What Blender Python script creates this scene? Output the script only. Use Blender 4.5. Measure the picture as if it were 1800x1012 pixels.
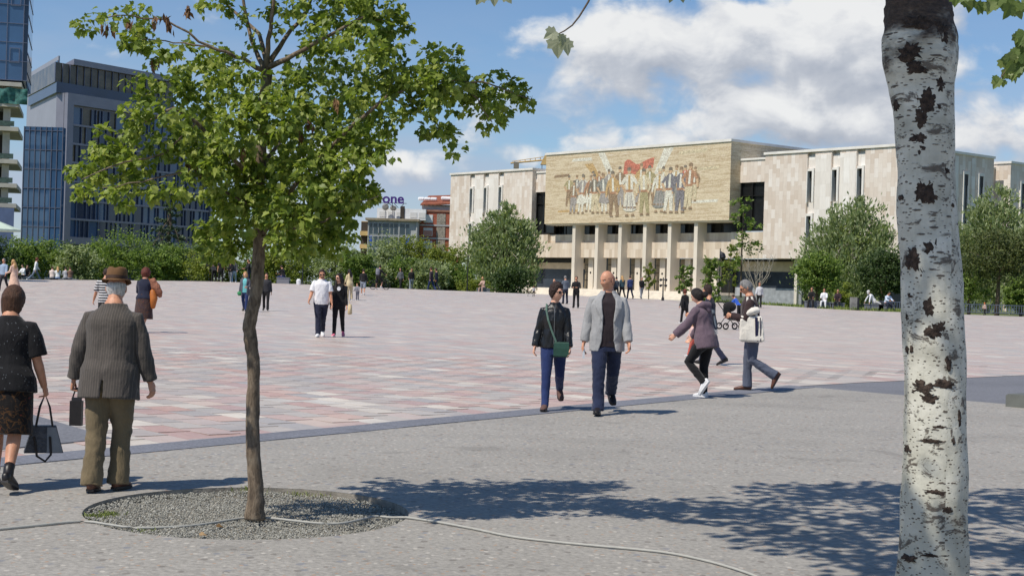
import bpy, bmesh, math, random
import numpy as np
from mathutils import Vector, Matrix, noise as mnoise
for _o in list(bpy.data.objects): bpy.data.objects.remove(_o)
SC = bpy.context.scene; COL = SC.collection
R = math.radians
CZ = 1.68          # eye height of the photographer
ROLL = .03         # the photograph is tilted by this many radians
FPX = 2600.        # focal length in pixels of the 1800 px wide photograph
# ---------------------------------------------------------------- camera
cd = bpy.data.cameras.new('camera'); cam = bpy.data.objects.new('camera', cd); COL.objects.link(cam)
cd.sensor_width = 36; cd.lens = 52; cd.clip_start = .05; cd.clip_end = 6000
cam.matrix_world = Matrix.Translation((0, 0, CZ)) @ Matrix.Rotation(-ROLL, 4, 'Y') @ Matrix.Rotation(R(90), 4, 'X')
SC.camera = cam
# ---------------------------------------------------------------- sun, sky, exposure
SUN_EL = R(55); SUN_H = (-.76, -.65)
sd = bpy.data.lights.new('sun', 'SUN'); sun = bpy.data.objects.new('sun', sd); COL.objects.link(sun)
sd.energy = 5.0; sd.angle = R(.53); sd.color = (1, .93, .82)
sdir = Vector((SUN_H[0] * math.cos(SUN_EL), SUN_H[1] * math.cos(SUN_EL), math.sin(SUN_EL)))
sun.rotation_euler = sdir.to_track_quat('Z', 'Y').to_euler(); sun.location = (-20, -20, 40)
SC.view_settings.view_transform = 'Standard'; SC.view_settings.look = 'None'
SC.view_settings.exposure = -.2; SC.view_settings.gamma = 1; SC.view_settings.use_curve_mapping = False
SC.cycles.max_bounces = 6; SC.cycles.transparent_max_bounces = 6; SC.cycles.use_denoising = True

class NT:
    """small helper that makes shader nodes and links them"""
    def __init__(s, nt): s.t = nt
    def n(s, typ, **k):
        nd = s.t.nodes.new(typ)
        for a, v in k.items():
            if a.startswith('i_'):
                key = a[2:]; key = int(key) if key.isdigit() else key.replace('_', ' ')
                s.set(nd.inputs[key], v)
            else: setattr(nd, a, v)
        return nd
    def set(s, sock, v):
        if isinstance(v, bpy.types.NodeSocket): s.t.links.new(v, sock)
        elif isinstance(v, bpy.types.Node): s.t.links.new(v.outputs[0], sock)
        else: sock.default_value = v
    def m(s, op, a, b=None, c=None, clamp=False):
        nd = s.t.nodes.new('ShaderNodeMath'); nd.operation = op; nd.use_clamp = clamp
        for i, v in enumerate((a, b, c)):
            if v is not None: s.set(nd.inputs[i], v)
        return nd.outputs[0]
    def xyz(s, x, y, z):
        nd = s.t.nodes.new('ShaderNodeCombineXYZ')
        for i, v in enumerate((x, y, z)): s.set(nd.inputs[i], v)
        return nd.outputs[0]
    def sep(s, v):
        nd = s.t.nodes.new('ShaderNodeSeparateXYZ'); s.set(nd.inputs[0], v); return nd.outputs
    def mix(s, f, a, b, mode='MIX'):
        nd = s.t.nodes.new('ShaderNodeMix'); nd.data_type = 'RGBA'; nd.blend_type = mode
        s.set(nd.inputs[0], f); s.set(nd.inputs[6], a); s.set(nd.inputs[7], b); return nd.outputs[2]
    def ramp(s, f, stops, interp='LINEAR'):
        nd = s.t.nodes.new('ShaderNodeValToRGB'); s.set(nd.inputs[0], f); e = nd.color_ramp; e.interpolation = interp
        while len(e.elements) < len(stops): e.elements.new(.5)
        for el, (p, c) in zip(e.elements, stops):
            el.position = p; el.color = tuple(c) + (1,) if len(c) == 3 else c
        return nd.outputs[0]
    def noise(s, vec, scale=5, detail=3, rough=.5, dist=0, dim='3D'):
        nd = s.t.nodes.new('ShaderNodeTexNoise'); nd.noise_dimensions = dim
        if vec is not None: s.set(nd.inputs['Vector'], vec)
        nd.inputs['Scale'].default_value = scale; nd.inputs['Detail'].default_value = detail
        nd.inputs['Roughness'].default_value = rough; nd.inputs['Distortion'].default_value = dist
        return nd.outputs[0]
    def vor(s, vec, scale, feature='F1', rnd=1, out=0):
        nd = s.t.nodes.new('ShaderNodeTexVoronoi'); nd.feature = feature
        if vec is not None: s.set(nd.inputs['Vector'], vec)
        nd.inputs['Scale'].default_value = scale; nd.inputs['Randomness'].default_value = rnd
        return nd.outputs[out]
    def ss(s, v, a, b):
        nd = s.t.nodes.new('ShaderNodeMapRange'); nd.interpolation_type = 'SMOOTHSTEP'
        s.set(nd.inputs[0], v); nd.inputs[1].default_value = a; nd.inputs[2].default_value = b; return nd.outputs[0]

wd = bpy.data.worlds.new('World'); SC.world = wd; wd.use_nodes = True
def build_world():
    t = NT(wd.node_tree); nt = wd.node_tree; nt.nodes.clear()
    sky = t.n('ShaderNodeTexSky', sky_type='NISHITA', sun_disc=False, sun_elevation=SUN_EL,
              sun_rotation=math.atan2(SUN_H[0], SUN_H[1]) % (2 * math.pi), altitude=50, air_density=1.0, dust_density=.15, ozone_density=3.5)
    skyc = t.mix(1.0, sky.outputs[0], (.78, .92, 1.05, 1), 'MULTIPLY')
    bg_sky = t.n('ShaderNodeBackground', i_Color=skyc, i_Strength=.118)
    tc = t.n('ShaderNodeTexCoord'); x, y, z = t.sep(tc.outputs['Generated'])[:3]
    U = t.m('MULTIPLY', t.m('ARCTAN2', x, y), 26.0)             # azimuth and elevation, 1 unit = 2.2 degrees
    V = t.m('MULTIPLY', t.m('ARCSINE', z), 26.0)
    # cumulus heaps: centre azimuth, elevation, radii, weight
    heaps = [(4.3, 4.15, 2.9, 1.1, .36), (1.5, 4.2, 1.2, .7, .24), (9.4, 2.9, 1.5, .9, .30), (5.4, 2.9, 3.0, .55, .32),
             (-8.6, 5.0, 1.4, .5, .25), (5.8, 4.7, 1.5, .8, .26), (-2.4, 2.0, 2.2, .5, .17), (.5, 2.4, 2.0, .35, .14), (8.0, 1.9, 2.2, .35, .16)]
    def density(du, dv):
        u = t.m('ADD', U, du) if du else U; v = t.m('ADD', V, dv) if dv else V
        vec = t.xyz(u, t.m('MULTIPLY', v, 1.45), 3.7)
        big = t.noise(vec, .34, 2, .5); fine = t.noise(vec, 1.0, 8, .52, .3)
        d = t.m('ADD', t.m('MULTIPLY', big, .5), t.m('MULTIPLY', fine, .62))
        for (cu, cv, ru, rv, w) in heaps:
            a = t.m('DIVIDE', t.m('SUBTRACT', u, cu), ru); b = t.m('DIVIDE', t.m('SUBTRACT', v, cv), rv)
            e = t.m('EXPONENT', t.m('MULTIPLY', t.m('ADD', t.m('MULTIPLY', a, a), t.m('MULTIPLY', b, b)), -1.0))
            d = t.m('ADD', d, t.m('MULTIPLY', e, w))
        return d
    d0 = density(0, 0); d1 = density(-.22, .38)
    cover = t.ss(d0, .655, .82)
    shade = t.m('ADD', .56, t.m('MULTIPLY', t.m('SUBTRACT', d0, d1), 2.6), clamp=True)
    col = t.ramp(shade, [(0, (.44, .48, .56)), (.42, (.60, .63, .69)), (.72, (.83, .84, .86)), (1, (.97, .97, .96))])
    bg_cl = t.n('ShaderNodeBackground', i_Color=col, i_Strength=1.04)
    # thin high veil over the lower sky
    veil = t.noise(t.xyz(t.m('MULTIPLY', U, .5), t.m('MULTIPLY', V, 1.6), 9.1), .55, 5, .55)
    vf = t.m('MULTIPLY', t.m('MULTIPLY', t.ss(veil, .22, .70), .85), t.ss(V, 6.0, 1.0))
    bg_veil = t.n('ShaderNodeBackground', i_Color=(.56, .63, .80, 1), i_Strength=.9)
    m0 = t.n('ShaderNodeMixShader', i_0=vf, i_1=bg_sky, i_2=bg_veil)
    cover = t.m('MULTIPLY', cover, .94)
    m1 = t.n('ShaderNodeMixShader', i_0=cover, i_1=m0, i_2=bg_cl)
    t.n('ShaderNodeOutputWorld', i_Surface=m1)
build_world()

# ---------------------------------------------------------------- helpers
def lin(r, g, b, k=1.0):
    f = lambda c: ((c / 255 / 12.92) if c <= 10 else ((c / 255 + .055) / 1.055) ** 2.4) * k
    return (f(r), f(g), f(b))
def at(px, py, Y):
    """the point at distance Y that the photograph shows at pixel (px, py)"""
    dx, dy = px - 900, py - 506
    return Vector(((dx + ROLL * dy) / FPX * Y, Y, CZ - (dy - ROLL * dx) / FPX * Y))
def gz(X, Y):
    """height of the square: level near the camera, rising to a low ridge"""
    if Y <= 30: return .008 * Y
    return .24 + .00019 * (Y - 30) ** 2 - .003 * X * (Y - 30) / 75
RIDGE = [(-90, 92), (-33.9, 98.6), (-28.9, 104), (-23, 108.8), (-16, 109.6), (-8.2, 107), (-.8, 105.6), (6, 103.8), (11.7, 101), (16.6, 98), (20.6, 92.6), (26, 91.6), (31.3, 90.7), (90, 88)]
def ridge_y(X):
    for (a, b), (c, d) in zip(RIDGE, RIDGE[1:]):
        if X <= c: return b + (d - b) * (X - a) / (c - a)
    return 88
MUS_Z = .72
def far_z(X, Y):
    """ground behind the ridge: falls away to the level of the museum"""
    ry = ridge_y(X); zr = gz(X, ry); t = min(1, max(0, (Y - ry) / 34.)); return zr + (MUS_Z - .12 * t - zr) * (t * (2 - t)) if zr > MUS_Z else zr - .25 * t
def ground(X, Y): return gz(X, Y) if Y <= ridge_y(X) else far_z(X, Y)
def hit(px, py):
    """where the line of sight through a pixel meets the square"""
    d = at(px, py, 1.0) - Vector((0, 0, CZ)); Y = 3.
    while Y < 200 and CZ + d.z * Y > ground(d.x * Y, Y): Y += .02
    return Vector((d.x * Y, Y, ground(d.x * Y, Y)))

class MB:
    """collects geometry for one mesh"""
    def __init__(s): s.v = []; s.f = []
    def add(s, vs, fs):
        o = len(s.v); s.v += [tuple(v) for v in vs]; s.f += [tuple(i + o for i in f) for f in fs]; return s
    def box(s, x0, x1, y0, y1, z0, z1):
        return s.add([(x0, y0, z0), (x1, y0, z0), (x1, y1, z0), (x0, y1, z0), (x0, y0, z1), (x1, y0, z1), (x1, y1, z1), (x0, y1, z1)],
                     [(0, 3, 2, 1), (4, 5, 6, 7), (0, 1, 5, 4), (1, 2, 6, 5), (2, 3, 7, 6), (3, 0, 4, 7)])
    def prism(s, poly, z0, z1):
        n = len(poly); a = [(p[0], p[1], z0 if len(p) < 3 else p[2] + z0) for p in poly]; b = [(p[0], p[1], z1 if len(p) < 3 else p[2] + z1) for p in poly]
        return s.add(a + b, [tuple(range(n - 1, -1, -1)), tuple(range(n, 2 * n))] + [(i, (i + 1) % n, n + (i + 1) % n, n + i) for i in range(n)])
    def plate(s, poly, y0, y1):
        """polygon in the x-z plane, from y0 (front) to y1"""
        n = len(poly); a = [(p[0], y0, p[1]) for p in poly]; b = [(p[0], y1, p[1]) for p in poly]
        return s.add(a + b, [tuple(range(n)), tuple(range(2 * n - 1, n - 1, -1))] + [(i, n + i, n + (i + 1) % n, (i + 1) % n) for i in range(n)])
    def tube(s, pts, rad, seg=8, ref=(1, 0, 0), cap=True, rnd=True, sq=0):
        pts = [Vector(p) for p in pts]; rad = [(r, r) if not isinstance(r, (tuple, list)) else r for r in rad]
        if cap and rnd:
            t0 = (pts[0] - pts[1]).normalized(); t1 = (pts[-1] - pts[-2]).normalized(); r0 = min(rad[0]); r1 = min(rad[-1])
            pts = [pts[0] + t0 * r0 * .45] + pts + [pts[-1] + t1 * r1 * .45]
            rad = [(rad[0][0] * .62, rad[0][1] * .62)] + rad + [(rad[-1][0] * .62, rad[-1][1] * .62)]
        n = len(pts); base = len(s.v); ref = Vector(ref)
        for i in range(n):
            t = (pts[min(i + 1, n - 1)] - pts[max(i - 1, 0)]).normalized()
            a = ref - t * ref.dot(t)
            if a.length < 1e-3: a = Vector((0, 1, .01)) - t * t.dot(Vector((0, 1, .01)))
            a.normalize(); b = t.cross(a)
            for k in range(seg):
                th = 2 * math.pi * k / seg; c, q = math.cos(th), math.sin(th)
                if sq:
                    c = math.copysign(abs(c) ** (1 - sq), c); q = math.copysign(abs(q) ** (1 - sq), q)
                s.v.append(tuple(pts[i] + a * (rad[i][0] * c) + b * (rad[i][1] * q)))
        for i in range(n - 1):
            for k in range(seg):
                k2 = (k + 1) % seg; s.f.append((base + i * seg + k, base + i * seg + k2, base + (i + 1) * seg + k2, base + (i + 1) * seg + k))
        if cap:
            s.f.append(tuple(base + k for k in range(seg - 1, -1, -1))); s.f.append(tuple(base + (n - 1) * seg + k for k in range(seg)))
        return s
    def ball(s, c, r, seg=12, rings=8, M=None):
        c = Vector(c); r = (r, r, r) if not isinstance(r, (tuple, list)) else r; vs = []; fs = []
        for i in range(rings + 1):
            ph = math.pi * i / rings
            for k in range(seg):
                th = 2 * math.pi * k / seg; p = Vector((r[0] * math.sin(ph) * math.cos(th), r[1] * math.sin(ph) * math.sin(th), r[2] * math.cos(ph)))
                if M is not None: p = M @ p
                vs.append(c + p)
        for i in range(rings):
            for k in range(seg):
                k2 = (k + 1) % seg; fs.append((i * seg + k, (i + 1) * seg + k, (i + 1) * seg + k2, i * seg + k2))
        return s.add(vs, fs)
    def mesh(s, name, smooth=False):
        me = bpy.data.meshes.new(name); me.from_pydata(s.v, [], s.f); me.update()
        if smooth: me.polygons.foreach_set('use_smooth', [True] * len(me.polygons))
        return me
    def build(s, name, mat=None, parent=None, smooth=False, loc=None):
        return link(name, s.mesh(name, smooth), mat, parent, loc)
def link(name, me, mat=None, parent=None, loc=None):
    if mat is not None and not me.materials: me.materials.append(mat)
    o = bpy.data.objects.new(name, me); COL.objects.link(o)
    if parent is not None: o.parent = parent
    if loc is not None: o.location = loc
    return o
def tag(o, label=None, cat=None, group=None, kind=None):
    for k, v in (('label', label), ('category', cat), ('group', group), ('kind', kind)):
        if v: o[k] = v
    return o
def thing(name, label, cat, loc=(0, 0, 0), rz=0, group=None):
    o = bpy.data.objects.new(name, None); COL.objects.link(o); o.location = loc; o.rotation_euler = (0, 0, rz); o.empty_display_size = .2
    return tag(o, label, cat, group)
_mc = {}
def pmat(name, col, rough=.7, var=.12, scale=6, detail=4, bump=0, bscale=40, spec=.4, metal=0, coat=0, stretch=(1, 1, 1), world=False, translucent=0):
    """plain procedural material: colour with noise variation and fine relief"""
    if name in _mc: return _mc[name]
    m = bpy.data.materials.new(name); m.use_nodes = True; t = NT(m.node_tree); b = m.node_tree.nodes['Principled BSDF']
    if world: vec = t.n('ShaderNodeNewGeometry').outputs['Position']
    else: vec = t.n('ShaderNodeTexCoord').outputs['Object']
    vec = t.n('ShaderNodeMapping', i_Vector=vec, i_Scale=stretch).outputs[0]
    nz = t.noise(vec, scale, detail, .6)
    c0 = tuple(max(0, c * (1 - var * 1.6)) for c in col); c1 = tuple(min(1, c * (1 + var * 1.6)) for c in col)
    t.set(b.inputs['Base Color'], t.ramp(nz, [(.25, c0), (.75, c1)]))
    b.inputs['Roughness'].default_value = rough; b.inputs['Metallic'].default_value = metal; b.inputs['Specular IOR Level'].default_value = spec; b.inputs['Coat Weight'].default_value = coat
    if bump:
        bn = t.n('ShaderNodeBump', i_Strength=bump, i_Distance=.02, i_Height=t.noise(vec, bscale, 4, .6)); t.set(b.inputs['Normal'], bn)
    _mc[name] = m; return m
# ================================================================ ground
def mat_plaza():
    m = bpy.data.materials.new('plaza_stone'); m.use_nodes = True; t = NT(m.node_tree); b = m.node_tree.nodes['Principled BSDF']
    p = t.n('ShaderNodeNewGeometry').outputs['Position']; x, y, z = t.sep(p)[:3]
    ca, sa = math.cos(R(50.1)), math.sin(R(50.1))
    u = t.m('DIVIDE', t.m('SUBTRACT', t.m('MULTIPLY', x, ca), t.m('MULTIPLY', y, sa)), TU)
    v = t.m('DIVIDE', t.m('ADD', t.m('MULTIPLY', x, sa), t.m('MULTIPLY', y, ca)), TV)
    row = t.m('FLOOR', v); u2 = t.m('ADD', u, t.m('MULTIPLY', row, .37)); cell = t.xyz(t.m('FLOOR', u2), row, 0)
    wn = t.n('ShaderNodeTexWhiteNoise', i_Vector=cell); wv = wn.outputs[0]
    wn2 = t.n('ShaderNodeTexWhiteNoise', i_Vector=t.xyz(t.m('FLOOR', u2), row, 7.3)).outputs[0]
    big = t.noise(p, .09, 3, .55); drift = t.m('MULTIPLY', t.m('SUBTRACT', big, .5), .55)
    k = t.m('ADD', wv, drift, clamp=True)
    col = t.ramp(k, [(0, lin(166, 163, 160)), (.16, lin(182, 178, 172)), (.34, lin(196, 166, 156)), (.54, lin(186, 146, 136)), (.66, lin(180, 172, 166)), (.78, lin(200, 182, 172)), (.90, lin(208, 203, 192)), (.955, lin(226, 222, 210))], 'CONSTANT')
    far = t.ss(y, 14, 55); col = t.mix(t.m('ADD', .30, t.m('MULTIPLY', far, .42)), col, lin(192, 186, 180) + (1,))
    vein = t.noise(t.xyz(t.m('MULTIPLY', u2, 1.0), t.m('MULTIPLY', v, 2.4), wv), 3.2, 8, .68, 1.4)
    col = t.mix(t.m('MULTIPLY', t.ss(vein, .52, .68), .6), col, lin(212, 200, 190) + (1,))
    col = t.mix(t.m('MULTIPLY', t.ss(vein, .44, .30), .35), col, lin(120, 108, 110) + (1,))
    dirt = t.noise(p, 1.3, 5, .6); col = t.mix(t.m('MULTIPLY', t.ss(dirt, .45, .75), .22), col, lin(120, 114, 110) + (1,))
    # joints
    fu = t.m('ABSOLUTE', t.m('SUBTRACT', t.m('FRACT', u2), .5)); fv = t.m('ABSOLUTE', t.m('SUBTRACT', t.m('FRACT', v), .5))
    j = t.m('MAXIMUM', t.m('GREATER_THAN', fu, .5 - .006 / TU), t.m('GREATER_THAN', fv, .5 - .006 / TV))
    col = t.mix(t.m('MULTIPLY', j, .3), col, lin(140, 130, 124) + (1,))
    t.set(b.inputs['Base Color'], t.mix(1.0, col, (1.0, .955, .915, 1), 'MULTIPLY'))
    rr = t.m('ADD', .34, t.m('MULTIPLY', wn2, .22)); t.set(b.inputs['Roughness'], rr); b.inputs['Specular IOR Level'].default_value = .22
    bn = t.n('ShaderNodeBump', i_Strength=.15, i_Distance=.01, i_Height=t.noise(p, 35, 5, .65)); t.set(b.inputs['Normal'], bn)
    return m
TU, TV = .62, .36
M_PLAZA = mat_plaza()
def mat_terrazzo(name, base, chips, dark=.5):
    m = bpy.data.materials.new(name); m.use_nodes = True; t = NT(m.node_tree); b = m.node_tree.nodes['Principled BSDF']
    p = t.n('ShaderNodeNewGeometry').outputs['Position']
    big = t.noise(p, .55, 6, .6); fine = t.noise(p, 26, 6, .7)
    col = t.ramp(fine, [(.28, tuple(c * .66 for c in base)), (.5, base), (.72, tuple(min(1, c * 1.32) for c in base))])
    for sc, thr, c in chips:
        vd = t.n('ShaderNodeTexVoronoi', i_Vector=t.n('ShaderNodeMapping', i_Vector=p, i_Rotation=(0, 0, sc), i_Scale=(1, .8, 1)).outputs[0], i_Scale=sc)
        dist = t.m('ADD', vd.outputs['Distance'], t.m('MULTIPLY', t.m('SUBTRACT', t.noise(p, sc * 2.2, 3), .5), .35))
        pick = t.m('GREATER_THAN', t.sep(vd.outputs['Color'])[0], .62)
        col = t.mix(t.m('MULTIPLY', t.m('MULTIPLY', t.ss(dist, thr + .05, thr - .05), pick), .75), col, c + (1,))
    col = t.mix(t.m('MULTIPLY', t.ss(big, .42, .72), .28), col, tuple(c * .62 for c in base) + (1,))
    crack = t.vor(t.n('ShaderNodeMapping', i_Vector=p, i_Scale=(.11, .16, 1)).outputs[0], 1.0, 'DISTANCE_TO_EDGE')
    spot = t.noise(p, 2.2, 2, .4); col = t.mix(t.m('MULTIPLY', t.ss(spot, .66, .72), .30), col, tuple(c * .5 for c in base) + (1,))
    gum = t.vor(p, 1.7); col = t.mix(t.m('MULTIPLY', t.ss(gum, .045, .03), .55), col, tuple(c * .4 for c in base) + (1,))
    wear = t.noise(t.n('ShaderNodeMapping', i_Vector=p, i_Rotation=(0, 0, -.64), i_Scale=(.25, 1.3, 1)).outputs[0], .8, 5, .62); col = t.mix(t.m('MULTIPLY', t.ss(wear, .50, .74), .22), col, tuple(c * .6 for c in base) + (1,)); col = t.mix(t.m('MULTIPLY', t.ss(wear, .46, .28), .2), col, tuple(min(1, c * 1.25) for c in base) + (1,))
    t.set(b.inputs['Base Color'], col); b.inputs['Roughness'].default_value = .78; b.inputs['Specular IOR Level'].default_value = .3
    h = t.m('ADD', t.noise(p, 40, 6, .7), t.m('MULTIPLY', t.vor(p, 24), .7))
    t.set(b.inputs['Normal'], t.n('ShaderNodeBump', i_Strength=.38, i_Distance=.012, i_Height=h)); return m
M_PAVE = mat_terrazzo('exposed_aggregate', lin(156, 152, 145), [(11, .24, lin(118, 112, 106)), (15, .22, lin(196, 190, 180)), (8, .2, lin(128, 130, 136)), (19, .22, lin(170, 140, 116))])
M_SLATE = mat_terrazzo('blue_grey_slate', lin(118, 119, 124), [(17, .2, lin(100, 102, 108))])
M_KERB = mat_terrazzo('dark_granite', lin(122, 124, 132), [(60, .3, lin(90, 92, 98))])
M_SOIL = pmat('bedding_soil', lin(136, 132, 122), .95, .3, 9, bump=.6, world=True)
M_FAR = pmat('park_ground', lin(104, 112, 70), .95, .35, .5, 6, world=True)
# kerb line: the foreground promenade ends here and the square begins
KD = Vector((8.89, 11.9)).normalized(); KN = Vector((-KD.y, KD.x)); K0 = Vector((-4.32, 12.6)); KE = 15.0
def kl(s, off=0): return K0 + KD * s + KN * off
K1 = kl(KE)
def kerb_y(X): return K0.y + (X - K0.x) * KD.y / KD.x if X < K1.x else K1.y + (X - K1.x) * .905
# wide lower ground that reaches the horizon
gb = MB(); XS = [-1500, -500, -200, -120] + list(range(-90, 91, 6)) + [120, 200, 500, 1500]
def ground_z(X, Y):
    ry = ridge_y(X)
    if Y < ry - 3: return min(gz(X, max(Y, -20)), 5) - .5
    return far_z(X, max(Y, ry)) - (.35 if Y < ry else (.02 if Y < ry + .2 else 0))
rows = []
for X in XS:
    ry = ridge_y(max(-90, min(90, X)))
    rows.append([(X, Y, ground_z(max(-90, min(90, X)), Y)) for Y in [-300, -20, 0, 10, 20, 30, 45, 60, 75, ry - 4, ry - 1, ry + .01, ry + 4, ry + 9, ry + 14, ry + 20, ry + 28, ry + 36, 150, 200, 260, 400, 900, 3000]])
n = len(rows[0])
for r_ in rows: gb.v += r_
for i in range(len(rows) - 1):
    for j in range(n - 1): gb.f.append((i * n + j, (i + 1) * n + j, (i + 1) * n + j + 1, i * n + j + 1))
tag(gb.build('ground', M_FAR, smooth=True), kind='structure')
# the square itself
pb = MB(); NX, NY = 60, 40
for i in range(NX + 1):
    X = -84 + 132 * i / NX; y0 = max(-40, kerb_y(X)); y1 = max(ridge_y(X), y0 + .5)
    for j in range(NY + 1):
        Y = y0 + (y1 - y0) * j / NY; pb.v.append((X, Y, gz(X, Y)))
for i in range(NX):
    for j in range(NY): a = i * (NY + 1) + j; pb.f.append((a, a + NY + 1, a + NY + 2, a + 1))
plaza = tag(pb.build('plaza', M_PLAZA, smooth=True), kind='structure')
# stone setts of the square that can be told apart lie as pieces on it; 300 nearest are single, the rest one part
def paving():
    ca, sa = math.cos(R(50.1)), math.sin(R(50.1)); rng = random.Random(4); cells = []
    for j in range(-60, 170):
        for i in range(-110, 30):
            u = (i + .5 - .37 * j) * TU; v = (j + .5) * TV
            X = u * ca + v * sa; Y = -u * sa + v * ca
            # margin to the kerb line
            off = (Vector((X, Y)) - K0).dot(KN); off = min(off, (Y - kerb_y(X)) * .7)
            if off < .5 or Y > 34 or Y < 9: continue
            px = 900 + FPX * X / Y
            if px < -60 or px > 1860: continue
            cells.append((Y, X, Y))
    cells.sort()
    g = .0016; hx, hy = TU / 2 - g / 2, TV / 2 - g / 2; bv = .003
    def tile(mb, X, Y, dz):
        vs = []
        for (ax, ay, z) in [(hx, hy, -.0015), (hx, hy, .0018), (hx - bv, hy - bv, .0028)]:
            for sx, sy in ((-1, -1), (1, -1), (1, 1), (-1, 1)):
                uu, vv = sx * ax, sy * ay; vs.append((X + uu * ca + vv * sa, Y - uu * sa + vv * ca, z + dz))
        mb.add(vs, [(0, 1, 5, 4), (1, 2, 6, 5), (2, 3, 7, 6), (3, 0, 4, 7), (4, 5, 9, 8), (5, 6, 10, 9), (6, 7, 11, 10), (7, 4, 8, 11), (8, 9, 10, 11)])
    one = MB(); tile(one, 0, 0, 0); me = one.mesh('paving_slab'); me.materials.append(M_PLAZA)
    rest = MB()
    for k, (_, X, Y) in enumerate(cells):
        dz = gz(X, Y) + rng.uniform(-.0006, .0006) + .0015
        if k < 300:
            o = link('paving_slab', me, None, plaza, (X, Y, dz)); o.rotation_euler = (.008 * 0, rng.uniform(-.002, .002), 0)
        else: tile(rest, X, Y, dz)
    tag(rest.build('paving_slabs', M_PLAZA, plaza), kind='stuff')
paving()
# promenade in the foreground with a round tree pit cut into it
PIT = Vector((-1.78, 10.26)); PR = 1.11
def flat_fill(name, outer, holes, mat, dz=0):
    bm = bmesh.new(); ed = []
    for loop in [outer] + holes:
        vs = [bm.verts.new((p[0], p[1], .008 * p[1] + dz)) for p in loop]
        ed += [bm.edges.new((vs[i], vs[(i + 1) % len(vs)])) for i in range(len(vs))]
    bmesh.ops.triangle_fill(bm, edges=ed, use_beauty=True, use_dissolve=False, normal=(0, 0, 1))
    me = bpy.data.meshes.new(name); bm.to_mesh(me); bm.free()
    o = link(name, me, mat); return tag(o, kind='structure')
circ = [(PIT.x + PR * math.cos(2 * math.pi * k / 64), PIT.y + PR * math.sin(2 * math.pi * k / 64)) for k in range(64)]
kA = kl(-60, -.47); kB = kl(KE, -.47); cB = (40, -10)
flat_fill('promenade', [(kA.x, kA.y), (kB.x, kB.y), cB, (30, -40), (-45, -50)], [circ], M_PAVE, 0)
flat_fill('slate_paving', [(kB.x, kB.y), (K1.x, K1.y), (K1.x + 6.2, K1.y + 5.61), (45, 29), (45, -10), cB], [], M_SLATE, -.006)
# granite kerb stones, each one a block
kerb = tag(MB().prism([tuple(kl(-30, -.47)), tuple(kl(KE, -.47)), tuple(kl(KE, 0)), tuple(kl(-30, 0))], -.2, -.03).build('kerb', M_KERB), kind='structure')
for v in kerb.data.vertices: v.co.z += .008 * v.co.y
s_ = -6.0; rng = random.Random(8)
while s_ < KE:
    L = rng.uniform(.92, 1.08); L = min(L, KE - s_)
    if L > .05:
        inner = -.47 if s_ > .4 or True else -.3
        mb = MB(); g = .004
        def kz(s, o, z): q = kl(s, o); return (q.x, q.y, .008 * q.y + z)
        lo = [kz(s_ + g, -.466, -.04), kz(s_ + L - g, -.466, -.04), kz(s_ + L - g, -.004, -.04), kz(s_ + g, -.004, -.04)]
        dz = .006 + rng.uniform(-.0015, .002)
        hi = [kz(s_ + g, -.466, dz), kz(s_ + L - g, -.466, dz), kz(s_ + L - g, -.004, dz), kz(s_ + g, -.004, dz)]
        mb.add(lo + hi, [(0, 1, 5, 4), (1, 2, 6, 5), (2, 3, 7, 6), (3, 0, 4, 7), (4, 5, 6, 7)]); mb.build('kerb_stone', M_KERB, kerb)
    s_ += L
# dark slate wedge let into the square on the left
wz = MB().prism([(-7.5, 19.4), (-3.80, 14.22), (-4.62, 12.95), (-9.5, 7.5), (-14, 11)], -.05, .0125)
for i, v in enumerate(wz.v): wz.v[i] = (v[0], v[1], v[2] + .008 * v[1])
tag(wz.build('slate_wedge', M_SLATE), kind='structure')
# tree pit: steel-edged concrete rim wall, soil, gravel
pz = .008 * PIT.y
rim = MB(); NS = 64
for (r, z) in [(PR + .001, -.001), (PR + .001, -.14), (PR + .06, -.14)]:
    rim.v += [(PIT.x + r * math.cos(2 * math.pi * k / NS), PIT.y + r * math.sin(2 * math.pi * k / NS), .008 * (PIT.y + r * math.sin(2 * math.pi * k / NS)) + z) for k in range(NS)]
for a in range(2):
    for k in range(NS): k2 = (k + 1) % NS; rim.f.append((a * NS + k, (a + 1) * NS + k, (a + 1) * NS + k2, a * NS + k2))
pit = tag(rim.build('tree_pit', pmat('pit_concrete', lin(142, 136, 126), .9, .25, 12, bump=.4)), kind='structure')
MB().prism([(PIT.x + (PR + .03) * math.cos(2 * math.pi * k / 48), PIT.y + (PR + .03) * math.sin(2 * math.pi * k / 48)) for k in range(48)], pz - .2, pz - .06).build('soil', M_SOIL, pit)
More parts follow.
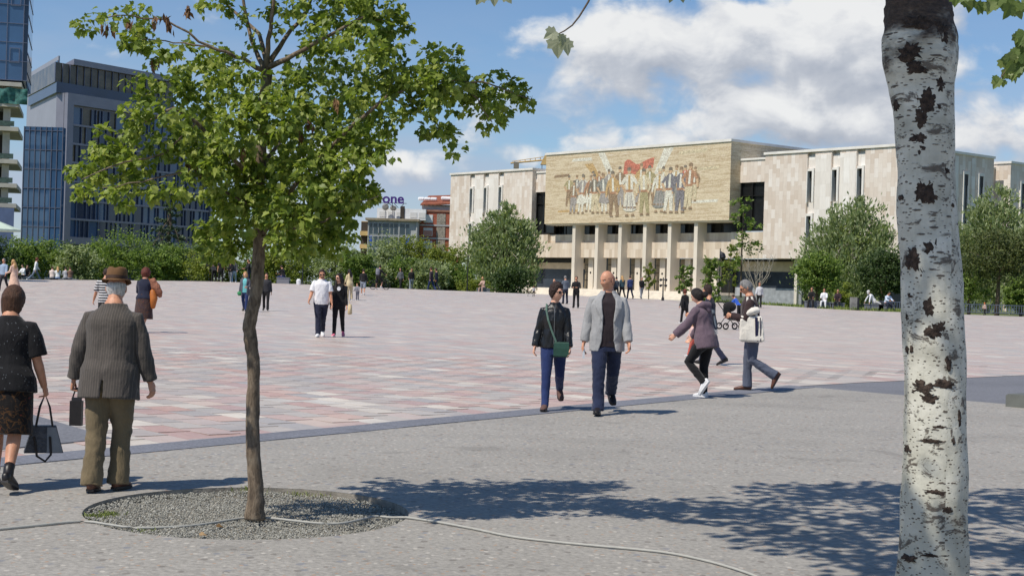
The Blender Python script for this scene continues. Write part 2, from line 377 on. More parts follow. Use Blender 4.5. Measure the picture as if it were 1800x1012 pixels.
def gravel():
    rng = random.Random(3); mb = MB()
    for _ in range(11500):
        a = rng.uniform(0, 2 * math.pi); r = PR * math.sqrt(rng.random()) * .99
        x, y = PIT.x + r * math.cos(a), PIT.y + r * math.sin(a); s = rng.uniform(.006, .0115)
        c = Vector((x, y, pz - .028 - .022 * max(0, (x - PIT.x)) + rng.uniform(0, .010) + .018 * mnoise.noise(Vector((x * 2.2, y * 2.2, 0))) + .02 * max(0, (r / PR) - .86)))
        q = Matrix.Rotation(rng.uniform(0, 6.3), 3, (rng.uniform(-1, 1), rng.uniform(-1, 1), rng.uniform(-1, 1) + .01))
        d = [q @ Vector(v) for v in ((s, 0, 0), (-s * .9, 0, 0), (0, s * .8, 0), (0, -s * .75, 0), (0, 0, s * .7), (0, 0, -s * .6))]
        mb.add([c + v for v in d], [(0, 2, 4), (2, 1, 4), (1, 3, 4), (3, 0, 4), (2, 0, 5), (1, 2, 5), (3, 1, 5), (0, 3, 5)])
    m = bpy.data.materials.new('grey_gravel'); m.use_nodes = True; t = NT(m.node_tree); b = m.node_tree.nodes['Principled BSDF']
    isl = t.n('ShaderNodeNewGeometry').outputs['Random Per Island']
    t.set(b.inputs['Base Color'], t.ramp(isl, [(0, lin(126, 125, 117)), (.5, lin(150, 148, 139)), (.9, lin(166, 164, 154)), (1, lin(190, 187, 178))])); b.inputs['Roughness'].default_value = .9
    tag(mb.build('gravel', m), 'loose grey gravel filling the round tree pit', 'gravel', kind='stuff')
    # grass tufts and dry moss at the rim
    gr = MB()
    def tuft(x, y, nb, hgt, sp):
        for _ in range(nb):
            bx, by = x + rng.gauss(0, sp), y + rng.gauss(0, sp * .6)
            if (Vector((bx, by)) - PIT).length > PR - .01: continue
            a = rng.uniform(0, 6.28); h = hgt * rng.uniform(.5, 1.2); w = .003
            dx, dy = math.cos(a), math.sin(a); z = pz - .032
            gr.add([(bx - dy * w, by + dx * w, z), (bx + dy * w, by - dx * w, z), (bx + dx * h * .25 + dy * w * .6, by + dy * h * .25 - dx * w * .6, z + h * .7), (bx + dx * h * .6, by + dy * h * .6, z + h)], [(0, 1, 2), (0, 2, 3)])
    tuft(-2.76, 9.90, 170, .04, .045); tuft(-2.68, 10.02, 90, .04, .04); tuft(-1.95, 11.32, 60, .06, .05); tuft(-1.5, 11.3, 70, .035, .10); tuft(-2.3, 9.45, 25, .03, .05)
    tag(gr.build('grass', pmat('pit_grass', lin(118, 130, 62), .8, .3, 30)), 'short green grass tufts along the tree pit rim', 'grass', kind='stuff')
gravel()
# ================================================================ museum
def mat_clad(name, tw, th, cols, off=.5, joint=.012, jc=.72, rough=.75, bump=.3):
    """stone cladding: every slab its own tone, thin joints (pattern far below 10 px)"""
    m = bpy.data.materials.new(name); m.use_nodes = True; t = NT(m.node_tree); b = m.node_tree.nodes['Principled BSDF']
    p = t.n('ShaderNodeTexCoord').outputs['Object']; x, y, z = t.sep(p)[:3]
    u = t.m('DIVIDE', t.m('ADD', x, t.m('MULTIPLY', y, .9973)), tw); v0 = t.m('DIVIDE', z, th)
    colm = t.m('FLOOR', u); v = t.m('ADD', v0, t.m('MULTIPLY', colm, off)); row = t.m('FLOOR', v)
    wn = t.n('ShaderNodeTexWhiteNoise', i_Vector=t.xyz(colm, row, 0)).outputs[0]
    big = t.noise(p, .16, 2, .5); k = t.m('ADD', wn, t.m('MULTIPLY', t.m('SUBTRACT', big, .5), .5), clamp=True)
    col = t.ramp(k, cols)
    col = t.mix(t.m('MULTIPLY', t.ss(t.noise(t.xyz(t.m('MULTIPLY', u, 2.0), t.m('MULTIPLY', z, .35), 0), 2.2, 6, .65), .42, .75), .32), col, tuple(c * .72 for c in cols[0][1]) + (1,))
    fu = t.m('ABSOLUTE', t.m('SUBTRACT', t.m('FRACT', u), .5)); fv = t.m('ABSOLUTE', t.m('SUBTRACT', t.m('FRACT', v), .5))
    j = t.m('MAXIMUM', t.m('GREATER_THAN', fu, .5 - joint / tw), t.m('GREATER_THAN', fv, .5 - joint / th))
    col = t.mix(t.m('MULTIPLY', j, .5), col, tuple(c * jc for c in cols[0][1]) + (1,))
    t.set(b.inputs['Base Color'], col); b.inputs['Roughness'].default_value = rough; b.inputs['Specular IOR Level'].default_value = .25
    t.set(b.inputs['Normal'], t.n('ShaderNodeBump', i_Strength=bump, i_Distance=.03, i_Height=t.m('SUBTRACT', wn, t.m('MULTIPLY', j, 1.2)))); return m
TRAV = [(0, lin(208, 193, 178)), (.35, lin(216, 203, 190)), (.65, lin(223, 212, 200)), (1, lin(231, 223, 214))]
M_TRAV = mat_clad('travertine_slabs', .62, 1.18, TRAV, .5)
M_TRAVW = mat_clad('pale_travertine', .9, 1.6, [(0, lin(220, 213, 204)), (.5, lin(230, 224, 216)), (1, lin(238, 234, 228))], 0, .008, .85)
M_TRAVB = mat_clad('band_travertine', .55, 1.3, [(0, lin(196, 180, 160)), (.5, lin(210, 196, 177)), (1, lin(222, 210, 194))], 0, .012, .8)
M_COL = pmat('column_stone', lin(214, 205, 190), .7, .08, .8, 6, bump=.15, bscale=3, stretch=(1, 1, .3))
M_COPE = pmat('coping_stone', lin(226, 222, 215), .7, .07, .6)
M_GLASSD = pmat('dark_museum_glass', (.012, .013, .014), .08, .3, .3, spec=.5)
M_ANOD = pmat('dark_anodised_frame', (.02, .018, .016), .4, .2, 2, metal=.3)
M_STEP = pmat('pale_marble_steps', lin(226, 216, 200), .6, .08, 1.2)
def mat_mosaic():
    m = bpy.data.materials.new('mosaic_ground'); m.use_nodes = True; t = NT(m.node_tree); b = m.node_tree.nodes['Principled BSDF']
    p = t.n('ShaderNodeTexCoord').outputs['Object']; x, y, z = t.sep(p)[:3]; h = t.m('ADD', x, y)
    band = t.noise(t.xyz(t.m('MULTIPLY', h, .12), t.m('MULTIPLY', z, 2.2), 2), 1.0, 6, .7)
    col = t.ramp(band, [(.30, lin(158, 140, 108)), (.40, lin(196, 180, 142)), (.48, lin(214, 202, 168)), (.55, lin(176, 156, 118)), (.62, lin(206, 192, 156)), (.70, lin(232, 226, 210))])
    tes = t.n('ShaderNodeTexWhiteNoise', i_Vector=t.xyz(t.m('FLOOR', t.m('MULTIPLY', h, 5.5)), t.m('FLOOR', t.m('MULTIPLY', z, 7)), 0)).outputs[0]
    col = t.mix(.2, col, t.ramp(tes, [(0, lin(140, 120, 90)), (.5, lin(205, 192, 155)), (1, lin(236, 228, 208))]))
    t.set(b.inputs['Base Color'], t.mix(1.0, col, (1.06, 1.03, 1.10, 1), 'MULTIPLY')); b.inputs['Roughness'].default_value = .6; return m
M_MOS = mat_mosaic()
museum = thing('museum', 'long pale stone museum with a mosaic over its columned entrance', 'museum', (28.787, 198.102, 0), R(-50.1))
def mbx(name, mat, *boxes, parent=museum, bev=0):
    mb = MB()
    for bx in boxes: mb.box(*bx)
    return mb.build(name, mat, parent)
Z0, ZB, ZT = 1.9, 6.57, 20.2     # platform, underside of the upper block, roof edge
def wing(u0, u1, wins, name, dep=30, y0=1.2):
    """upper block of a wing: wall piers, set-back niches with tall windows, coping"""
    wz = [(13.75, 17.75), (8.4, 12.0)]
    w2 = .62; wall = MB(); cur = u0; wl = []
    for c in wins:
        wall.box(cur, c - w2, y0, y0 + 1.2, ZB, ZT - .003); cur = c + w2
        for (d_, q0, q1) in ((.28, ZB, wz[1][0]), (.28, wz[1][1], wz[0][0]), (.28, wz[0][1], 19.7), (.7, 19.7, ZT - .003)): MB().box(c - w2, c + w2, y0 + d_, y0 + 1.2, q0, q1).build('niche_panel', M_TRAVW, museum)
    wall.box(cur, u1, y0, y0 + 1.2, ZB, ZT - .003)
    wall.box(u0, u1, y0 + 1.2, y0 + dep, ZB, ZT - .004)
    wall.build('wall', M_TRAV, museum)
    for c in wins:
        for (a, b) in wz:
            f = MB().box(c - w2 + .002, c - w2 + .14, y0 - .12, y0 + .62, a, b).box(c + w2 - .30, c + w2 - .002, y0 - .22, y0 + .62, a, b + .35).box(c - w2 + .14, c + w2 - .30, y0 - .12, y0 + .62, b - .0, b + .30)
            win = f.build('window', M_COPE, museum)
            MB().box(c - w2 + .14, c + w2 - .30, y0 + .75, y0 + .8, a, b - .9).build('pane', M_GLASSD, win)
            MB().box(c - w2 + .14, c + w2 - .30, y0 + .35, y0 + .8, b - .9, b).build('blind_box', M_ANOD, win)
            MB().box(c - w2 + .34, c - w2 + .40, y0 + .68, y0 + .749, a, b - .9).box(c - w2 + .14, c + w2 - .30, y0 + .68, y0 + .748, a + 1.2, a + 1.26).build('mullion', M_ANOD, win)
    MB().box(u0 - .15, u1 + .15, y0 - .18, y0 + dep + .15, ZT, ZT + .32).build('coping', M_COPE, museum)
wing(-63.1, -42.1, (-57.25, -53.6, -49.8), 'left')
wing(4.95, 26.4, (12.6, 16.5, 20.35), 'right', dep=19.8)
# projecting pale panel zone between the windows of each wing
mbx('pier_facing', M_TRAVW, (-56.55, -54.3, 1.13, 1.197, ZB + 1, ZT - .4)); mbx('pier_facing', M_TRAVW, (-52.9, -50.5, 1.13, 1.197, ZB + 1, ZT - .4))
mbx('pier_facing', M_TRAVW, (13.3, 15.8, 1.13, 1.197, ZB + 1, ZT - .4)); mbx('pier_facing', M_TRAVW, (17.2, 19.65, 1.13, 1.197, ZB + 1, ZT - .4))
# shaded end wall of the right wing: window frames
for yc in (14.6, 18.0):
    f = MB().box(26.4, 26.62, yc - .62, yc - .44, 8.2, 18.1).box(26.4, 26.62, yc + .44, yc + .62, 8.2, 18.1).box(26.4, 26.62, yc - .44, yc + .44, 17.75, 18.1)
    w = f.build('window', M_COPE, museum); MB().box(26.38, 26.43, yc - .44, yc + .44, 8.2, 16.4).build('pane', M_GLASSD, w); MB().box(26.38, 26.52, yc - .44, yc + .44, 16.4, 17.75).build('blind_box', M_ANOD, w)
for yc in (12.6, 16.3): mbx('pilaster', M_TRAVW, (26.402, 26.5, yc - .35, yc + .35, ZB + .6, ZT - .3))
# rear block beyond the right wing
mbx('rear_link', M_TRAV, (20.0, 25.2, 21.05, 23.18, -1, 19.1)); mbx('rear_link_coping', M_COPE, (20, 25.35, 21.2, 23.18, 19.1, 19.35))
mbx('rear_wall', M_TRAV, (20, 27.5, 23.2, 60, -1, 19.75)); mbx('rear_coping', M_COPE, (19.9, 27.65, 23.05, 60.2, 19.75, 20.05))
for yc in (26.0, 29.6):
    f = MB().box(27.5, 27.72, yc - .62, yc - .44, 8, 17.6).box(27.5, 27.72, yc + .44, yc + .62, 8, 17.6).box(27.5, 27.72, yc - .44, yc + .44, 17.3, 17.6).build('window', M_COPE, museum)
    MB().box(27.48, 27.53, yc - .44, yc + .44, 8, 17.3).build('pane', M_GLASSD, f)
mbx('roof_box', pmat('roof_rust', lin(120, 92, 78), .9, .2, 2), (17, 24, 9, 15, ZT + .32, ZT + 1.1))
# mosaic block
mbx('mosaic_block', M_MOS, (-37.6, -.003, .15, 26, 11.62, 22.15))
mosaic = mbx('mosaic', M_MOS, (-37.597, 0, -.003, .148, 11.63, 22.148))
mbx('mosaic_coping', M_COPE, (-37.75, .12, -.15, 26.2, 22.15, 22.5))
mbx('soffit', M_COL, (-37.5, -.1, .2, 10, 11.45, 11.615))
# links beside the mosaic block
for (a, b) in ((-42.1, -37.65), (.0, 4.95)):
    mbx('link_wall', M_TRAV, (a, b, 2.0, 3.4, 16.75, 19.72)); mbx('link_coping', M_COPE, (a, b, 1.85, 6, 19.72, 19.98))
    w = mbx('window', M_ANOD, (a + .02, a + .16, 2.1, 2.5, 10.25, 16.74), (b - .16, b - .02, 2.1, 2.5, 10.25, 16.74), (a + .16, b - .16, 2.1, 2.5, 10.25, 10.4), ((a + b) / 2 - .4, (a + b) / 2 - .3, 2.1, 2.5, 10.4, 16.74), (a + .16, b - .16, 2.15, 2.48, 14.9, 15.0))
    MB().box(a + .16, b - .16, 2.4, 2.45, 10.4, 16.74).build('pane', M_GLASSD, w)
# band below the mosaic: recessed strip windows, balcony front, lower band
WU0, WU1 = -42.1, 4.95
cu = [-31.35, -26.35, -21.4, -16.35, -11.45, -6.45]
mbx('band', M_TRAVB, (WU0, WU1, 1.75, 2.4, ZB, 8.8))
for (a, b) in ((WU0, -38.7), (-1.1, WU1)): mbx('band_end', M_TRAVB, (a, b, 1.753, 2.4, 8.8, 10.1))
mbx('balcony_front', M_TRAVB, (-38.7, -1.1, 2.35, 2.8, 8.8, 10.08))
mbx('strip_window_wall', M_GLASSD, (-40, 0, 3.15, 3.4, 10.08, 11.45))
for k in range(14): mbx('mullion', M_ANOD, (-39 + k * 2.9, -38.9 + k * 2.9, 3.05, 3.149, 10.08, 11.45))
for c in cu:
    cl = mbx('column', M_COL, (c - .33, c + .33, .5, 2.36, Z0, 11.44))
    MB().box(c - .38, c + .38, .45, 2.4, Z0 - .003, Z0 + .25).build('plinth', M_COL, cl)
# recessed ground floor
M_SHST = pmat('ground_floor_stone', lin(190, 174, 148), .8, .12, 1); M_SHOP = pmat('blue_shop_glass', (.035, .045, .06), .12, .3, .4)
mbx('ground_floor_wall', M_SHST, (-63, -44, 9, 9.5, -.5, ZB - .01)); mbx('fascia', M_SHST, (-2.2, 26, 4.2, 4.6, 4.9, ZB - .35)); mbx('fascia', M_SHST, (-44, -32.2, 4.0, 4.4, 4.85, ZB - .75))
mbx('shop_front', M_SHOP, (-44, -32.2, 4.05, 4.3, Z0 - .5, 4.85)); mbx('shop_front', M_SHOP, (-2.2, 9.3, 4.25, 4.5, 2.7, 4.9)); mbx('shop_front', M_SHOP, (10, 26, 5.5, 5.7, -.3, ZB - .02))
mbx('shop_apron', pmat('pale_grey_apron', lin(150, 154, 158), .7, .2, 1.5), (-2.2, 9.3, 4.1, 4.5, -.3, 2.7))
for uu in (-44.1, 9.5, 12.3): mbx('post', M_COL, (uu, uu + .45, 2.3, 2.75, -.3, ZB - .005))
mbx('eave_beam', M_ANOD, (-44, -32.2, 3.9, 4.5, ZB - .75, ZB - .02)); mbx('eave_beam', M_ANOD, (-2.2, 26, 3.9, 4.6, ZB - .35, ZB - .02))
mbx('entrance_glass', M_GLASSD, (-32.2, -2.3, 3.7, 3.8, Z0, ZB - .02))
for c in cu:
    d = mbx('door_pier', M_COL, (c + .98, c + 2.05, 2.75, 3.69, Z0, ZB - .03)); MB().ball((c + 1.5, 2.75, 4.35), (.17, .06, .17), 10, 6).build('wall_lamp', M_ANOD, d)
    f = mbx('door', pmat('bronze_door', lin(150, 136, 112), .5, .15, 2), (c - .55, c + .35, 3.5, 3.6, Z0, ZB - .03))
    for zz in (3.2, 4.4, 5.5): MB().box(c - .55, c + .35, 3.46, 3.499, zz, zz + .07).build('door_rail', M_ANOD, f)
mbx('foundation', M_COL, (-63, 27, 10, 70, -1.5, ZB - .01))
# platform and steps
mbx('platform', M_STEP, (-47, -2.4, -4.2, 10, -.6, Z0 - .004))
for k in range(8): mbx('step', M_STEP, (-49.4 + k * .3, -2.4 - k * 0, -6.4 + k * .275, -4.2 - .001 if k < 8 else 0, -.6 + 0 * k, .15 + k * .2185 - .006))
mbx('stair_cheek', M_COL, (-2.4, .2, -6.2, 10, -.6, 1.55))
# -------- stand-in for the mosaic picture: plain generic row of figures and a red cloth, in flat pieces of mosaic
def tess(name, col):
    nm = 'tesserae_' + name
    if nm in _mc: return _mc[nm]
    m = bpy.data.materials.new(nm); m.use_nodes = True; t = NT(m.node_tree); b = m.node_tree.nodes['Principled BSDF']
    p = t.n('ShaderNodeTexCoord').outputs['Object']; x, y, z = t.sep(p)[:3]
    w = t.n('ShaderNodeTexWhiteNoise', i_Vector=t.xyz(t.m('FLOOR', t.m('MULTIPLY', x, 7)), t.m('FLOOR', t.m('MULTIPLY', z, 7)), 0)).outputs[0]
    t.set(b.inputs['Base Color'], t.ramp(w, [(0, tuple(c * .72 for c in col)), (.6, col), (1, tuple(min(.85, c * 1.25 + .03) for c in col))])); b.inputs['Roughness'].default_value = .55; _mc[nm] = m; return m
MC = {k: tess(k, tuple(a * .72 + b * .28 for a, b in zip(v, lin(204, 192, 160)))) for k, v in dict(white=lin(224, 220, 208), cream=lin(206, 192, 160), ochre=lin(186, 146, 84), brown=lin(122, 88, 64), grey=lin(142, 138, 144), navy=lin(66, 74, 108), dark=lin(72, 64, 66), red=lin(196, 74, 58), deep=lin(164, 58, 48), skin=lin(198, 158, 122), olive=lin(150, 140, 96), rust=lin(160, 98, 66), slate=lin(110, 118, 126)).items()}
def mosaic_picture():
    rng = random.Random(21); dep = [0]; sh_ = [0, 0]
    def piece(fig, col, poly):
        dep[0] += .00018; poly = [(q[0] + sh_[0] * (q[1] - sh_[1]), q[1]) for q in poly]; MB().plate(poly, -.012 - dep[0], -.0035).build('mosaic_piece', MC[col], fig)
    def oval(cx, cz, rx, rz, n=12): return [(cx + rx * math.cos(2 * math.pi * k / n), cz + rz * math.sin(2 * math.pi * k / n)) for k in range(n)]
    def limb(x0, z0, x1, z1, w0, w1):
        d = Vector((x1 - x0, z1 - z0)).normalized(); nn = Vector((d.y, -d.x)); p = [Vector((x0, z0)) - nn * w0, Vector((x0, z0)) + nn * w0, Vector((x1, z1)) + nn * w1, Vector((x1, z1)) - nn * w1]; return [tuple(q) for q in p]
    # lighter ribbons and sky bands
    bg = MB().plate([(-26, 21.9), (-24.6, 21.95), (-22.4, 18.6), (-23.6, 18.4)], -.009, -.0034).build('mosaic_ribbon', MC['white'], mosaic)
    for poly, c in (([(-12.5, 21.9), (-10.6, 21.95), (-13.0, 18.4), (-14.4, 18.3)], 'white'), ([(-31.5, 21.3), (-27.4, 21.35), (-27.2, 20.85), (-31.7, 20.9)], 'white'), ([(-9.5, 21.3), (-4.2, 21.5), (-4.4, 21.0), (-9.9, 20.9)], 'cream'), ([(-34.5, 13.6), (-30, 13.7), (-30, 13.35), (-34.6, 13.3)], 'ochre'), ([(-7.3, 14.4), (-2, 14.5), (-2.2, 14.1), (-7.6, 14.05)], 'white'), ([(-28.9, 20.4), (-27.1, 20.45), (-25.3, 18.3), (-26.5, 18.2)], 'ochre'), ([(-6.6, 18.9), (-2.0, 19), (-2.1, 18.6), (-6.9, 18.55)], 'cream'), ([(-35.5, 19.0), (-32.2, 19.1), (-32.2, 18.7), (-35.7, 18.6)], 'brown')):
        MB().plate(poly, -.009, -.0034).build('mosaic_ribbon', MC[c], mosaic)
    cloth = MB().plate([(-20.6, 18.43), (-20.0, 18.58), (-19.4, 18.66), (-18.8, 18.63), (-18.2, 18.43), (-17.6, 18.22), (-17.0, 18.29), (-16.4, 18.72), (-15.8, 19.22), (-15.2, 19.4), (-14.6, 19.2), (-14.35, 20.7), (-14.95, 20.66), (-15.55, 20.52), (-16.15, 20.35), (-16.75, 20.13), (-17.35, 19.92), (-17.95, 19.92), (-18.55, 20.21), (-19.15, 20.58), (-19.75, 20.66), (-20.35, 20.33)], -.012, -.0035).build('mosaic_cloth', MC['red'], mosaic)
    MB().plate([(-20.0, 19.03), (-19.4, 19.11), (-18.8, 19.08), (-18.2, 18.88), (-17.6, 18.67), (-17.0, 18.74), (-16.4, 19.17), (-15.8, 19.67), (-15.2, 19.85), (-14.6, 19.65), (-14.35, 19.95), (-14.95, 19.91), (-15.55, 19.77), (-16.15, 19.6), (-16.75, 19.38), (-17.35, 19.17), (-17.95, 19.17), (-18.55, 19.46), (-19.15, 19.83), (-19.75, 19.91)], -.0132, -.0121).build('mosaic_fold', MC['deep'], cloth)
    # x, foot height, stature, top, lower garment, lower kind, hair, arm pose
    figs = [(-32.0, 14.1, 4.6, 'olive', 'brown', 'legs', 'dark', 1), (-30.4, 14.3, 4.5, 'slate', 'grey', 'legs', 'brown', 0), (-28.9, 14.2, 4.7, 'white', 'brown', 'legs', 'dark', 1), (-27.3, 14.3, 4.7, 'cream', 'slate', 'legs', 'dark', 0), (-25.5, 14.2, 4.9, 'rust', 'olive', 'legs', 'brown', 1), (-23.4, 14.2, 5.1, 'grey', 'brown', 'legs', 'dark', 0), (-20.8, 14.0, 5.6, 'brown', 'grey', 'legs', 'dark', 1), (-17.4, 14.0, 5.7, 'ochre', 'grey', 'legs', 'brown', 0), (-14.7, 14.0, 5.4, 'olive', 'brown', 'legs', 'dark', 1), (-12.3, 14.1, 5.3, 'cream', 'grey', 'legs', 'dark', 0), (-10.2, 14.1, 5.3, 'white', 'slate', 'legs', 'brown', 1), (-8.4, 14.3, 5.1, 'red', 'navy', 'legs', 'dark', 0), (-6.6, 14.4, 4.8, 'brown', 'cream', 'legs', 'brown', 0),
            (-31.2, 13.2, 5.2, 'brown', 'grey', 'legs', 'dark', 0), (-29.6, 13.0, 5.5, 'grey', 'white', 'kilt', 'dark', 1), (-28.0, 13.2, 5.3, 'rust', 'white', 'kilt', 'brown', 0), (-26.2, 13.1, 5.6, 'dark', 'cream', 'legs', 'dark', 0), (-24.4, 13.0, 5.7, 'slate', 'grey', 'kilt', 'brown', 1),
            (-22.1, 12.5, 6.9, 'ochre', 'brown', 'legs', 'dark', 0), (-19.2, 12.4, 7.0, 'white', 'white', 'skirt', 'dark', 1), (-16.0, 12.5, 7.0, 'cream', 'olive', 'legs', 'dark', 0), (-13.4, 12.9, 6.2, 'white', 'slate', 'skirt', 'cream', 0), (-11.3, 12.8, 6.5, 'navy', 'white', 'legs', 'dark', 1), (-9.4, 12.9, 6.3, 'navy', 'navy', 'legs', 'brown', 0), (-7.6, 13.3, 6.0, 'rust', 'cream', 'legs', 'brown', 1)]
    for (x, z, h, ct, cl, kind, hc, pose) in figs:
        x += rng.uniform(-.25, .25); z += rng.uniform(-.15, .15); h *= rng.uniform(.94, 1.05); sh_[0] = rng.uniform(-.10, .10); sh_[1] = z; dep[0] += .0004
        fig = MB().plate(oval(x + sh_[0] * .93 * h, z + .93 * h, .050 * h, .066 * h), -.012 - dep[0], -.0035).build('mosaic_figure', MC['skin'], mosaic)
        lean = rng.uniform(-.05, .05) * h; sw = .125 * h
        if kind == 'legs':
            sp = rng.uniform(.06, .12) * h
            piece(fig, cl, limb(x - .04 * h, z + .5 * h, x - sp, z + .04 * h, .068 * h, .042 * h)); piece(fig, cl, limb(x + .05 * h, z + .5 * h, x + sp, z + .03 * h, .068 * h, .042 * h))
        elif kind == 'kilt':
            for s in (-1, 1): piece(fig, 'white', limb(x + s * .05 * h, z + .3 * h, x + s * .075 * h, z + .03 * h, .04 * h, .03 * h))
            piece(fig, cl, [(x - .1 * h, z + .53 * h), (x + .1 * h, z + .53 * h), (x + .19 * h, z + .27 * h), (x + .06 * h, z + .24 * h), (x - .07 * h, z + .25 * h), (x - .19 * h, z + .28 * h)])
        else:
            piece(fig, cl, [(x - .09 * h, z + .56 * h), (x + .09 * h, z + .56 * h), (x + .2 * h, z + .14 * h), (x + .08 * h, z + .1 * h), (x - .1 * h, z + .1 * h), (x - .2 * h, z + .15 * h)])
            piece(fig, 'brown', [(x - .185 * h, z + .2 * h), (x + .18 * h, z + .2 * h), (x + .195 * h, z + .16 * h), (x - .2 * h, z + .165 * h)])
            for s in (-.5, .15, .6): piece(fig, 'grey', limb(x + s * .07 * h, z + .5 * h, x + s * .17 * h, z + .14 * h, .008 * h, .02 * h))
        piece(fig, ct, [(x - .1 * h, z + .5 * h), (x + .1 * h, z + .5 * h), (x + sw, z + .8 * h), (x + .05 * h, z + .87 * h), (x - .05 * h, z + .87 * h), (x - sw, z + .8 * h)])
        piece(fig, 'white' if ct != 'white' else 'ochre', [(x - .035 * h, z + .52 * h), (x + .035 * h, z + .52 * h), (x + .03 * h, z + .85 * h), (x - .03 * h, z + .85 * h)])
        piece(fig, 'rust', [(x - .1 * h, z + .5 * h), (x + .1 * h, z + .5 * h), (x + .1 * h, z + .55 * h), (x - .1 * h, z + .55 * h)])
        for s in (-1, 1):
            ex, ez = x + s * (.2 + .03 * pose) * h, z + (.62 + .04 * pose) * h
            piece(fig, ct, limb(x + s * .11 * h, z + .79 * h, ex, ez, .045 * h, .035 * h)); hx, hz = (x + s * .12 * h, z + .5 * h) if (s > 0) != bool(pose) else (ex + s * .03 * h, ez - .17 * h)
            piece(fig, 'skin' if pose else ct, limb(ex, ez, hx, hz, .034 * h, .026 * h)); piece(fig, 'skin', oval(hx, hz, .028 * h, .028 * h, 8))
            piece(fig, 'brown', [(x + s * .09 * h - .05 * h, z), (x + s * .09 * h + .06 * h, z), (x + s * .09 * h + .03 * h, z + .05 * h), (x + s * .09 * h - .03 * h, z + .05 * h)])
        piece(fig, hc, [(x - .056 * h, z + .94 * h), (x + .056 * h, z + .94 * h), (x + .05 * h, z + 1.0 * h), (x, z + 1.02 * h), (x - .05 * h, z + 1.0 * h)])
mosaic_picture()
# ================================================================ other buildings
M_GLB = pmat('blue_curtain_glass', (.05, .11, .22), .05, .25, .08, spec=.8)
M_GLN = pmat('navy_window_glass', (.02, .038, .085), .06, .35, .1, spec=.7)
M_GLR = pmat('brown_reflection_glass', lin(92, 80, 60), .1, .45, .5, 3, spec=.6)  # brown reflections on the office glazing, painted in as the glass colour
M_ALU = pmat('grey_panel_cladding', lin(140, 140, 152), .45, .06, .5, metal=.3)
M_ALUD = pmat('dark_mullion', lin(112, 118, 138), .45, .1, 1, metal=.3)
M_CONC = pmat('raw_concrete', lin(188, 182, 170), .85, .12, .6, bump=.2, bscale=4)
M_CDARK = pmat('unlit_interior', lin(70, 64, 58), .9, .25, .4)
# -------- office block: dark glazed front in a grey frame
oc = at(116, 300, 250.); office = thing('office_building', 'dark blue glazed office block in a grey frame with set-back top storey', 'building', (oc.x, oc.y, 0), R(56))
def ob(name, mat, *bx, parent=office):
    m = MB()
    for b in bx: m.box(*b)
    return m.build(name, mat, parent)
OT = at(116, 163, 250).z; OB = at(116, 428, 250).z; OL = 34.8; fl = (OT - 1.9 - OB - 1.2) / 7
def opoly(a, d0, d1, L): return [(a + .521 * d0, d0), (L + .521 * d0, d0), (L + .521 * d1, d1), (a + .521 * d1, d1)]
MB().prism(opoly(.0, .9, 26, OL - .3), .2, OT - .02).build('core_wall', M_ALU, office)
ob('frame_top', M_ALU, (0, OL, 0, .9, OT - 1.9, OT)); ob('frame_bottom', M_ALU, (0, OL, 0, .9, OB, OB + 1.2)); ob('frame_side', M_ALU, (0, 1.3, .003, .9, OB + 1.2, OT - 1.9)); ob('frame_side', M_ALU, (OL - 1.0, OL, .003, .9, OB + 1.2, OT - 1.9))
ob('base_glass', M_GLN, (1, OL - 1, .5, .88, .3, OB))
rng = random.Random(5)
for f in range(7):
    z0 = OB + 1.2 + f * fl; ob('spandrel', M_ALU, (1.3, OL - 1.0, .25, .6, z0 + fl - .34, z0 + fl)) if f < 6 else None
    x = 1.3
    while x < OL - 1.05:
        w = rng.choice((.7, 1.0, 1.5, 2.1)); w = min(w, OL - 1.0 - x)
        pane = ob('window_pane', M_GLR if (f > 3 and x < 17 and rng.random() < .6) else (M_GLN if rng.random() < .7 else M_GLB), (x + .06, x + w - .06, .62, .70, z0, z0 + fl - .34))
        MB().box(x + w - .06, x + w + .06, .35, .7, z0, z0 + fl - .34).build('mullion', M_ALUD, pane)
        x += w
MB().prism([(-.06, .9), (.5, .9), (1.5, 2.7), (-.22, 2.7)], .2, OT - .01).build('corner_panel', M_ALU, office)
# set-back top storey
TT = at(110, 108, 252).z + .6
MB().prism(opoly(-2.0, 1.6, 24, 24.5), OT + .0, OT + 1.8).build('terrace_storey', M_GLN, office)
MB().prism(opoly(-2.2, 2.2, 25, 24.5), OT + 1.8, TT - 1.0).build('top_storey', M_GLR, office)
MB().prism(opoly(1.5, 1.6, 24, 25), TT - 1.0, TT).build('roof_slab', M_ALU, office)
for k in range(17): ob('fin', M_ALUD, (-1.2 + k * 1.55, -1.13 + k * 1.55, 1.98, 2.196, OT + 1.8, TT - 1.0))
# blind metal-clad flank with a slot
MB().prism([(-1.5 + .521 * 2.5, 2.5), (-1.2 + .521 * 2.5, 2.5), (-1.2 + .521 * 27, 27), (-1.5 + .521 * 27, 27)], .2, TT + .2).build('flank_wall', pmat('ribbed_flank', lin(160, 162, 172), .5, .05, .4, metal=.2), office)
MB().prism([(-1.62 + .521 * 12, 12), (-1.51 + .521 * 12, 12), (-1.51 + .521 * 24, 24), (-1.62 + .521 * 24, 24)], OT + .6, OT + 1.5).build('flank_slot', M_CDARK, office)
MB().prism([(-1.62 + .521 * 2.6, 2.6), (-1.51 + .521 * 2.6, 2.6), (-1.51 + .521 * 7.5, 7.5), (-1.62 + .521 * 7.5, 7.5)], OT - .2, TT - .6).build('corner_glass', M_GLB, office)
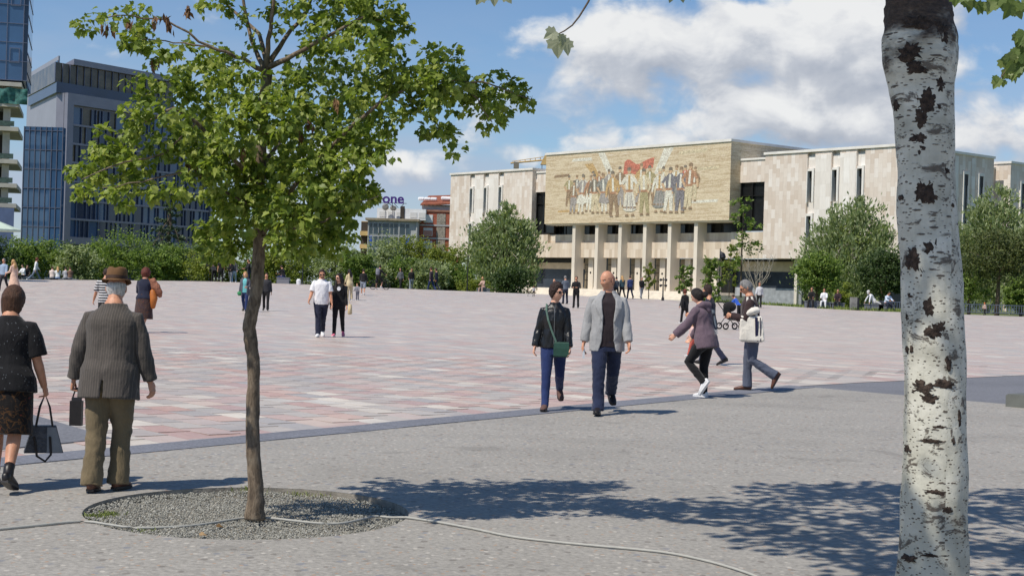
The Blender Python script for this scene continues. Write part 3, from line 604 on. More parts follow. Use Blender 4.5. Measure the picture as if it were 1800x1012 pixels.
# -------- glazed annex in front of the flank
aa = at(43, 222, 236); ab = at(111, 224, 236)
annex = thing('glass_annex', 'low blue glass annex between the tower and the office block', 'building', (aa.x, 236, 0))
AW = ab.x - aa.x; AT = aa.z
MB().box(0, AW, .12, 1.6, .2, AT - .02).build('glass_body', M_GLB, annex)
for k in range(8): MB().box(k * AW / 7 - .05, k * AW / 7 + .05, .0, .118, .2, AT).build('mullion', M_ALUD, annex)
for k in range(1, 9): MB().box(0, AW, .03, .116, k * AT / 8.2 - .04, k * AT / 8.2 + .04).build('transom', M_ALUD, annex)
# -------- unfinished tower on the left edge
tc_ = at(47, 150, 200); tx = tc_.x
tower = thing('unfinished_tower', 'unfinished tower with blue glass above bare concrete floors', 'building', (tx - 18 * math.cos(R(16)), 200 - 18 * math.sin(R(16)), 0), R(16))
def tb(name, mat, *bx, parent=tower):
    m = MB()
    for b in bx: m.box(*b)
    return m.build(name, mat, parent)
GZ = at(20, 150, 200).z
tb('glass_wall', M_GLB, (0, 17.4, .2, 16, GZ + .6, GZ + 26)); tb('corner_strip', M_GLN, (17.4, 18, .3, 15, GZ + .6, GZ + 26))
for k in range(9):
    tb('mullion', M_ALUD, (17.35 - k * 2.1, 17.45 - k * 2.1, .08, .198, GZ + .6, GZ + 26))
for k in range(10):
    tb('transom', M_ALUD, (0, 18.02, .1, .196, GZ + .6 + k * 2.55, GZ + .68 + k * 2.55)); tb('side_transom', M_ALUD, (18.0, 18.06, .3, 15, GZ + 1.8 + k * 2.55, GZ + 1.95 + k * 2.55))
for (k, j) in ((1, 2), (1, 5), (3, 6), (3, 3), (5, 2), (5, 5)):
    x = 17.45 - k * 2.1 + .35; z = GZ + .9 + j * 2.55 - 3
    tb('vent_frame', M_ALUD, (x, x + 1.3, .05, .15, z, z + .1), (x, x + 1.3, .05, .15, z + 1.9, z + 2), (x, x + .1, .05, .15, z + .1, z + 1.9), (x + 1.2, x + 1.3, .05, .15, z + .1, z + 1.9))
slabs = [at(20, y, 200).z for y in (150, 186, 228, 285, 327, 362)]
for i, z in enumerate(slabs): tb('floor_slab', M_CONC, (0, 17.4 - .25 * (i > 0), -.6, 14, z - .28, z + .28))
for i, (za, zb_) in enumerate(zip(slabs, slabs[1:] + [.2])):
    for x in (16.0, 10.5, 5): tb('concrete_column', M_CONC, (x - .9, x, .6, 1.6, zb_ + (.35 if i < 5 else 0), za - .35))
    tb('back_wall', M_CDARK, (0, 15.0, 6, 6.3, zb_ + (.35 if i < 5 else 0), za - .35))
    if i and i < 6: tb('safety_net', pmat('green_safety_net', lin(74, 92, 86), .9, .35, 3), (0, 16.6, -.5, -.46, slabs[i] + .35, slabs[i] + 1.05))
nt_ = MB(); NX_, NZ_ = 22, 8
for i in range(NX_ + 1):
    for j in range(NZ_ + 1): x = 13.6 + 4.6 * i / NX_; z = slabs[1] + .1 + 2.1 * j / NZ_ + .35 * mnoise.noise(Vector((x * .9, 2, 0))) * j / NZ_; nt_.v.append((x, -.75 + .55 * mnoise.noise(Vector((x * 1.3, z * 1.1, 3))), z))
for i in range(NX_):
    for j in range(NZ_): q_ = i * (NZ_ + 1) + j; nt_.f.append((q_, q_ + NZ_ + 1, q_ + NZ_ + 2, q_ + 1))
nt_.build('debris_net', pmat('green_debris_net', lin(60, 108, 102), .8, .35, 2.5, bump=1, bscale=3), tower, True)
for k in range(7): tb('hoarding_panel', pmat('blue_grey_hoarding', lin(96, 110, 144), .6, .1, 1), (17.0 - 2.3 * k - 2.2, 17.0 - 2.3 * k, -2.2, -2.1, .2, at(20, 366, 198).z))
# -------- pale parasol at the left edge
pc = at(-8, 386, 96); pr = thing('parasol', 'pale green cafe parasol at the left edge above the hedge', 'parasol', (pc.x, 96, far_z(pc.x, 100) - .3))
hz = pc.z - pr.location.z; m = MB(); q = 8
ring = [(1.62 * math.cos(2 * math.pi * k / q + .3), 1.62 * math.sin(2 * math.pi * k / q + .3), hz - .62) for k in range(q)]
m.add([(0, 0, hz)] + ring + [(x, y, z - .12) for x, y, z in ring] + [(0, 0, hz - .12)], [(0, 1 + k, 1 + (k + 1) % q) for k in range(q)] + [(1 + k, 1 + q + k, 1 + q + (k + 1) % q, 1 + (k + 1) % q) for k in range(q)] + [(1 + 2 * q, 1 + q + (k + 1) % q, 1 + q + k) for k in range(q)])
m.build('canopy', pmat('pale_green_canvas', lin(198, 214, 196), .8, .06, 3), pr); MB().tube([(0, 0, 0), (0, 0, hz - .1)], [.03, .03], 8).build('pole', M_ALUD, pr)
# -------- apartment blocks behind the trees
def flat(name, label, px0, px1, Y, wall, floors):
    a = at(px0, 420, Y); b = at(px1, 420, Y); t = thing(name, label, 'building', (a.x, Y, 0)); return t, b.x - a.x
M_APG = pmat('grey_render', lin(176, 178, 178), .85, .08, .4); M_APW = pmat('white_metal_sheet', lin(232, 233, 234), .6, .05, .4); M_OCH = pmat('ochre_render', lin(206, 176, 122), .85, .08, .5)
M_WING = pmat('apartment_glass', (.05, .075, .09), .08, .4, .3, spec=.6); M_WFR = pmat('white_window_frame', lin(214, 214, 212), .6, .05, 2); M_BLUE = pmat('blue_poster', lin(46, 84, 176), .6, .1, 1)
ap, W = flat('apartment_block', 'grey apartment block with strip windows under the purple rooftop sign', 646, 733, 300, M_APG, 4)
zt = at(690, 388, 300).z; zs = [at(690, y, 300).z for y in (401, 424, 446, 468)]
MB().box(0, W, .35, 14, 0, zt).build('wall', M_APG, ap)
MB().box(-.5, W + .4, -.5, 14, zt, zt + .45).build('cornice', pmat('weathered_cornice', lin(150, 138, 118), .9, .25, .8), ap)
for z in zs:
    MB().box(0, W, .2, .349, z - 1.5, z - 1.3).build('sill_course', M_APG, ap)
    x = .3
    for k, w in enumerate((.7, 1.0, .7, 1.5, .75, .9, .2, 1.1, .9, .35, 1.0, 1.0)):
        if w > .4 and x + w < W - .2:
            f = MB().box(x, x + w, .18, .348, z - 1.3, z + 1.05).build('window', M_WFR, ap)
            MB().box(x + .07, x + w - .07, .12, .178, z - 1.2, z + .95).build('pane', M_BLUE if (z == zs[1] and k in (0, 8)) else (M_WFR if (z == zs[1] and k == 10) else M_WING), f)
        x += w + .06
for x in (0.0, W * .62, W - .25): MB().box(x, x + .22, .05, .34, 0, zt - .002).build('drainpipe', M_APG, ap)
pent = at(660, 365, 303); MB().box(1.4, W + 1.4, 4.0, 12, zt + .45, pent.z).build('penthouse', M_APW, ap); MB().box(6.2, 7.1, 3.9, 3.99, zt + .5, zt + 3.2).build('penthouse_door', M_CDARK, ap)
for k in range(5): MB().box(1.9 + k * 1.75 + (1.1 if k > 2 else 0), 3.3 + k * 1.75 + (1.1 if k > 2 else 0), 3.93, 3.985, zt + .9, pent.z - .7).build('sheet_panel', M_WFR, ap)
for (x, s) in ((3.2, .7), (4.7, .55), (5.0, .5)):
    d = MB().ball((x, 2.9, zt + 2.2 + s), (s, .18, s), 12, 6).build('satellite_dish', pmat('dish_grey', lin(140, 138, 134), .6, .1, 2), ap); MB().tube([(x, 3.1, zt + .4), (x, 3.1, zt + 2.2 + s)], [.06, .06], 6).build('dish_pole', M_ALUD, d)
for k, z in enumerate(zs):
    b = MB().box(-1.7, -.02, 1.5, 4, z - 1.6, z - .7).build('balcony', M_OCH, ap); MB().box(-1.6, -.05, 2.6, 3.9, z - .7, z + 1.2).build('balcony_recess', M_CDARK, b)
MB().box(-1.75, -.03, 3.9, 13, 0, zs[0] + 1.4).build('side_wall', M_OCH, ap)
br, WB = flat('brick_apartment_block', 'red brick apartment block beside the museum wall', 737, 806, 306, None, 4)
M_BRK = mat_clad('red_brick', .25, .08, [(0, lin(142, 78, 60)), (.5, lin(164, 94, 74)), (1, lin(182, 112, 90))], .5, .006, 1.3, .85, .2)
zt2 = at(760, 372, 306).z; MB().box(0, WB, .3, 14, 0, zt2).build('wall', M_BRK, br)
zf = [at(760, y, 306).z for y in (384, 407, 430, 453)]
for z in zf:
    MB().box(-.05, WB, .12, .298, z - 1.55, z - 1.25).build('string_course', M_APG, br)
    f = MB().box(.8, 2.7, .2, .297, z - .9, z + .75).build('window', M_WFR, br); MB().box(.9, 2.6, .14, .198, z - .8, z + (.65 if z != zf[1] else .2)).build('shutter', M_WFR if z != zf[1] else pmat('pink_blind', lin(186, 140, 128), .8), f)
    MB().box(3.5, 5.3, .18, .296, z - 1.2, z + 1.0).build('grille_panel', pmat('concrete_grille', lin(150, 142, 130), .9, .35, 3.5), br)
    MB().box(6.4, 7.6, .2, .295, z - .9, z + .75).build('window', M_WING, br)
MB().box(-.3, WB, .1, 12, zt2, zt2 + .4).build('parapet', pmat('brick_parapet', lin(150, 110, 92), .9, .2, 1), br)
MB().box(.3, WB, 1, 11, zt2 + .4, zt2 + 1.5).build('roof_storey', M_APG, br)
MB().add([(0, .3, zt2 + 1.5), (WB, .3, zt2 + 2.0), (WB, 12, zt2 + 4.4), (1, 12, zt2 + 4.0), (0, .3, zt2 + 1.2), (WB, .3, zt2 + 1.7), (WB, 12, zt2 + 4.1), (1, 12, zt2 + 3.7)], [(0, 1, 2, 3), (7, 6, 5, 4), (0, 4, 5, 1), (1, 5, 6, 2), (2, 6, 7, 3), (3, 7, 4, 0)]).build('roof', pmat('rust_roof', lin(140, 82, 60), .85, .3, 1.2), br)
for k in range(9): MB().box(.8 + k * .85, .95 + k * .85, .2, 2.2, zt2 + 1.2, zt2 + 1.42).build('rafter', M_CDARK, br)
for k in range(3): MB().tube([(-.5 + k * 1.3, 3, zt2 + 2.75), (.5 + k * 1.3, 3, zt2 + 2.75)], [.36, .36], 10, (0, 0, 1)).build('water_tank', M_APW, br)
MB().tube([(4.3, 3, zt2 + 2.95), (6.5, 3, zt2 + 2.95)], [.42, .42], 10, (0, 0, 1)).build('water_tank', M_APW, br); MB().tube([(6, 3, zt2 + 3.6), (6.7, 3, zt2 + 7.4)], [.06, .04], 6).build('antenna', M_ALUD, br); MB().tube([(6.1, 3, zt2 + 6.2), (7.1, 3, zt2 + 6.9)], [.05, .05], 6).build('antenna_arm', M_ALUD, br)
MB().box(6.9, 9.2, .7, 6, zt2 + 1.9, zt2 + 4.4).build('stair_head', M_BRK, br)
# -------- rooftop sign
sg = at(672, 357, 300); sign = thing('rooftop_sign', 'purple rooftop sign reading one on a steel frame', 'sign', (sg.x, 300.5, 0))
sw = at(711, 357, 300).x - sg.x; M_PUR = pmat('purple_letter', lin(74, 44, 128), .5, .04, 2)
xo = 0
for ch in 'one':
    cv = bpy.data.curves.new('letter', 'FONT'); cv.body = ch; cv.size = 3.0; cv.extrude = .15; cv.offset = .075
    tmp = bpy.data.objects.new('tmp', cv); COL.objects.link(tmp); me = bpy.data.meshes.new_from_object(tmp.evaluated_get(bpy.context.evaluated_depsgraph_get())); bpy.data.objects.remove(tmp)
    for v in me.vertices: v.co = Vector((v.co.x * 1.06, -v.co.z, v.co.y))
    xs = [v.co.x for v in me.vertices]; o = link('letter', me, M_PUR, sign, (xo - min(xs), 0, sg.z + .1)); xo += max(xs) - min(xs) + .16
k_ = sw / xo
for o in sign.children: o.location.x *= k_; o.scale = (k_, 1, k_)
fm = [((0, .6, pent.z), (1.2, .3, sg.z)), ((2.6, .6, pent.z), (1.2, .3, sg.z)), ((2.0, .6, pent.z), (2.0, .3, sg.z + .6)), ((3.2, .6, pent.z), (2.4, .3, sg.z)), ((3.6, .6, pent.z), (4.3, .3, sg.z)), ((-.4, .3, sg.z + .1), (4.9, .3, sg.z + .1))]
for a, b in fm: MB().tube([a, b], [.07, .07], 6, (0, 1, 0)).build('strut', M_ALUD, sign)
# -------- tower crane behind the museum
c0 = at(955, 300, 330); crane = thing('tower_crane', 'yellow tower crane arm showing above the museum roof', 'crane', (c0.x, 330, 0)); M_CR = pmat('crane_yellow', lin(190, 160, 104), .6, .1, 1)
def cp(px, py): p = at(px, py, 330); return (p.x - c0.x, 0, p.z)
MB().tube([cp(898, 287), cp(962, 281)], [.18, .18], 4, (0, 0, 1)).build('counter_jib', M_CR, crane); MB().tube([cp(900, 284), cp(955, 276)], [.07, .07], 4, (0, 0, 1)).build('tie_bar', M_CR, crane)
for k in range(6): MB().tube([cp(905 + k * 9, 286 - k * .9), cp(905 + k * 9, 283.6 - k * 1.3)], [.08, .08], 4).build('brace', M_CR, crane)
a = cp(903, 286); MB().box(a[0], a[0] + 1.2, -.6, .6, a[2] - 1.3, a[2] + .1).build('counterweight', pmat('crane_ballast', lin(128, 122, 108), .9), crane)
a = cp(950, 285); MB().add([(a[0], -.8, a[2] - .6), (a[0] + 1.7, -.8, a[2] - .6), (a[0] + 1.7, .8, a[2] - .6), (a[0], .8, a[2] - .6), (a[0] + .9, -.5, a[2] + 1.5), (a[0] + 1.5, -.5, a[2] + 1.5), (a[0] + 1.5, .5, a[2] + 1.5), (a[0] + .9, .5, a[2] + 1.5)], [(0, 3, 2, 1), (4, 5, 6, 7), (0, 1, 5, 4), (1, 2, 6, 5), (2, 3, 7, 6), (3, 0, 4, 7)]).build('slewing_head', M_CR, crane)
for dx in (0, 1.1):
    for dy in (-.55, .55): MB().box(a[0] + .3 + dx, a[0] + .45 + dx, dy - .08, dy + .08, 0, a[2] - .6).build('mast_leg', M_ALUD, crane)
# ================================================================ trees and shrubs
def mat_leaf(name, cols, trans=.42, rough=.5):
    if name in _mc: return _mc[name]
    m = bpy.data.materials.new(name); m.use_nodes = True; nt = m.node_tree; t = NT(nt); b = nt.nodes['Principled BSDF']; out = nt.nodes['Material Output']
    gi = t.n('ShaderNodeNewGeometry').outputs['Random Per Island']; oi = t.n('ShaderNodeObjectInfo').outputs['Random']
    p = t.n('ShaderNodeNewGeometry').outputs['Position']; f = t.m('FRACT', t.m('ADD', gi, oi)); k = len(cols) - 1
    col = t.ramp(f, [(i / k, c) for i, c in enumerate(cols)])
    t.set(b.inputs['Base Color'], col); b.inputs['Roughness'].default_value = rough; b.inputs['Specular IOR Level'].default_value = .35
    tr = t.n('ShaderNodeBsdfTranslucent', i_Color=t.mix(1.0, col, (1.15, 1.2, .55, 1), 'MULTIPLY'))
    mx = t.n('ShaderNodeMixShader', i_0=trans, i_1=b.outputs[0], i_2=tr); t.set(out.inputs['Surface'], mx); _mc[name] = m; return m
GREEN = [lin(84, 106, 50), lin(106, 130, 60), lin(124, 146, 70), lin(148, 166, 86)]
L_HEDGE = mat_leaf('hedge_leaf', GREEN); L_YEL = mat_leaf('yellow_green_leaf', [lin(104, 116, 50), lin(130, 142, 60), lin(152, 160, 72)])
L_SILV = mat_leaf('silver_green_leaf', [lin(112, 126, 84), lin(136, 150, 104), lin(158, 170, 124), lin(182, 190, 150)]); L_DARK = mat_leaf('dark_leaf', [lin(54, 72, 40), lin(70, 90, 50), lin(88, 108, 60)])
L_PINE = mat_leaf('pine_needle', [lin(54, 68, 34), lin(78, 88, 42), lin(98, 104, 50)], .15); L_CED = mat_leaf('cedar_needle', [lin(60, 78, 58), lin(80, 98, 72), lin(98, 114, 86)], .15)
M_BARKD = pmat('brown_bark', lin(92, 80, 66), .9, .25, 8, bump=.5, stretch=(1, 1, .3)); M_BARKG = pmat('pale_grey_bark', lin(158, 150, 136), .85, .15, 5)
def leaf_quad(mb, c, s, rng, up=.3, el=1.6, ax=None):
    n = (Vector((rng.gauss(0, 1), rng.gauss(0, 1), rng.gauss(0, 1) + up * .5)) + sdir * .9).normalized()
    a = n.cross(Vector((rng.gauss(0, 1), rng.gauss(0, 1), rng.gauss(0, 1)))) if ax is None else ax + .4 * Vector((rng.gauss(0, 1), rng.gauss(0, 1), rng.gauss(0, 1)))
    if a.length < 1e-3: return
    a.normalize(); b = n.cross(a).normalized(); a *= s * el * .5; b *= s * .5; o = len(mb.v); q = n * (s * .12)
    mb.v += [tuple(c - a), tuple(c + b * .9 + q), tuple(c + a), tuple(c - b * .9 + q)]; mb.f += [(o, o + 1, o + 2), (o, o + 2, o + 3)]
def crown_tree(name, label, cat, X, Y, z0, blobs, mat, nleaf, ls, trunk=None, bark=M_BARKD, seed=1, up=.3, el=1.6, group=None, clump=.28, ax=None, shell=.75):
    """blobs: (dx, dy, z, rx, ry, rz) ellipsoids in metres above z0; leaves sit in clumps through their volume, limbs run to the clumps"""
    rng = random.Random(seed); t = thing(name, label, cat, (X, Y, z0), 0, group); mb = MB(); tot = sum(b[3] * b[4] * b[5] for b in blobs) ** 1.0; ends = []
    wsum = sum((b[3] * b[5]) for b in blobs)
    for b in blobs:
        nb = max(20, int(nleaf * b[3] * b[5] / wsum)); ncl = max(6, nb // 26)
        for _ in range(ncl):
            d = Vector((rng.gauss(0, 1), rng.gauss(0, 1), rng.gauss(0, 1))).normalized(); rr = shell + (1.08 - shell) * rng.random() if rng.random() < .75 else rng.random() ** .4 * .8
            c = Vector((b[0] + d.x * b[3] * rr, b[1] + d.y * b[4] * rr, b[2] + d.z * b[5] * rr))
            if c.z < .12: c.z = .12 + rng.random() * .3
            if rng.random() < .10: ends.append(c)
            cs = clump * (b[3] + b[5]) * .5 * rng.uniform(.5, 1.1)
            for _k in range(26):
                q = c + Vector((rng.gauss(0, cs), rng.gauss(0, cs), rng.gauss(0, cs * .8)))
                if q.z < .05: q.z = .05 + rng.random() * .2
                leaf_quad(mb, q, ls * rng.uniform(.6, 1.35), rng, up, el, ax(d, rng) if ax else None)
    mb.build('crown', mat, t)
    if trunk:
        r, h = trunk; tb_ = MB(); top = Vector((blobs[0][0], blobs[0][1], h)); mid = Vector((rng.uniform(-.15, .15) * h * .1, 0, h * .5))
        tb_.tube([(0, 0, -.1), mid, top], [r * 1.25, r * .9, r * .45], 8)
        tr = tb_.build('trunk', bark, t, True)
        for e in ends[:16]:
            st = mid.lerp(top, rng.uniform(.0, .9)); k = st.lerp(e, .5) + Vector((0, 0, .06 * h)); MB().tube([st, k, e], [r * .42, r * .25, r * .08], 5).build('limb', bark, tr)
    return t
# hedge row and park trees behind the ridge: px centre, top py, half width px, distance, material, seed
hedge = [(-6, 424, 36, 112, L_DARK, 'dark bushy tree at the left edge below the parasol'), (42, 428, 32, 118, L_HEDGE, 'rounded green shrub right of the dark bush at the left edge'), (92, 426, 34, 121, L_HEDGE, 'green shrub behind the people sitting at left'), (140, 438, 34, 118, L_SILV, 'pale greyish shrub left of the man in the hat'),
         (178, 430, 28, 124, L_HEDGE, 'loose green shrub directly left of the brown hat'), (222, 410, 46, 121, L_HEDGE, 'tall domed green tree above the brown hat'), (275, 440, 34, 119, L_HEDGE, 'green shrub right of the red haired woman'), (322, 436, 36, 122, L_HEDGE, 'green shrub under the cedar'), (372, 440, 40, 119, L_YEL, 'yellowish shrub behind the people in black under the maple'),
         (440, 446, 36, 121, L_HEDGE, 'green shrub behind the maple trunk'), (495, 450, 36, 118, L_YEL, 'bright shrub behind the seated person beside the maple trunk'), (540, 436, 38, 123, L_HEDGE, 'green tree behind the man in the white shirt'), (592, 442, 38, 120, L_SILV, 'greyish shrub behind the woman in black'), (632, 452, 26, 118, L_HEDGE, 'small green shrub behind the woman in beige'),
         (676, 418, 30, 126, L_SILV, 'narrow silvery tree in front of the grey apartment block'), (655, 470, 30, 119, L_SILV, 'silvery shrub behind the cyclist'), (735, 428, 40, 128, L_YEL, 'yellow green tree in front of the brick apartment block'), (706, 462, 28, 120, L_HEDGE, 'low green shrub right of the cyclist'), (755, 462, 34, 119, L_SILV, 'greyish shrub behind the two walkers near the museum'), (790, 440, 34, 126, L_YEL, 'leafy yellow green tree at the corner of the museum'), (800, 476, 28, 120, L_HEDGE, 'dense green shrub below the museum corner')]
for i, (px, py, hw, Y, mt, lb) in enumerate(hedge):
    p = at(px, py - 8, Y); z0 = far_z(p.x, Y) - .1; h = p.z - z0; w = hw / FPX * Y * 1.15; rng = random.Random(40 + i)
    bl = [(0, 0, h * .50, w, w * .8, h * .50)] + [(rng.uniform(-.6, .6) * w, rng.uniform(-.6, .2) * w, h * rng.uniform(.3, .75), w * .5, w * .5, h * .28) for _ in range(4)]
    crown_tree('shrub' if h < 4 else 'park_tree', lb, 'shrub' if h < 4 else 'tree', p.x, Y, z0, bl, mt, 6500, .125, (.09, h * .7), seed=100 + i, group='hedge and trees along the far edge of the square', clump=.16)
# cedar in front of the office block
p = at(300, 355, 128); z0 = far_z(p.x, 128) - .1; h = p.z - z0
crown_tree('cedar_tree', 'dark grey green cedar with drooping tiers before the office block', 'tree', p.x, 128, z0, [(0, 0, h * .93, .7, .7, h * .07)] + [(math.cos(k * 2.4) * .5, math.sin(k * 2.4) * .5, h * (.86 - k * .085), 1.0 + k * .28, 1.0 + k * .28, h * .035) for k in range(8)], L_CED, 5200, .15, (.16, h * .95), seed=7, up=1.2, clump=.12, shell=.3)
# large silver-leaved tree before the left wing
def upright(d, rng): return Vector((d.x * .6, d.y * .6, 1.0))
def willow(name, label, px, py, pyb, hwl, Y, mt, seed, n=15000, ls=.19, z0=None):
    p = at(px, py, Y); z0 = (far_z(p.x, Y) - .1) if z0 is None else z0; h = p.z - z0; w = hwl / FPX * Y
    bl = [(0, 0, h * .42, w, w * .85, h * .38), (w * .15, 0, h * .68, w * .62, w * .55, h * .26), (w * .2, 0, h * .86, w * .28, w * .28, h * .15), (-w * .5, 0, h * .5, w * .45, w * .4, h * .24), (w * .55, -.2, h * .52, w * .42, w * .4, h * .25), (-w * .1, -.4, h * .2, w * .85, w * .6, h * .18), (-w * .25, 0, h * .72, w * .35, w * .3, h * .16)]
    return crown_tree(name, label, 'tree', p.x, Y, z0, bl, mt, n, ls, (.22, h * .8), M_BARKG, seed, .2, 2.3, None, .17, upright, .55)
willow('willow_tree', 'big silvery green tree in front of the museum left wing', 884, 352, 515, 66, 165, L_SILV, 11)
willow('willow_tree', 'large silvery tree before the right wing left of the white poplar trunk', 1497, 340, 540, 84, 128, L_SILV, 12, 15000, .16)
willow('willow_tree', 'tall silvery tree right of the white poplar trunk by the shaded museum wall', 1742, 320, 550, 74, 140, L_SILV, 13, 14000, .17)
willow('willow_tree', 'silvery tree cut by the right edge of the picture', 1806, 372, 550, 40, 132, L_SILV, 14, 7000, .16)
def roundtree(name, label, px, py, hw, Y, mt, seed, n=8000, ls=.14, stem=.0, cat='tree', z0=None, tr=.12):
    p = at(px, py, Y); z0 = (ground(p.x, Y) - .05) if z0 is None else z0; h = p.z - z0; w = hw / FPX * Y; b0 = stem * h; rng = random.Random(seed); hh = (h - b0) / 2
    bl = [(0, 0, b0 + hh, w, w * .85, hh)] + [(rng.uniform(-.65, .65) * w, rng.uniform(-.5, .3) * w, b0 + hh * rng.uniform(.5, 1.6), w * .45, w * .45, hh * .4) for _ in range(5)]
    return crown_tree(name, label, cat, p.x, Y, z0, bl, mt, n, ls, (tr, b0 + hh * 1.3), M_BARKD, seed, .3, 1.5, None, .17)
roundtree('park_tree', 'low round green tree left of the grey pillar before the museum', 1438, 446, 42, 112, L_HEDGE, 21, stem=.28)
roundtree('park_tree', 'dark leafy tree above the people lounging near the white poplar trunk', 1550, 442, 42, 114, L_DARK, 22, stem=.28)
roundtree('shrub', 'brownish green shrub left of the grey pillar', 1482, 500, 16, 100, L_YEL, 23, 1400, .12, cat='shrub', tr=.04)
roundtree('pine_tree', 'dark yellowish pine right of the white poplar trunk', 1756, 404, 66, 112, L_PINE, 24, 14000, .11, stem=.36, tr=.16)
roundtree('park_tree', 'green tree low behind the white poplar trunk on its right', 1705, 470, 34, 116, L_HEDGE, 25, 5000, .13, stem=.2)
roundtree('park_tree', 'green tree under the pine at the right edge', 1796, 486, 30, 118, L_HEDGE, 28, 5000, .13, stem=.15)
roundtree('shrub', 'low rounded bright green shrub at the foot of the museum steps', 832, 489, 28, 118, L_YEL, 26, 4000, .09, cat='shrub', tr=.04)
roundtree('shrub', 'dark green bushes under the big silvery tree', 906, 470, 42, 150, L_DARK, 27, 5000, .17, cat='shrub', tr=.06)
# slender young trees before the entrance
def sapling(label, px, pyt, pyb, hw, Y, mt, seed, n, stem, ls=.14, tr=.05):
    p = at(px, pyt, Y); q = at(px, pyb, Y); z0 = q.z; h = p.z - z0; w = hw / FPX * Y; rng = random.Random(seed); k = 6
    bl = [(rng.uniform(-.3, .3) * w, 0, h * (stem + (1 - stem) * (i + .5) / k), w * rng.uniform(.45, 1.0), w * .6, h * (1 - stem) / k * .62) for i in range(k)]
    return crown_tree('sapling', label, 'tree', p.x, Y, z0, bl, mt, n, ls, (tr, h * .93), M_BARKD, seed, .3, 1.6, None, .22)
sapling('thin sparse sapling right of the man in the grey blazer', 1142, 462, 526, 13, 104, L_YEL, 31, 420, .3, .10, .03)
sapling('leafy sapling with pale double stem left of the girl in black', 1204, 466, 520, 16, 106, L_HEDGE, 32, 1000, .12, .12, .03)
sapling('bushy green sapling above the girl in the purple hoodie', 1250, 456, 534, 21, 100, L_HEDGE, 33, 1900, .05, .12, .03)
sapling('tall airy sapling before the museum window right of the mosaic', 1307, 350, 520, 34, 118, L_HEDGE, 34, 900, .28, .17, .07)
sapling('thin reddish sapling left of the bare shrub', 1284, 430, 520, 14, 112, L_YEL, 35, 260, .2, .10, .03)
# bare many-stemmed shrub
b0 = at(1330, 502, 108); bare = thing('bare_shrub', 'leafless grey many-stemmed shrub above the grey haired man', 'shrub', (b0.x, 108, b0.z - .4)); rng = random.Random(77)
for k in range(9):
    a = -.85 + 1.7 * k / 8; m = MB(); L = rng.uniform(1.9, 3.1); p0 = Vector((0, 0, 0)); p1 = Vector((math.sin(a) * L * .4, rng.uniform(-.3, .3), L * .42)); p2 = Vector((math.sin(a) * L * .62, rng.uniform(-.4, .4), L)); m.tube([p0, p1, p2], [.04, .028, .008], 5)
    for _ in range(7):
        s = p1.lerp(p2, rng.uniform(-.4, .9)); e = s + Vector((rng.uniform(-.5, .5), rng.uniform(-.4, .4), rng.uniform(.3, .8))); m.tube([s, (s + e) / 2 + Vector((rng.uniform(-.08, .08), 0, 0)), e], [.016, .011, .004], 4)
    m.build('stem', M_BARKG, bare)
# strip of grass at the edge of the square
gs = MB(); rng = random.Random(12)
for _ in range(2600):
    X = rng.uniform(13.0, 27); Y = ridge_y(X) + rng.uniform(.3, 6); z = far_z(X, Y) - .02; h = rng.uniform(.1, .32); a = rng.uniform(0, 6.28); w = .05
    gs.add([(X - w, Y, z), (X + w, Y, z), (X + math.cos(a) * .1, Y + math.sin(a) * .1, z + h)], [(0, 1, 2)])
tag(gs.build('grass', mat_leaf('lawn_blade', [lin(104, 122, 58), lin(132, 146, 76), lin(150, 158, 92)], .3)), 'strip of long grass at the far right edge of the square', 'grass', kind='stuff')

# -------- young maple in the pit
TB = Vector((-1.70, 10.02)); MY = 10.02
maple = thing('maple_tree', 'young maple with a crooked brown trunk in the round gravel pit', 'tree', (TB.x, TB.y, pz - .08)); MO = maple.location.copy()
def mat_maplebark():
    m = bpy.data.materials.new('maple_bark'); m.use_nodes = True; t = NT(m.node_tree); b = m.node_tree.nodes['Principled BSDF']; p = t.n('ShaderNodeTexCoord').outputs['Object']
    q = t.n('ShaderNodeMapping', i_Vector=p, i_Scale=(1, 1, .28)).outputs[0]; nz = t.noise(q, 34, 6, .68, .5); pat = t.noise(p, 5, 4, .6)
    col = t.ramp(nz, [(.3, lin(62, 52, 42)), (.5, lin(112, 97, 80)), (.68, lin(146, 130, 110))]); col = t.mix(t.m('MULTIPLY', t.ss(pat, .5, .7), .4), col, lin(150, 140, 122) + (1,))
    t.set(b.inputs['Base Color'], col); b.inputs['Roughness'].default_value = .9; t.set(b.inputs['Normal'], t.n('ShaderNodeBump', i_Strength=.9, i_Distance=.012, i_Height=nz)); return m
M_MBARK = mat_maplebark()
tp = [(447, 912, 19), (449, 890, 15.5), (450, 850, 13.5), (445, 800, 12), (444, 740, 11.5), (446, 680, 11), (446, 630, 10.8), (440, 595, 11.5), (438, 572, 11.5), (443, 548, 11), (450, 520, 11), (454, 470, 11), (456, 430, 10.5), (456, 380, 10), (457, 320, 9.5), (460, 260, 9), (463, 200, 9), (467, 150, 9.5), (470, 118, 10)]
def mp(px, py, dy=0): return at(px, py, MY + dy) - MO
mb = MB(); rngm = random.Random(2); pts = []; rads = []
for (x, y, r) in tp: pts.append(mp(x, y, .02 * math.sin(y * .02))); rads.append(r / FPX * MY * 1.02)
fine_p, fine_r = [], []
for i in range(len(pts) - 1):
    for k in range(4): f = k / 4; fine_p.append(pts[i].lerp(pts[i + 1], f) + Vector((rngm.gauss(0, .0014), rngm.gauss(0, .0014), 0))); fine_r.append((rads[i] + (rads[i + 1] - rads[i]) * f) * rngm.uniform(.96, 1.05))
mb.tube(fine_p, fine_r, 18, cap=True, rnd=False)
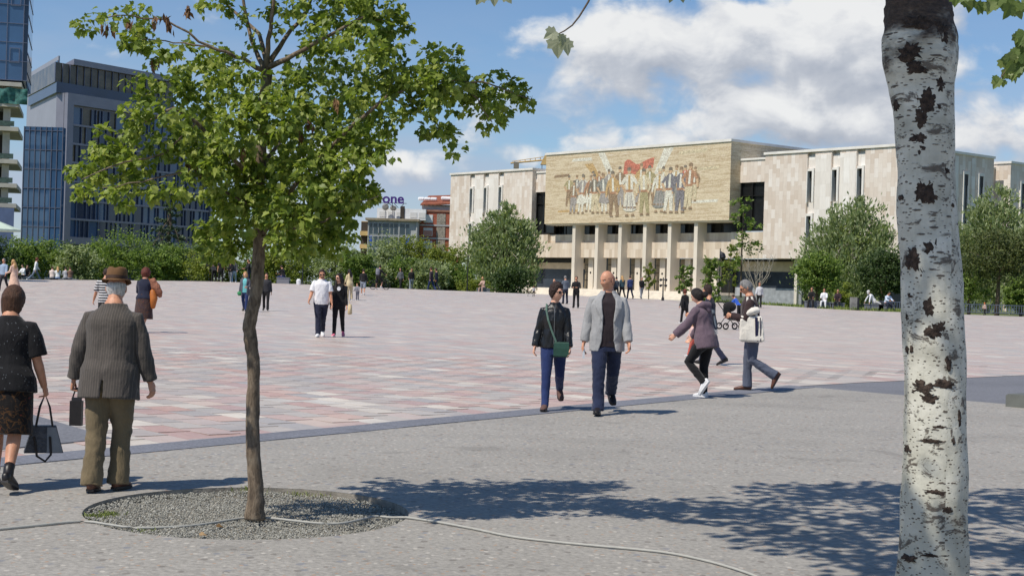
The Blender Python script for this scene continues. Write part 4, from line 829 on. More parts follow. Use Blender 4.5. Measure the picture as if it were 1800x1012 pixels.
for i, v in enumerate(mb.v): nn = mnoise.noise(Vector(v) * 22) * .004 + mnoise.noise(Vector(v) * 60) * .0018; c = fine_p[min(i // 18, len(fine_p) - 1)]; d = (Vector(v) - c); mb.v[i] = tuple(Vector(v) + d.normalized() * nn)
trunk = mb.build('trunk', M_MBARK, maple, True)
limbs = [[(468, 130, 0, 7), (440, 112, -.1, 5), (400, 92, -.25, 3.6), (350, 74, -.3, 2.8), (290, 34, -.35, 2), (230, 28, -.4, 1.5), (152, 38, -.45, 1)], [(400, 92, -.25, 2.6), (340, 80, -.2, 2), (290, 72, -.2, 1.4), (245, 70, -.2, 1)],
         [(469, 125, 0, 7), (450, 90, .1, 5), (435, 40, .15, 4), (425, -30, .2, 3)], [(470, 120, 0, 7), (472, 70, -.1, 5), (480, 10, -.1, 4), (490, -60, -.1, 3)], [(470, 120, 0, 7), (500, 70, .15, 5), (540, 20, .3, 4), (560, -60, .3, 3)], [(472, 118, 0, 7), (520, 95, -.2, 5), (575, 65, -.3, 4), (640, 30, -.4, 2.5), (690, 40, -.45, 1.2)], [(470, 120, 0, 6), (455, 60, .3, 4.5), (400, 10, .45, 3), (370, -40, .5, 2)],
         [(458, 420, 0, 5), (500, 350, -.15, 5.5), (560, 280, -.3, 4.5), (620, 220, -.4, 4), (680, 170, -.5, 3.4), (740, 150, -.5, 2.8), (800, 140, -.5, 2.2), (870, 150, -.5, 1.6), (935, 176, -.5, 1)], [(680, 170, -.5, 2.6), (730, 190, -.45, 2), (775, 225, -.4, 1.5), (795, 258, -.4, 1)], [(740, 150, -.5, 2), (765, 120, -.5, 1.5), (795, 95, -.5, 1)], [(800, 140, -.5, 2), (840, 175, -.45, 1.5), (865, 215, -.45, 1)],
         [(457, 330, 0, 5.5), (400, 270, -.25, 4.5), (345, 215, -.4, 4), (305, 190, -.5, 3), (255, 215, -.55, 2)], [(345, 215, -.4, 3), (290, 270, -.5, 2.4), (220, 285, -.55, 1.8), (145, 315, -.6, 1)], [(457, 370, 0, 4), (400, 340, -.3, 3), (330, 300, -.5, 2.2), (250, 320, -.55, 1.5), (180, 330, -.6, 1)], [(458, 420, 0, 4), (520, 400, -.3, 3), (570, 390, -.45, 2), (620, 360, -.5, 1.4), (665, 345, -.5, 1)],
         [(457, 300, 0, 5), (500, 240, .3, 4), (560, 200, .55, 3), (630, 150, .7, 2), (680, 130, .75, 1)], [(457, 400, 0, 4), (410, 390, .25, 3), (370, 420, .35, 1.5)], [(458, 360, 0, 4), (520, 310, .4, 3), (590, 300, .6, 2), (640, 260, .6, 1.2)]]
for L in limbs:
    P_ = [mp(x, y, d) for x, y, d, r in L]; Rr = [r * .8 / FPX * MY for x, y, d, r in L]; P2, R2 = [], []
    for i in range(len(P_) - 1):
        for k in range(3): P2.append(P_[i].lerp(P_[i + 1], k / 3) + Vector((rngm.gauss(0, .006), rngm.gauss(0, .006), rngm.gauss(0, .006))) * (1 if k else .3)); R2.append(Rr[i] + (Rr[i + 1] - Rr[i]) * k / 3)
    P2.append(P_[-1]); R2.append(Rr[-1]); MB().tube(P2, R2, 7).build('limb', M_MBARK, trunk, True)
clu = [(155,38,15),(185,33,9),(205,28,12),(252,22,18),(232,62,20),(259,60,26),(254,94,22),(277,98,14),(300,84,10),(345,115,38),(392,112,28),(360,150,38),(420,150,44),(470,165,34),(310,170,34),(505,135,22),(250,150,17),(282,160,24),(236,212,28),(262,218,32),(298,216,36),(190,255,28),(222,264,34),(259,268,34),(140,300,18),(168,288,28),(204,305,34),(146,340,16),(172,323,24),(213,350,16),(236,318,24),(264,336,15),(295,336,18),(313,345,16),(345,268,40),(363,309,34),(385,272,40),(330,235,34),(345,190,40),
       (372,410,28),(362,438,18),(418,386,38),(392,432,24),(430,430,22),(405,455,9),(510,395,46),(577,386,42),(554,428,22),(596,434,16),(480,420,26),(530,430,20),(610,420,14),(620,20,44),(664,32,36),(692,50,22),(704,75,12),(668,88,32),(640,70,42),(686,102,12),(678,132,36),(658,158,38),(698,146,28),(720,132,20),(725,150,28),(753,107,13),(769,100,20),(794,96,12),(777,126,28),(753,158,28),(792,142,28),(816,132,18),(777,170,26),(816,170,28),(840,158,22),(866,140,14),(880,150,16),(903,162,14),(925,170,12),(938,180,8),(848,186,26),(875,190,18),(868,209,16),(856,224,9),(753,229,13),(777,229,18),(785,245,16),(796,257,12),(678,213,24),(705,205,14),(735,190,16),(668,245,18),(684,266,16),(650,257,24),(634,237,28),(650,340,16),(632,346,20),(656,350,9),(618,356,20),(600,330,28),(579,383,28),
       (552,28,26),(580,60,44),(572,112,34),(530,170,44),(600,150,48),(620,200,44),(560,220,48),(600,262,42),(540,280,48),(580,312,40),(520,330,44),(560,360,38),(630,290,26),(480,205,46),(480,262,48),(475,320,48),(430,222,48),(420,300,46),(400,350,38),(440,370,42),(490,370,46),(420,30,13),(470,15,12),(520,20,16),(380,14,18),(352,10,12),(600,10,40),(640,5,30),(500,60,9),(440,70,10),(540,70,13),(690,15,16),
       (500,-60,70),(600,-50,60),(420,-60,50),(550,-130,60),(470,-140,50),(650,-30,30)]
MAPLE_OUT = [(0, -.05), (.14, -.10), (.34, -.10), (.32, .06), (.52, .16), (.43, .30), (.44, .48), (.25, .48), (.17, .64), (0, .86), (-.17, .64), (-.25, .48), (-.44, .48), (-.43, .30), (-.52, .16), (-.32, .06), (-.34, -.10), (-.14, -.10)]
def maple_leaf(mb, c, tip, nrm, s, fold):
    """lobed leaf: tip direction, normal, size; slightly folded along the midrib and drooping"""
    t = tip.normalized(); n = (nrm - t * nrm.dot(t)).normalized(); b = t.cross(n); o = len(mb.v)
    mb.v.append(tuple(c + t * s * .18 - n * s * .03))
    for (x, y) in MAPLE_OUT: mb.v.append(tuple(c + b * (x * s) + t * (y * s) + n * (abs(x) * fold - max(0, y - .3) ** 2 * .45) * s))
    k = len(MAPLE_OUT); mb.f += [(o, o + 1 + i, o + 1 + (i + 1) % k) for i in range(k)]
L_MAPLE = mat_leaf('maple_leaf', [lin(92, 112, 46), lin(112, 132, 54), lin(132, 150, 64), lin(152, 166, 80), lin(168, 176, 94)], .44, .42)
def maple_crown():
    rng = random.Random(9); leaves = []
    sun = sdir
    for (cx, cy, r) in clu:
        n = int(10 + r * r * .062 + r * .55); dep = max(.10, r / FPX * MY * 1.25)
        # clusters spread in depth: limbs left and right come forward, the middle of the crown is deep
        mid = abs(cx - 480) < 170 and 90 < cy < 445
        cd_ = rng.choice((-.55, -.3, 0, .3, .6)) if mid else (-.45 if cx > 600 or cx < 330 else 0) + rng.gauss(0, .18)
        ctr = mp(cx, cy, cd_); ctr = mp(cx, cy, cd_)
        sc = r / FPX * (MY + cd_); ntw = max(2, int(n / 8 * (2.2 if mid and cy > 200 else (1.6 if mid else 1.25))))
        for _ in range(ntw):
            a = rng.uniform(0, 6.283); q = math.sqrt(rng.random()); tw = ctr + Vector((math.cos(a) * q * sc, rng.gauss(0, dep * .55), math.sin(a) * q * sc)); axis = Vector((math.cos(a) * q + rng.gauss(0, .4), rng.gauss(-.15, .6), math.sin(a) * q * .6 + rng.gauss(0, .3))); age = rng.uniform(.55, 1.15)
            for _k in range(rng.randint(6, 11)):
                d = Vector((rng.gauss(0, 1), rng.gauss(0, 1), rng.gauss(0, .8))).normalized(); d = (d + axis * .6).normalized(); s = rng.uniform(.036, .068) * age; c = tw + d * rng.uniform(.012, .060)
                tip = d * .9 + Vector((rng.gauss(0, .25), rng.gauss(0, .25), -.55 + rng.gauss(0, .3))); nr = Vector((rng.gauss(-.25, .5), rng.gauss(-.35, .5), .75 + rng.gauss(0, .4))) + d * .3
                if rng.random() < .12: s *= .6
                leaves.append((c, tip, nr, s, rng.uniform(.05, .55)))
    leaves.sort(key=lambda q: -(q[3] / max(1, (q[0] + MO).y)) + .002 * rng.random())
    rest = MB()
    for c, tip, nr, s, fd in leaves[300:]: maple_leaf(rest, c, tip, nr, s, fd)
    tag(rest.build('foliage', L_MAPLE, maple), kind='stuff')
    shapes = []
    for k in range(5):
        m = MB(); maple_leaf(m, Vector((0, 0, 0)), Vector((0, 1, 0)), Vector((0, 0, 1)), 1.0, .06 + .08 * k); me = m.mesh('leaf'); me.materials.append(L_MAPLE); shapes.append(me)
    for c, tip, nr, s, fd in leaves[:300]:
        t = tip.normalized(); n = (nr - t * nr.dot(t)).normalized(); b = t.cross(n); o = link('leaf', shapes[min(4, int(fd * 12))], None, maple)
        o.matrix_local = Matrix(((b.x * s, t.x * s, n.x * s, c.x), (b.y * s, t.y * s, n.y * s, c.y), (b.z * s, t.z * s, n.z * s, c.z), (0, 0, 0, 1)))
    # hanging dry seed bunches
    M_SEED = pmat('dry_maple_keys', lin(112, 84, 58), .9, .3, 20)
    for (x, y) in [(185, 48), (200, 44), (228, 42), (272, 34), (296, 30), (300, 46), (330, 14), (270, 112), (545, 212), (530, 235), (470, 230), (335, 290), (430, 262), (352, 296), (400, 205), (590, 180)]:
        m = MB(); c0 = mp(x, y, rng.choice((-.5, -.35)))
        for _ in range(9): c = c0 + Vector((rng.gauss(0, .012), rng.gauss(0, .012), -abs(rng.gauss(0, .03)))); leaf_quad(m, c, .028, rng, 0, 2.4, Vector((0, 0, 1)))
        m.build('seed_bunch', M_SEED, maple)
maple_crown()

# -------- white poplar trunk at the right, crown overhead
PY = 7.0
def mat_poplar():
    m = bpy.data.materials.new('white_poplar_bark'); m.use_nodes = True; t = NT(m.node_tree); b = m.node_tree.nodes['Principled BSDF']; p = t.n('ShaderNodeTexCoord').outputs['Object']; x, y, z = t.sep(p)[:3]
    ang = t.m('MULTIPLY', t.m('ARCTAN2', x, y), .155); q = t.xyz(ang, z, 0)
    base = t.ramp(t.noise(q, 6, 5, .6), [(.3, lin(170, 167, 152)), (.55, lin(206, 203, 188)), (.75, lin(226, 223, 211))])
    streak = t.noise(t.xyz(t.m('MULTIPLY', ang, 3), t.m('MULTIPLY', z, .5), 1), 12, 5, .6); base = t.mix(t.m('MULTIPLY', t.ss(streak, .48, .72), .28), base, lin(150, 148, 126) + (1,))
    low = t.ss(z, 1.3, .3); base = t.mix(t.m('MULTIPLY', low, .35), base, lin(150, 150, 132) + (1,))
    def marks(sc, sx, sz, thr, keep, seed):
        v = t.n('ShaderNodeTexVoronoi', i_Vector=t.xyz(t.m('MULTIPLY', ang, sx), t.m('ADD', t.m('MULTIPLY', z, sz), seed), seed), i_Scale=sc)
        dd = t.m('ADD', v.outputs['Distance'], t.m('MULTIPLY', t.m('SUBTRACT', t.noise(q, 90, 3), .5), .18)); return t.m('MULTIPLY', t.ss(dd, thr + .05, thr - .04), t.m('GREATER_THAN', t.sep(v.outputs['Color'])[1], keep))
    m1 = marks(30, 1.0, 1.9, .21, .35, 0); m2 = marks(52, .75, 1.6, .2, .45, 5.3); m3 = marks(14, .8, 2.6, .2, .62, 2.1); blot = t.noise(t.xyz(t.m('MULTIPLY', ang, .8), t.m('MULTIPLY', z, 1.25), 4.2), 9.5, 7, .72, .6); m4 = t.m('MULTIPLY', t.ss(blot, .555, .62), .95)
    mk = t.m('MAXIMUM', t.m('MAXIMUM', m1, m4), t.m('MAXIMUM', m2, m3)); rough_top = t.m('MULTIPLY', t.ss(t.m('ADD', z, t.m('MULTIPLY', t.m('SUBTRACT', t.noise(q, 9, 4, .6), .5), .7)), 2.72, 2.92), 1.0)
    dk = t.ramp(t.noise(q, 60, 5, .7), [(.3, lin(34, 26, 22)), (.7, lin(92, 76, 64))])
    col = t.mix(t.m('MULTIPLY', mk, .9), base, dk); col = t.mix(rough_top, col, dk)
    t.set(b.inputs['Base Color'], col); b.inputs['Roughness'].default_value = .75; h = t.m('ADD', t.m('MULTIPLY', mk, .8), t.m('ADD', t.noise(q, 18, 5, .6), t.m('MULTIPLY', t.m('MULTIPLY', rough_top, 2.5), t.noise(q, 40, 4, .7))))
    t.set(b.inputs['Normal'], t.n('ShaderNodeBump', i_Strength=.55, i_Distance=.008, i_Height=h)); return m
tw = [(1152, 1556, 1712), (1090, 1566, 1704), (1012, 1574, 1700), (930, 1582, 1700), (850, 1587, 1699), (760, 1589, 1698), (700, 1590, 1697), (600, 1588, 1693), (500, 1585, 1690), (430, 1581, 1686), (360, 1578, 1681), (300, 1577, 1677), (240, 1573, 1676), (190, 1569, 1676), (150, 1564, 1676), (110, 1555, 1681), (70, 1552, 1680), (40, 1555, 1674), (0, 1556, 1671), (-80, 1560, 1664), (-260, 1572, 1654), (-520, 1590, 1640)]
pb0 = at(1637, 1140, PY); poplar = thing('poplar_tree', 'white poplar with black scarred bark standing close at the right', 'tree', (pb0.x, PY, gz(0, PY))); PO = poplar.location.copy()
pp, prd = [], []
for (y, a, b) in tw: pp.append(at((a + b) / 2, y, PY) - PO); prd.append((b - a) / 2 / FPX * PY)
P2, R2 = [], []
for i in range(len(pp) - 1):
    for k in range(6): f = k / 6; P2.append(pp[i].lerp(pp[i + 1], f)); R2.append(prd[i] + (prd[i + 1] - prd[i]) * f)
P2.append(pp[-1]); R2.append(prd[-1])
def pop_axis(z):
    for i in range(len(P2) - 1):
        if P2[i].z <= z <= P2[i + 1].z: f = (z - P2[i].z) / (P2[i + 1].z - P2[i].z); return P2[i].lerp(P2[i + 1], f), R2[i] + (R2[i + 1] - R2[i]) * f
    return P2[-1], R2[-1]
mb = MB(); SEG = 48; mb.tube(P2, R2, SEG, cap=True, rnd=False)
for i, v in enumerate(mb.v):
    v = Vector(v); c = P2[min(i // SEG, len(P2) - 1)]; d = v - c; rough = 1 + 4 * max(0, min(1, (v.z - 2.75) / .15)) * (1 if v.z < 3.2 else .5)
    mb.v[i] = tuple(v + d.normalized() * (mnoise.noise(Vector((v.x * 6, v.y * 6, v.z * 3.5))) * .011 + mnoise.noise(Vector((v.x * 16, v.y * 16, v.z * 9))) * .004 + rough * mnoise.noise(v * 26) * .0022))
M_POP = mat_poplar(); ptr = mb.build('trunk', M_POP, poplar, True)
M_SCAR = pmat('black_bark_scar', lin(66, 54, 46), .95, .6, 42, 8, bump=1, bscale=60)
scars = [(1632,180,26,30),(1655,195,16,22),(1655,148,14,20),(1622,208,18,26),(1620,242,24,16),(1632,268,20,26),(1640,262,10,10),(1627,330,26,34),(1636,345,20,22),(1610,455,24,28),(1645,440,28,30),(1632,490,18,30),(1634,540,16,30),(1606,520,14,8),(1655,575,16,20),(1645,582,24,18),(1605,558,8,10),(1668,300,10,8),(1575,180,12,14),(1625,682,34,20),(1660,675,34,10),(1632,700,26,14),(1668,640,7,16),(1635,775,30,6),(1605,793,16,12),(1645,865,30,7),(1665,895,14,8),(1602,985,26,10),(1640,975,30,5),(1610,615,6,8),(1593,615,8,8),(1677,775,5,10),(1600,90,30,24),(1650,95,28,30),(1620,40,40,22),(1610,118,26,16),(1655,60,20,30),(1680,360,6,5),(1590,345,14,6),(1690,735,6,20),(1650,750,26,5)]
for k, (x, y, w, h) in enumerate(scars):
    rng = random.Random(500 + k); z = (at(x, y, PY - .15) - PO).z; c, r = pop_axis(z); u0 = (at(x, y, PY - .15) - PO).x - c.x; u0 = max(-.97 * r, min(.97 * r, u0)); th0 = math.asin(u0 / r); mw, mh = w * .80 / FPX * PY, h * .80 / FPX * PY; N = 44; m = MB(); ctr = []; rg = []
    def surf(du, dz, out):
        cc, rr = pop_axis(z + dz); th = th0 + du / rr; n_ = Vector((math.sin(th), -math.cos(th), 0)); return cc + n_ * (rr + out) + Vector((0, 0, (z + dz) - cc.z))
    outl = []
    for i in range(N):
        ca_, sa_ = math.cos(2 * math.pi * i / N), math.sin(2 * math.pi * i / N); q1 = mnoise.noise(Vector((ca_ * 1.6 + k, sa_ * 1.6, k * 1.7))); q2 = mnoise.noise(Vector((ca_ * 5 + k, sa_ * 5, k * .7))); q3 = mnoise.noise(Vector((ca_ * 14, sa_ * 14 + k, 0))); f_ = .80 + .45 * q1 + .36 * q2 + .30 * q3
        outl.append((ca_ * mw * f_ * 1.02, sa_ * mh * f_ * 1.02))
    for f, o_ in ((1.0, -.003), (.93, .0015), (.62, .003), (.3, .003)): m.v += [tuple(surf(a * f, b * f, o_ + .0016 * mnoise.noise(Vector((a * f * 60, b * f * 60, k))) * (f < 1))) for a, b in outl]
    m.v.append(tuple(surf(0, 0, .003)))
    for a in range(3): m.f += [(a * N + i, a * N + (i + 1) % N, (a + 1) * N + (i + 1) % N, (a + 1) * N + i) for i in range(N)]
    m.f += [(3 * N + i, 3 * N + (i + 1) % N, 4 * N) for i in range(N)]; m.build('bark_scar', M_SCAR, ptr, True)
L_POP = mat_leaf('white_poplar_leaf', [lin(96, 116, 58), lin(112, 130, 70), lin(128, 142, 86)], .35, .45); L_POPU = mat_leaf('poplar_leaf_underside', [lin(150, 156, 132), lin(164, 168, 146)], .4, .6)
def poplar_crown():
    rng = random.Random(14); m = MB(); tops = []
    blobs = [(-.9, 8.6, 5.0, .75), (-.2, 9.6, 5.2, .7), (.5, 9.9, 5.2, .6), (-.5, 7.6, 4.9, .7), (.2, 8.4, 5.0, .7), (.8, 9.0, 5.1, .6), (.0, 6.8, 4.6, .6), (1.5, 9.6, 5.4, .6), (1.9, 8.9, 5.4, .6), (2.4, 9.7, 5.5, .6), (.9, 7.4, 4.8, .55), (1.6, 7.8, 5.2, .6), (2.4, 8.0, 5.4, .6), (2.1, 7.0, 5.0, .5), (.8, 6.3, 4.6, .5), (1.5, 6.2, 4.9, .5), (2.5, 6.4, 5.2, .6), (2.0, 7.4, 6.2, 1.0), (1.2, 8.2, 6.3, .9), (2.6, 8.6, 6.4, .9), (-.9, 4.6, 5.5, .45), (.5, 5.7, 5.4, .4), (-.3, 5.0, 6.2, .35)]
    for (x, y, z, r) in blobs:
        tops.append(Vector((x, y, z)))
        for _ in range(int(300 * r / .6)):
            d = Vector((rng.gauss(0, 1), rng.gauss(0, 1), rng.gauss(0, 1))).normalized() * r * rng.random() ** .5; c = Vector((x, y, z)) + Vector((d.x, d.y, d.z * .45))
            if c.z < CZ + .215 * c.y + .25: continue
            maple_leaf(m, c - PO, Vector((rng.gauss(0, .6), rng.gauss(0, .6), -.5)), Vector((rng.gauss(0, .5), rng.gauss(0, .5), 1)), rng.uniform(.09, .14), .1)
    tag(m.build('crown', L_POP, poplar), kind='stuff')
    for t_ in tops:
        s = pop_axis(rng.uniform(3.4, 4.6))[0]; e = t_ - PO; MB().tube([s, s.lerp(e, .5) + Vector((0, 0, .35)), e], [.035, .022, .006], 6).build('limb', M_POP, ptr)
poplar_crown()
# hanging sprigs of the poplar that reach into the picture; every leaf is a part
def sprig(Y, twig, leaves, mt, rad=.004):
    P_ = [at(x, y, Y) - PO for x, y in twig]; tw_ = MB().tube(P_, [rad * (1 - .6 * i / len(P_)) for i in range(len(P_))], 6).build('twig', M_BARKD, poplar, True); rng = random.Random(int(twig[0][0]))
    for (x, y, s, ang, tilt) in leaves:
        m = MB(); c = at(x, y, Y + rng.uniform(-.05, .05)) - PO; maple_leaf(m, c, Vector((math.sin(ang), rng.uniform(-.2, .2), -math.cos(ang))), Vector((math.sin(tilt) * .8, -math.cos(tilt), .35)), s / FPX * Y, .12); m.build('leaf', mt, tw_)
sprig(5.2, [(1048, -30), (1034, 4), (1018, 30), (1006, 45), (992, 55), (978, 62)], [(976, 56, 28, -1.0, .3), (982, 66, 44, -.05, -.4), (992, 72, 32, .35, .5), (986, 62, 26, .2, 1.0)], L_POPU)
sprig(5.6, [(860, -40), (866, -16), (870, -4)], [(848, -10, 26, -.5, .3), (868, -12, 28, .1, .2), (888, -10, 24, .6, -.4), (906, -16, 22, .7, .2)], L_POPU)
sprig(5.6, [(1180, -40), (1186, -10)], [(1182, -14, 24, -.2, .4), (1196, -16, 26, .3, .1), (1206, -16, 22, .5, .6)], L_POPU)
rs = random.Random(66)
sprig(6.2, [(1840, -30), (1790, -10), (1740, -4), (1690, -16)], [(1684 + k * 8 + rs.uniform(-4, 4), -10 + rs.uniform(-8, 16) + .12 * k * k * .6, rs.uniform(22, 34), rs.uniform(-.8, .8), rs.uniform(-.8, .8)) for k in range(16)], L_POP)
sprig(6.2, [(1840, 60), (1806, 70), (1782, 100), (1764, 130), (1752, 146)], [(1804 + rs.uniform(-16, 8), 50 + rs.uniform(0, 50), rs.uniform(20, 30), rs.uniform(-.9, .9), rs.uniform(-.8, .8)) for k in range(12)] + [(1776 + rs.uniform(-20, 24), 84 + rs.uniform(0, 44), rs.uniform(18, 28), rs.uniform(-.9, .9), rs.uniform(-.8, .8)) for k in range(18)] + [(1756 + rs.uniform(-8, 14), 132 + rs.uniform(-4, 14), rs.uniform(14, 20), rs.uniform(-.9, .9), rs.uniform(-.8, .8)) for k in range(5)], L_POP)
# ================================================================ small things on the square
M_CABLE = pmat('grey_cable_sheath', lin(168, 167, 160), .6, .06, 20)
cpts = [hit(x, y) for x, y in [(-60, 938), (0, 932), (70, 925), (140, 919), (185, 922), (240, 926), (300, 925), (350, 920), (400, 913), (432, 908), (475, 909), (520, 914), (560, 918), (600, 918), (635, 911), (660, 906), (690, 908), (760, 918), (830, 931), (900, 945), (975, 955), (1050, 962), (1120, 968), (1180, 975), (1240, 988), (1290, 1002), (1330, 1016), (1370, 1035)]]
cable = MB(); sm = []
for i in range(len(cpts) - 1):
    for k in range(5):
        t_ = k / 5; p0, p1, p2, p3 = cpts[max(i - 1, 0)], cpts[i], cpts[i + 1], cpts[min(i + 2, len(cpts) - 1)]
        q = .5 * (2 * p1 + (p2 - p0) * t_ + (2 * p0 - 5 * p1 + 4 * p2 - p3) * t_ * t_ + (3 * p1 - p0 - 3 * p2 + p3) * t_ ** 3)
        d = (Vector((q.x, q.y)) - PIT).length - PR; sink = -.016 * max(0, min(1, (-d) / .12)); sm.append(Vector((q.x, q.y, .008 * q.y + .0105 + sink)))
cable.tube(sm, [.0085] * len(sm), 8); tag(cable.build('cable', M_CABLE, smooth=True), 'thin grey cable lying across the promenade and the tree pit', 'cable')
for (x, y, lb) in ((382, 924, 'small curled brown dead leaf on the gravel by the cable'), (352, 944, 'pale flat dead leaf at the near rim of the pit')):
    p = hit(x, y); m = MB(); maple_leaf(m, Vector((0, 0, 0)), Vector((1, .3, .1)), Vector((.1, -.3, 1)), .05, .5); o = m.build('dead_leaf', pmat('dead_leaf_' + str(x), lin(168, 140, 104) if y > 930 else lin(110, 84, 52), .9), loc=(p.x, p.y, pz - .012 if y < 930 else p.z + .012)); tag(o, lb, 'leaf')
# stone block at the right edge
sb = hit(1767, 714); blk = MB(); bv = .015; B = [(0, 0), (1.9, -1.86), (2.28, -1.47), (.38, .39)]
blk.prism([(x, y) for x, y in B], -.05, .185 - bv); c = Vector((1.14, -.73)); blk.prism([tuple(Vector(p) + (c - Vector(p)).normalized() * bv * 1.5) for p in B], .185 - bv, .185)
tag(blk.build('stone_bench', pmat('dark_grey_block', lin(104, 106, 100), .7, .12, 5, bump=.2), loc=(sb.x, sb.y, sb.z)), 'low dark grey stone block at the right edge on the slate paving', 'bench')
# lamp posts
M_BLK = pmat('black_lamp_metal', lin(38, 38, 42), .5, .1, 4)
def lamp(label, px, pyt, pyb, Y, kind):
    a = at(px, pyt, Y); b = at(px, pyb, Y); z0 = min(b.z, ground(a.x, Y)); t = thing('street_lamp', label, 'lamp post', (a.x, Y, z0)); h = a.z - z0
    MB().tube([(0, 0, 0), (0, 0, h * .3), (0, 0, h)], [.06, .045, .035], 8).build('pole', M_BLK, t); MB().tube([(0, 0, 0), (0, 0, .18)], [.10, .09], 10).build('base', M_BLK, t)
    if kind == 'flood':
        for s in (-1, 1):
            for z in (.95, .70): MB().tube([(s * .08, -.05, h * z - .05), (s * .2, -.1, h * z - .08)], [.05, .10], 8, (0, 0, 1)).build('floodlight', M_BLK, t)
    elif kind == 'head': MB().tube([(.02, 0, h * .94), (.14, -.06, h * .90), (.2, -.1, h * .84)], [.07, .2, .22], 8).build('lamp_head', M_BLK, t)
    return t
lamp('black post with four small floodlights in front of the museum columns', 1166, 488, 528, 100, 'flood'); lamp('black lamp post with a hanging head right of the last column', 1266, 437, 530, 106, 'head'); lamp('black lamp post before the big silvery tree', 823, 448, 512, 116, 'plain'); lamp('thin black lamp post above the shrubs behind the white shirted man', 533, 452, 500, 112, 'plain')
# grey information pillar
q = at(1500, 540, 93.5); ip = thing('grey_pillar', 'grey stone pillar at the edge of the square before the trees', 'pillar', (q.x, 93.5, ground(q.x, 93.5) - .05)); hh = at(1500, 522, 93.5).z - ip.location.z
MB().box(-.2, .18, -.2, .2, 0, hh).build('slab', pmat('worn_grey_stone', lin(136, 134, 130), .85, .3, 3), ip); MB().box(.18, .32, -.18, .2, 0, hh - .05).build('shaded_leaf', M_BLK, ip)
# low railing near the poplar
q0 = at(1532, 548, 95); q1 = at(1830, 560, 95); rl = thing('low_railing', 'low dark railing along the lawn near the poplar trunk', 'railing', (q0.x, 95, ground(q0.x, 95))); L_ = q1.x - q0.x
for z in (.12, .62): MB().box(0, L_, -.02, .02, z, z + .04).build('rail', M_ALUD, rl)
for k in range(int(L_ / .16)): MB().box(k * .16, k * .16 + .03, -.012, .012, .16, .62).build('bar', M_ALUD, rl)
# ================================================================ people
JOBS = []
def cloth(name, col, kind='cotton', rough=.85):
    key = 'cloth_' + name
    if key in _mc: return _mc[key]
    m = bpy.data.materials.new(key); m.use_nodes = True; t = NT(m.node_tree); b = m.node_tree.nodes['Principled BSDF']; p = t.n('ShaderNodeTexCoord').outputs['Object']; x, y, z = t.sep(p)[:3]
    big = t.noise(p, 5, 4, .6); fine = t.noise(p, 160, 3, .6)
    c = t.ramp(t.m('ADD', t.m('MULTIPLY', big, .6), t.m('MULTIPLY', fine, .4)), [(.3, tuple(v * .78 for v in col)), (.7, tuple(min(1, v * 1.2) for v in col))])
    if kind == 'pinstripe':
        ln = t.m('LESS_THAN', t.m('ABSOLUTE', t.m('SUBTRACT', t.m('FRACT', t.m('MULTIPLY', x, 52)), .5)), .075); c = t.mix(t.m('MULTIPLY', ln, .42), c, lin(128, 118, 108) + (1,))
    if kind == 'stripes':
        ln = t.m('GREATER_THAN', t.m('FRACT', t.m('MULTIPLY', z, 16)), .55); c = t.mix(ln, c, lin(214, 214, 214) + (1,))
    if kind == 'lace':
        v = t.vor(t.n('ShaderNodeMapping', i_Vector=p, i_Scale=(1, 1, .55)).outputs[0], 46); c = t.mix(t.m('MULTIPLY', t.ss(v, .20, .08), .55), c, lin(120, 126, 130) + (1,))
    if kind == 'swirl':
        w = t.noise(p, 7, 3, .5, 2.2); c = t.mix(t.m('MULTIPLY', t.ss(t.m('ABSOLUTE', t.m('SUBTRACT', w, .5)), .035, .0), .8), c, lin(92, 62, 32) + (1,)); w2 = t.noise(p, 9, 2, .5, 1.0); c = t.mix(t.m('MULTIPLY', t.ss(w2, .64, .68), .7), c, lin(120, 52, 38) + (1,))
    if kind == 'denim':
        fade = t.noise(p, 3.2, 3, .5); c = t.mix(t.m('MULTIPLY', t.ss(fade, .5, .72), .4), c, tuple(min(1, v * 1.9 + .01) for v in col) + (1,))
    t.set(b.inputs['Base Color'], c); b.inputs['Roughness'].default_value = rough; b.inputs['Specular IOR Level'].default_value = .5 if kind == 'leather' else .2
    if kind not in ('leather',): b.inputs['Sheen Weight'].default_value = .15
    fold = t.noise(t.n('ShaderNodeMapping', i_Vector=p, i_Rotation=(.3, .5, 0), i_Scale=(1.6, 1.6, .8)).outputs[0], 9, 4, .55, .8)
    t.set(b.inputs['Normal'], t.n('ShaderNodeBump', i_Strength=.55 if kind != 'leather' else .5, i_Distance=.02, i_Height=t.m('ADD', fold, t.m('MULTIPLY', fine, .08)))); _mc[key] = m; return m
def skin(name, col):
    key = 'skin_' + name
    if key in _mc: return _mc[key]
    m = pmat(key, col, .5, .12, 14, 4, bump=.08, bscale=90, spec=.4); b = m.node_tree.nodes['Principled BSDF']; b.inputs['Subsurface Weight'].default_value = .08; b.inputs['Subsurface Radius'].default_value = (.02, .008, .004); return m
SK = skin('tan', lin(196, 142, 112)); SKP = skin('pale', lin(214, 164, 138)); SKR = skin('ruddy', lin(198, 144, 116))
def hairmat(name, col):
    key = 'hair_' + name
    if key in _mc: return _mc[key]
    return pmat(key, col, .55, .35, 26, 5, bump=.7, bscale=60, spec=.35, stretch=(2.2, 2.2, .45))
HB = hairmat('black', lin(34, 27, 25)); HBR = hairmat('brown', lin(78, 52, 36)); HG = hairmat('grey', lin(130, 128, 126)); HW = hairmat('white', lin(206, 204, 200)); HR = hairmat('auburn', lin(96, 46, 34)); HBL = hairmat('blond', lin(188, 150, 98)); HAB = hairmat('dark_brown', lin(52, 36, 30))
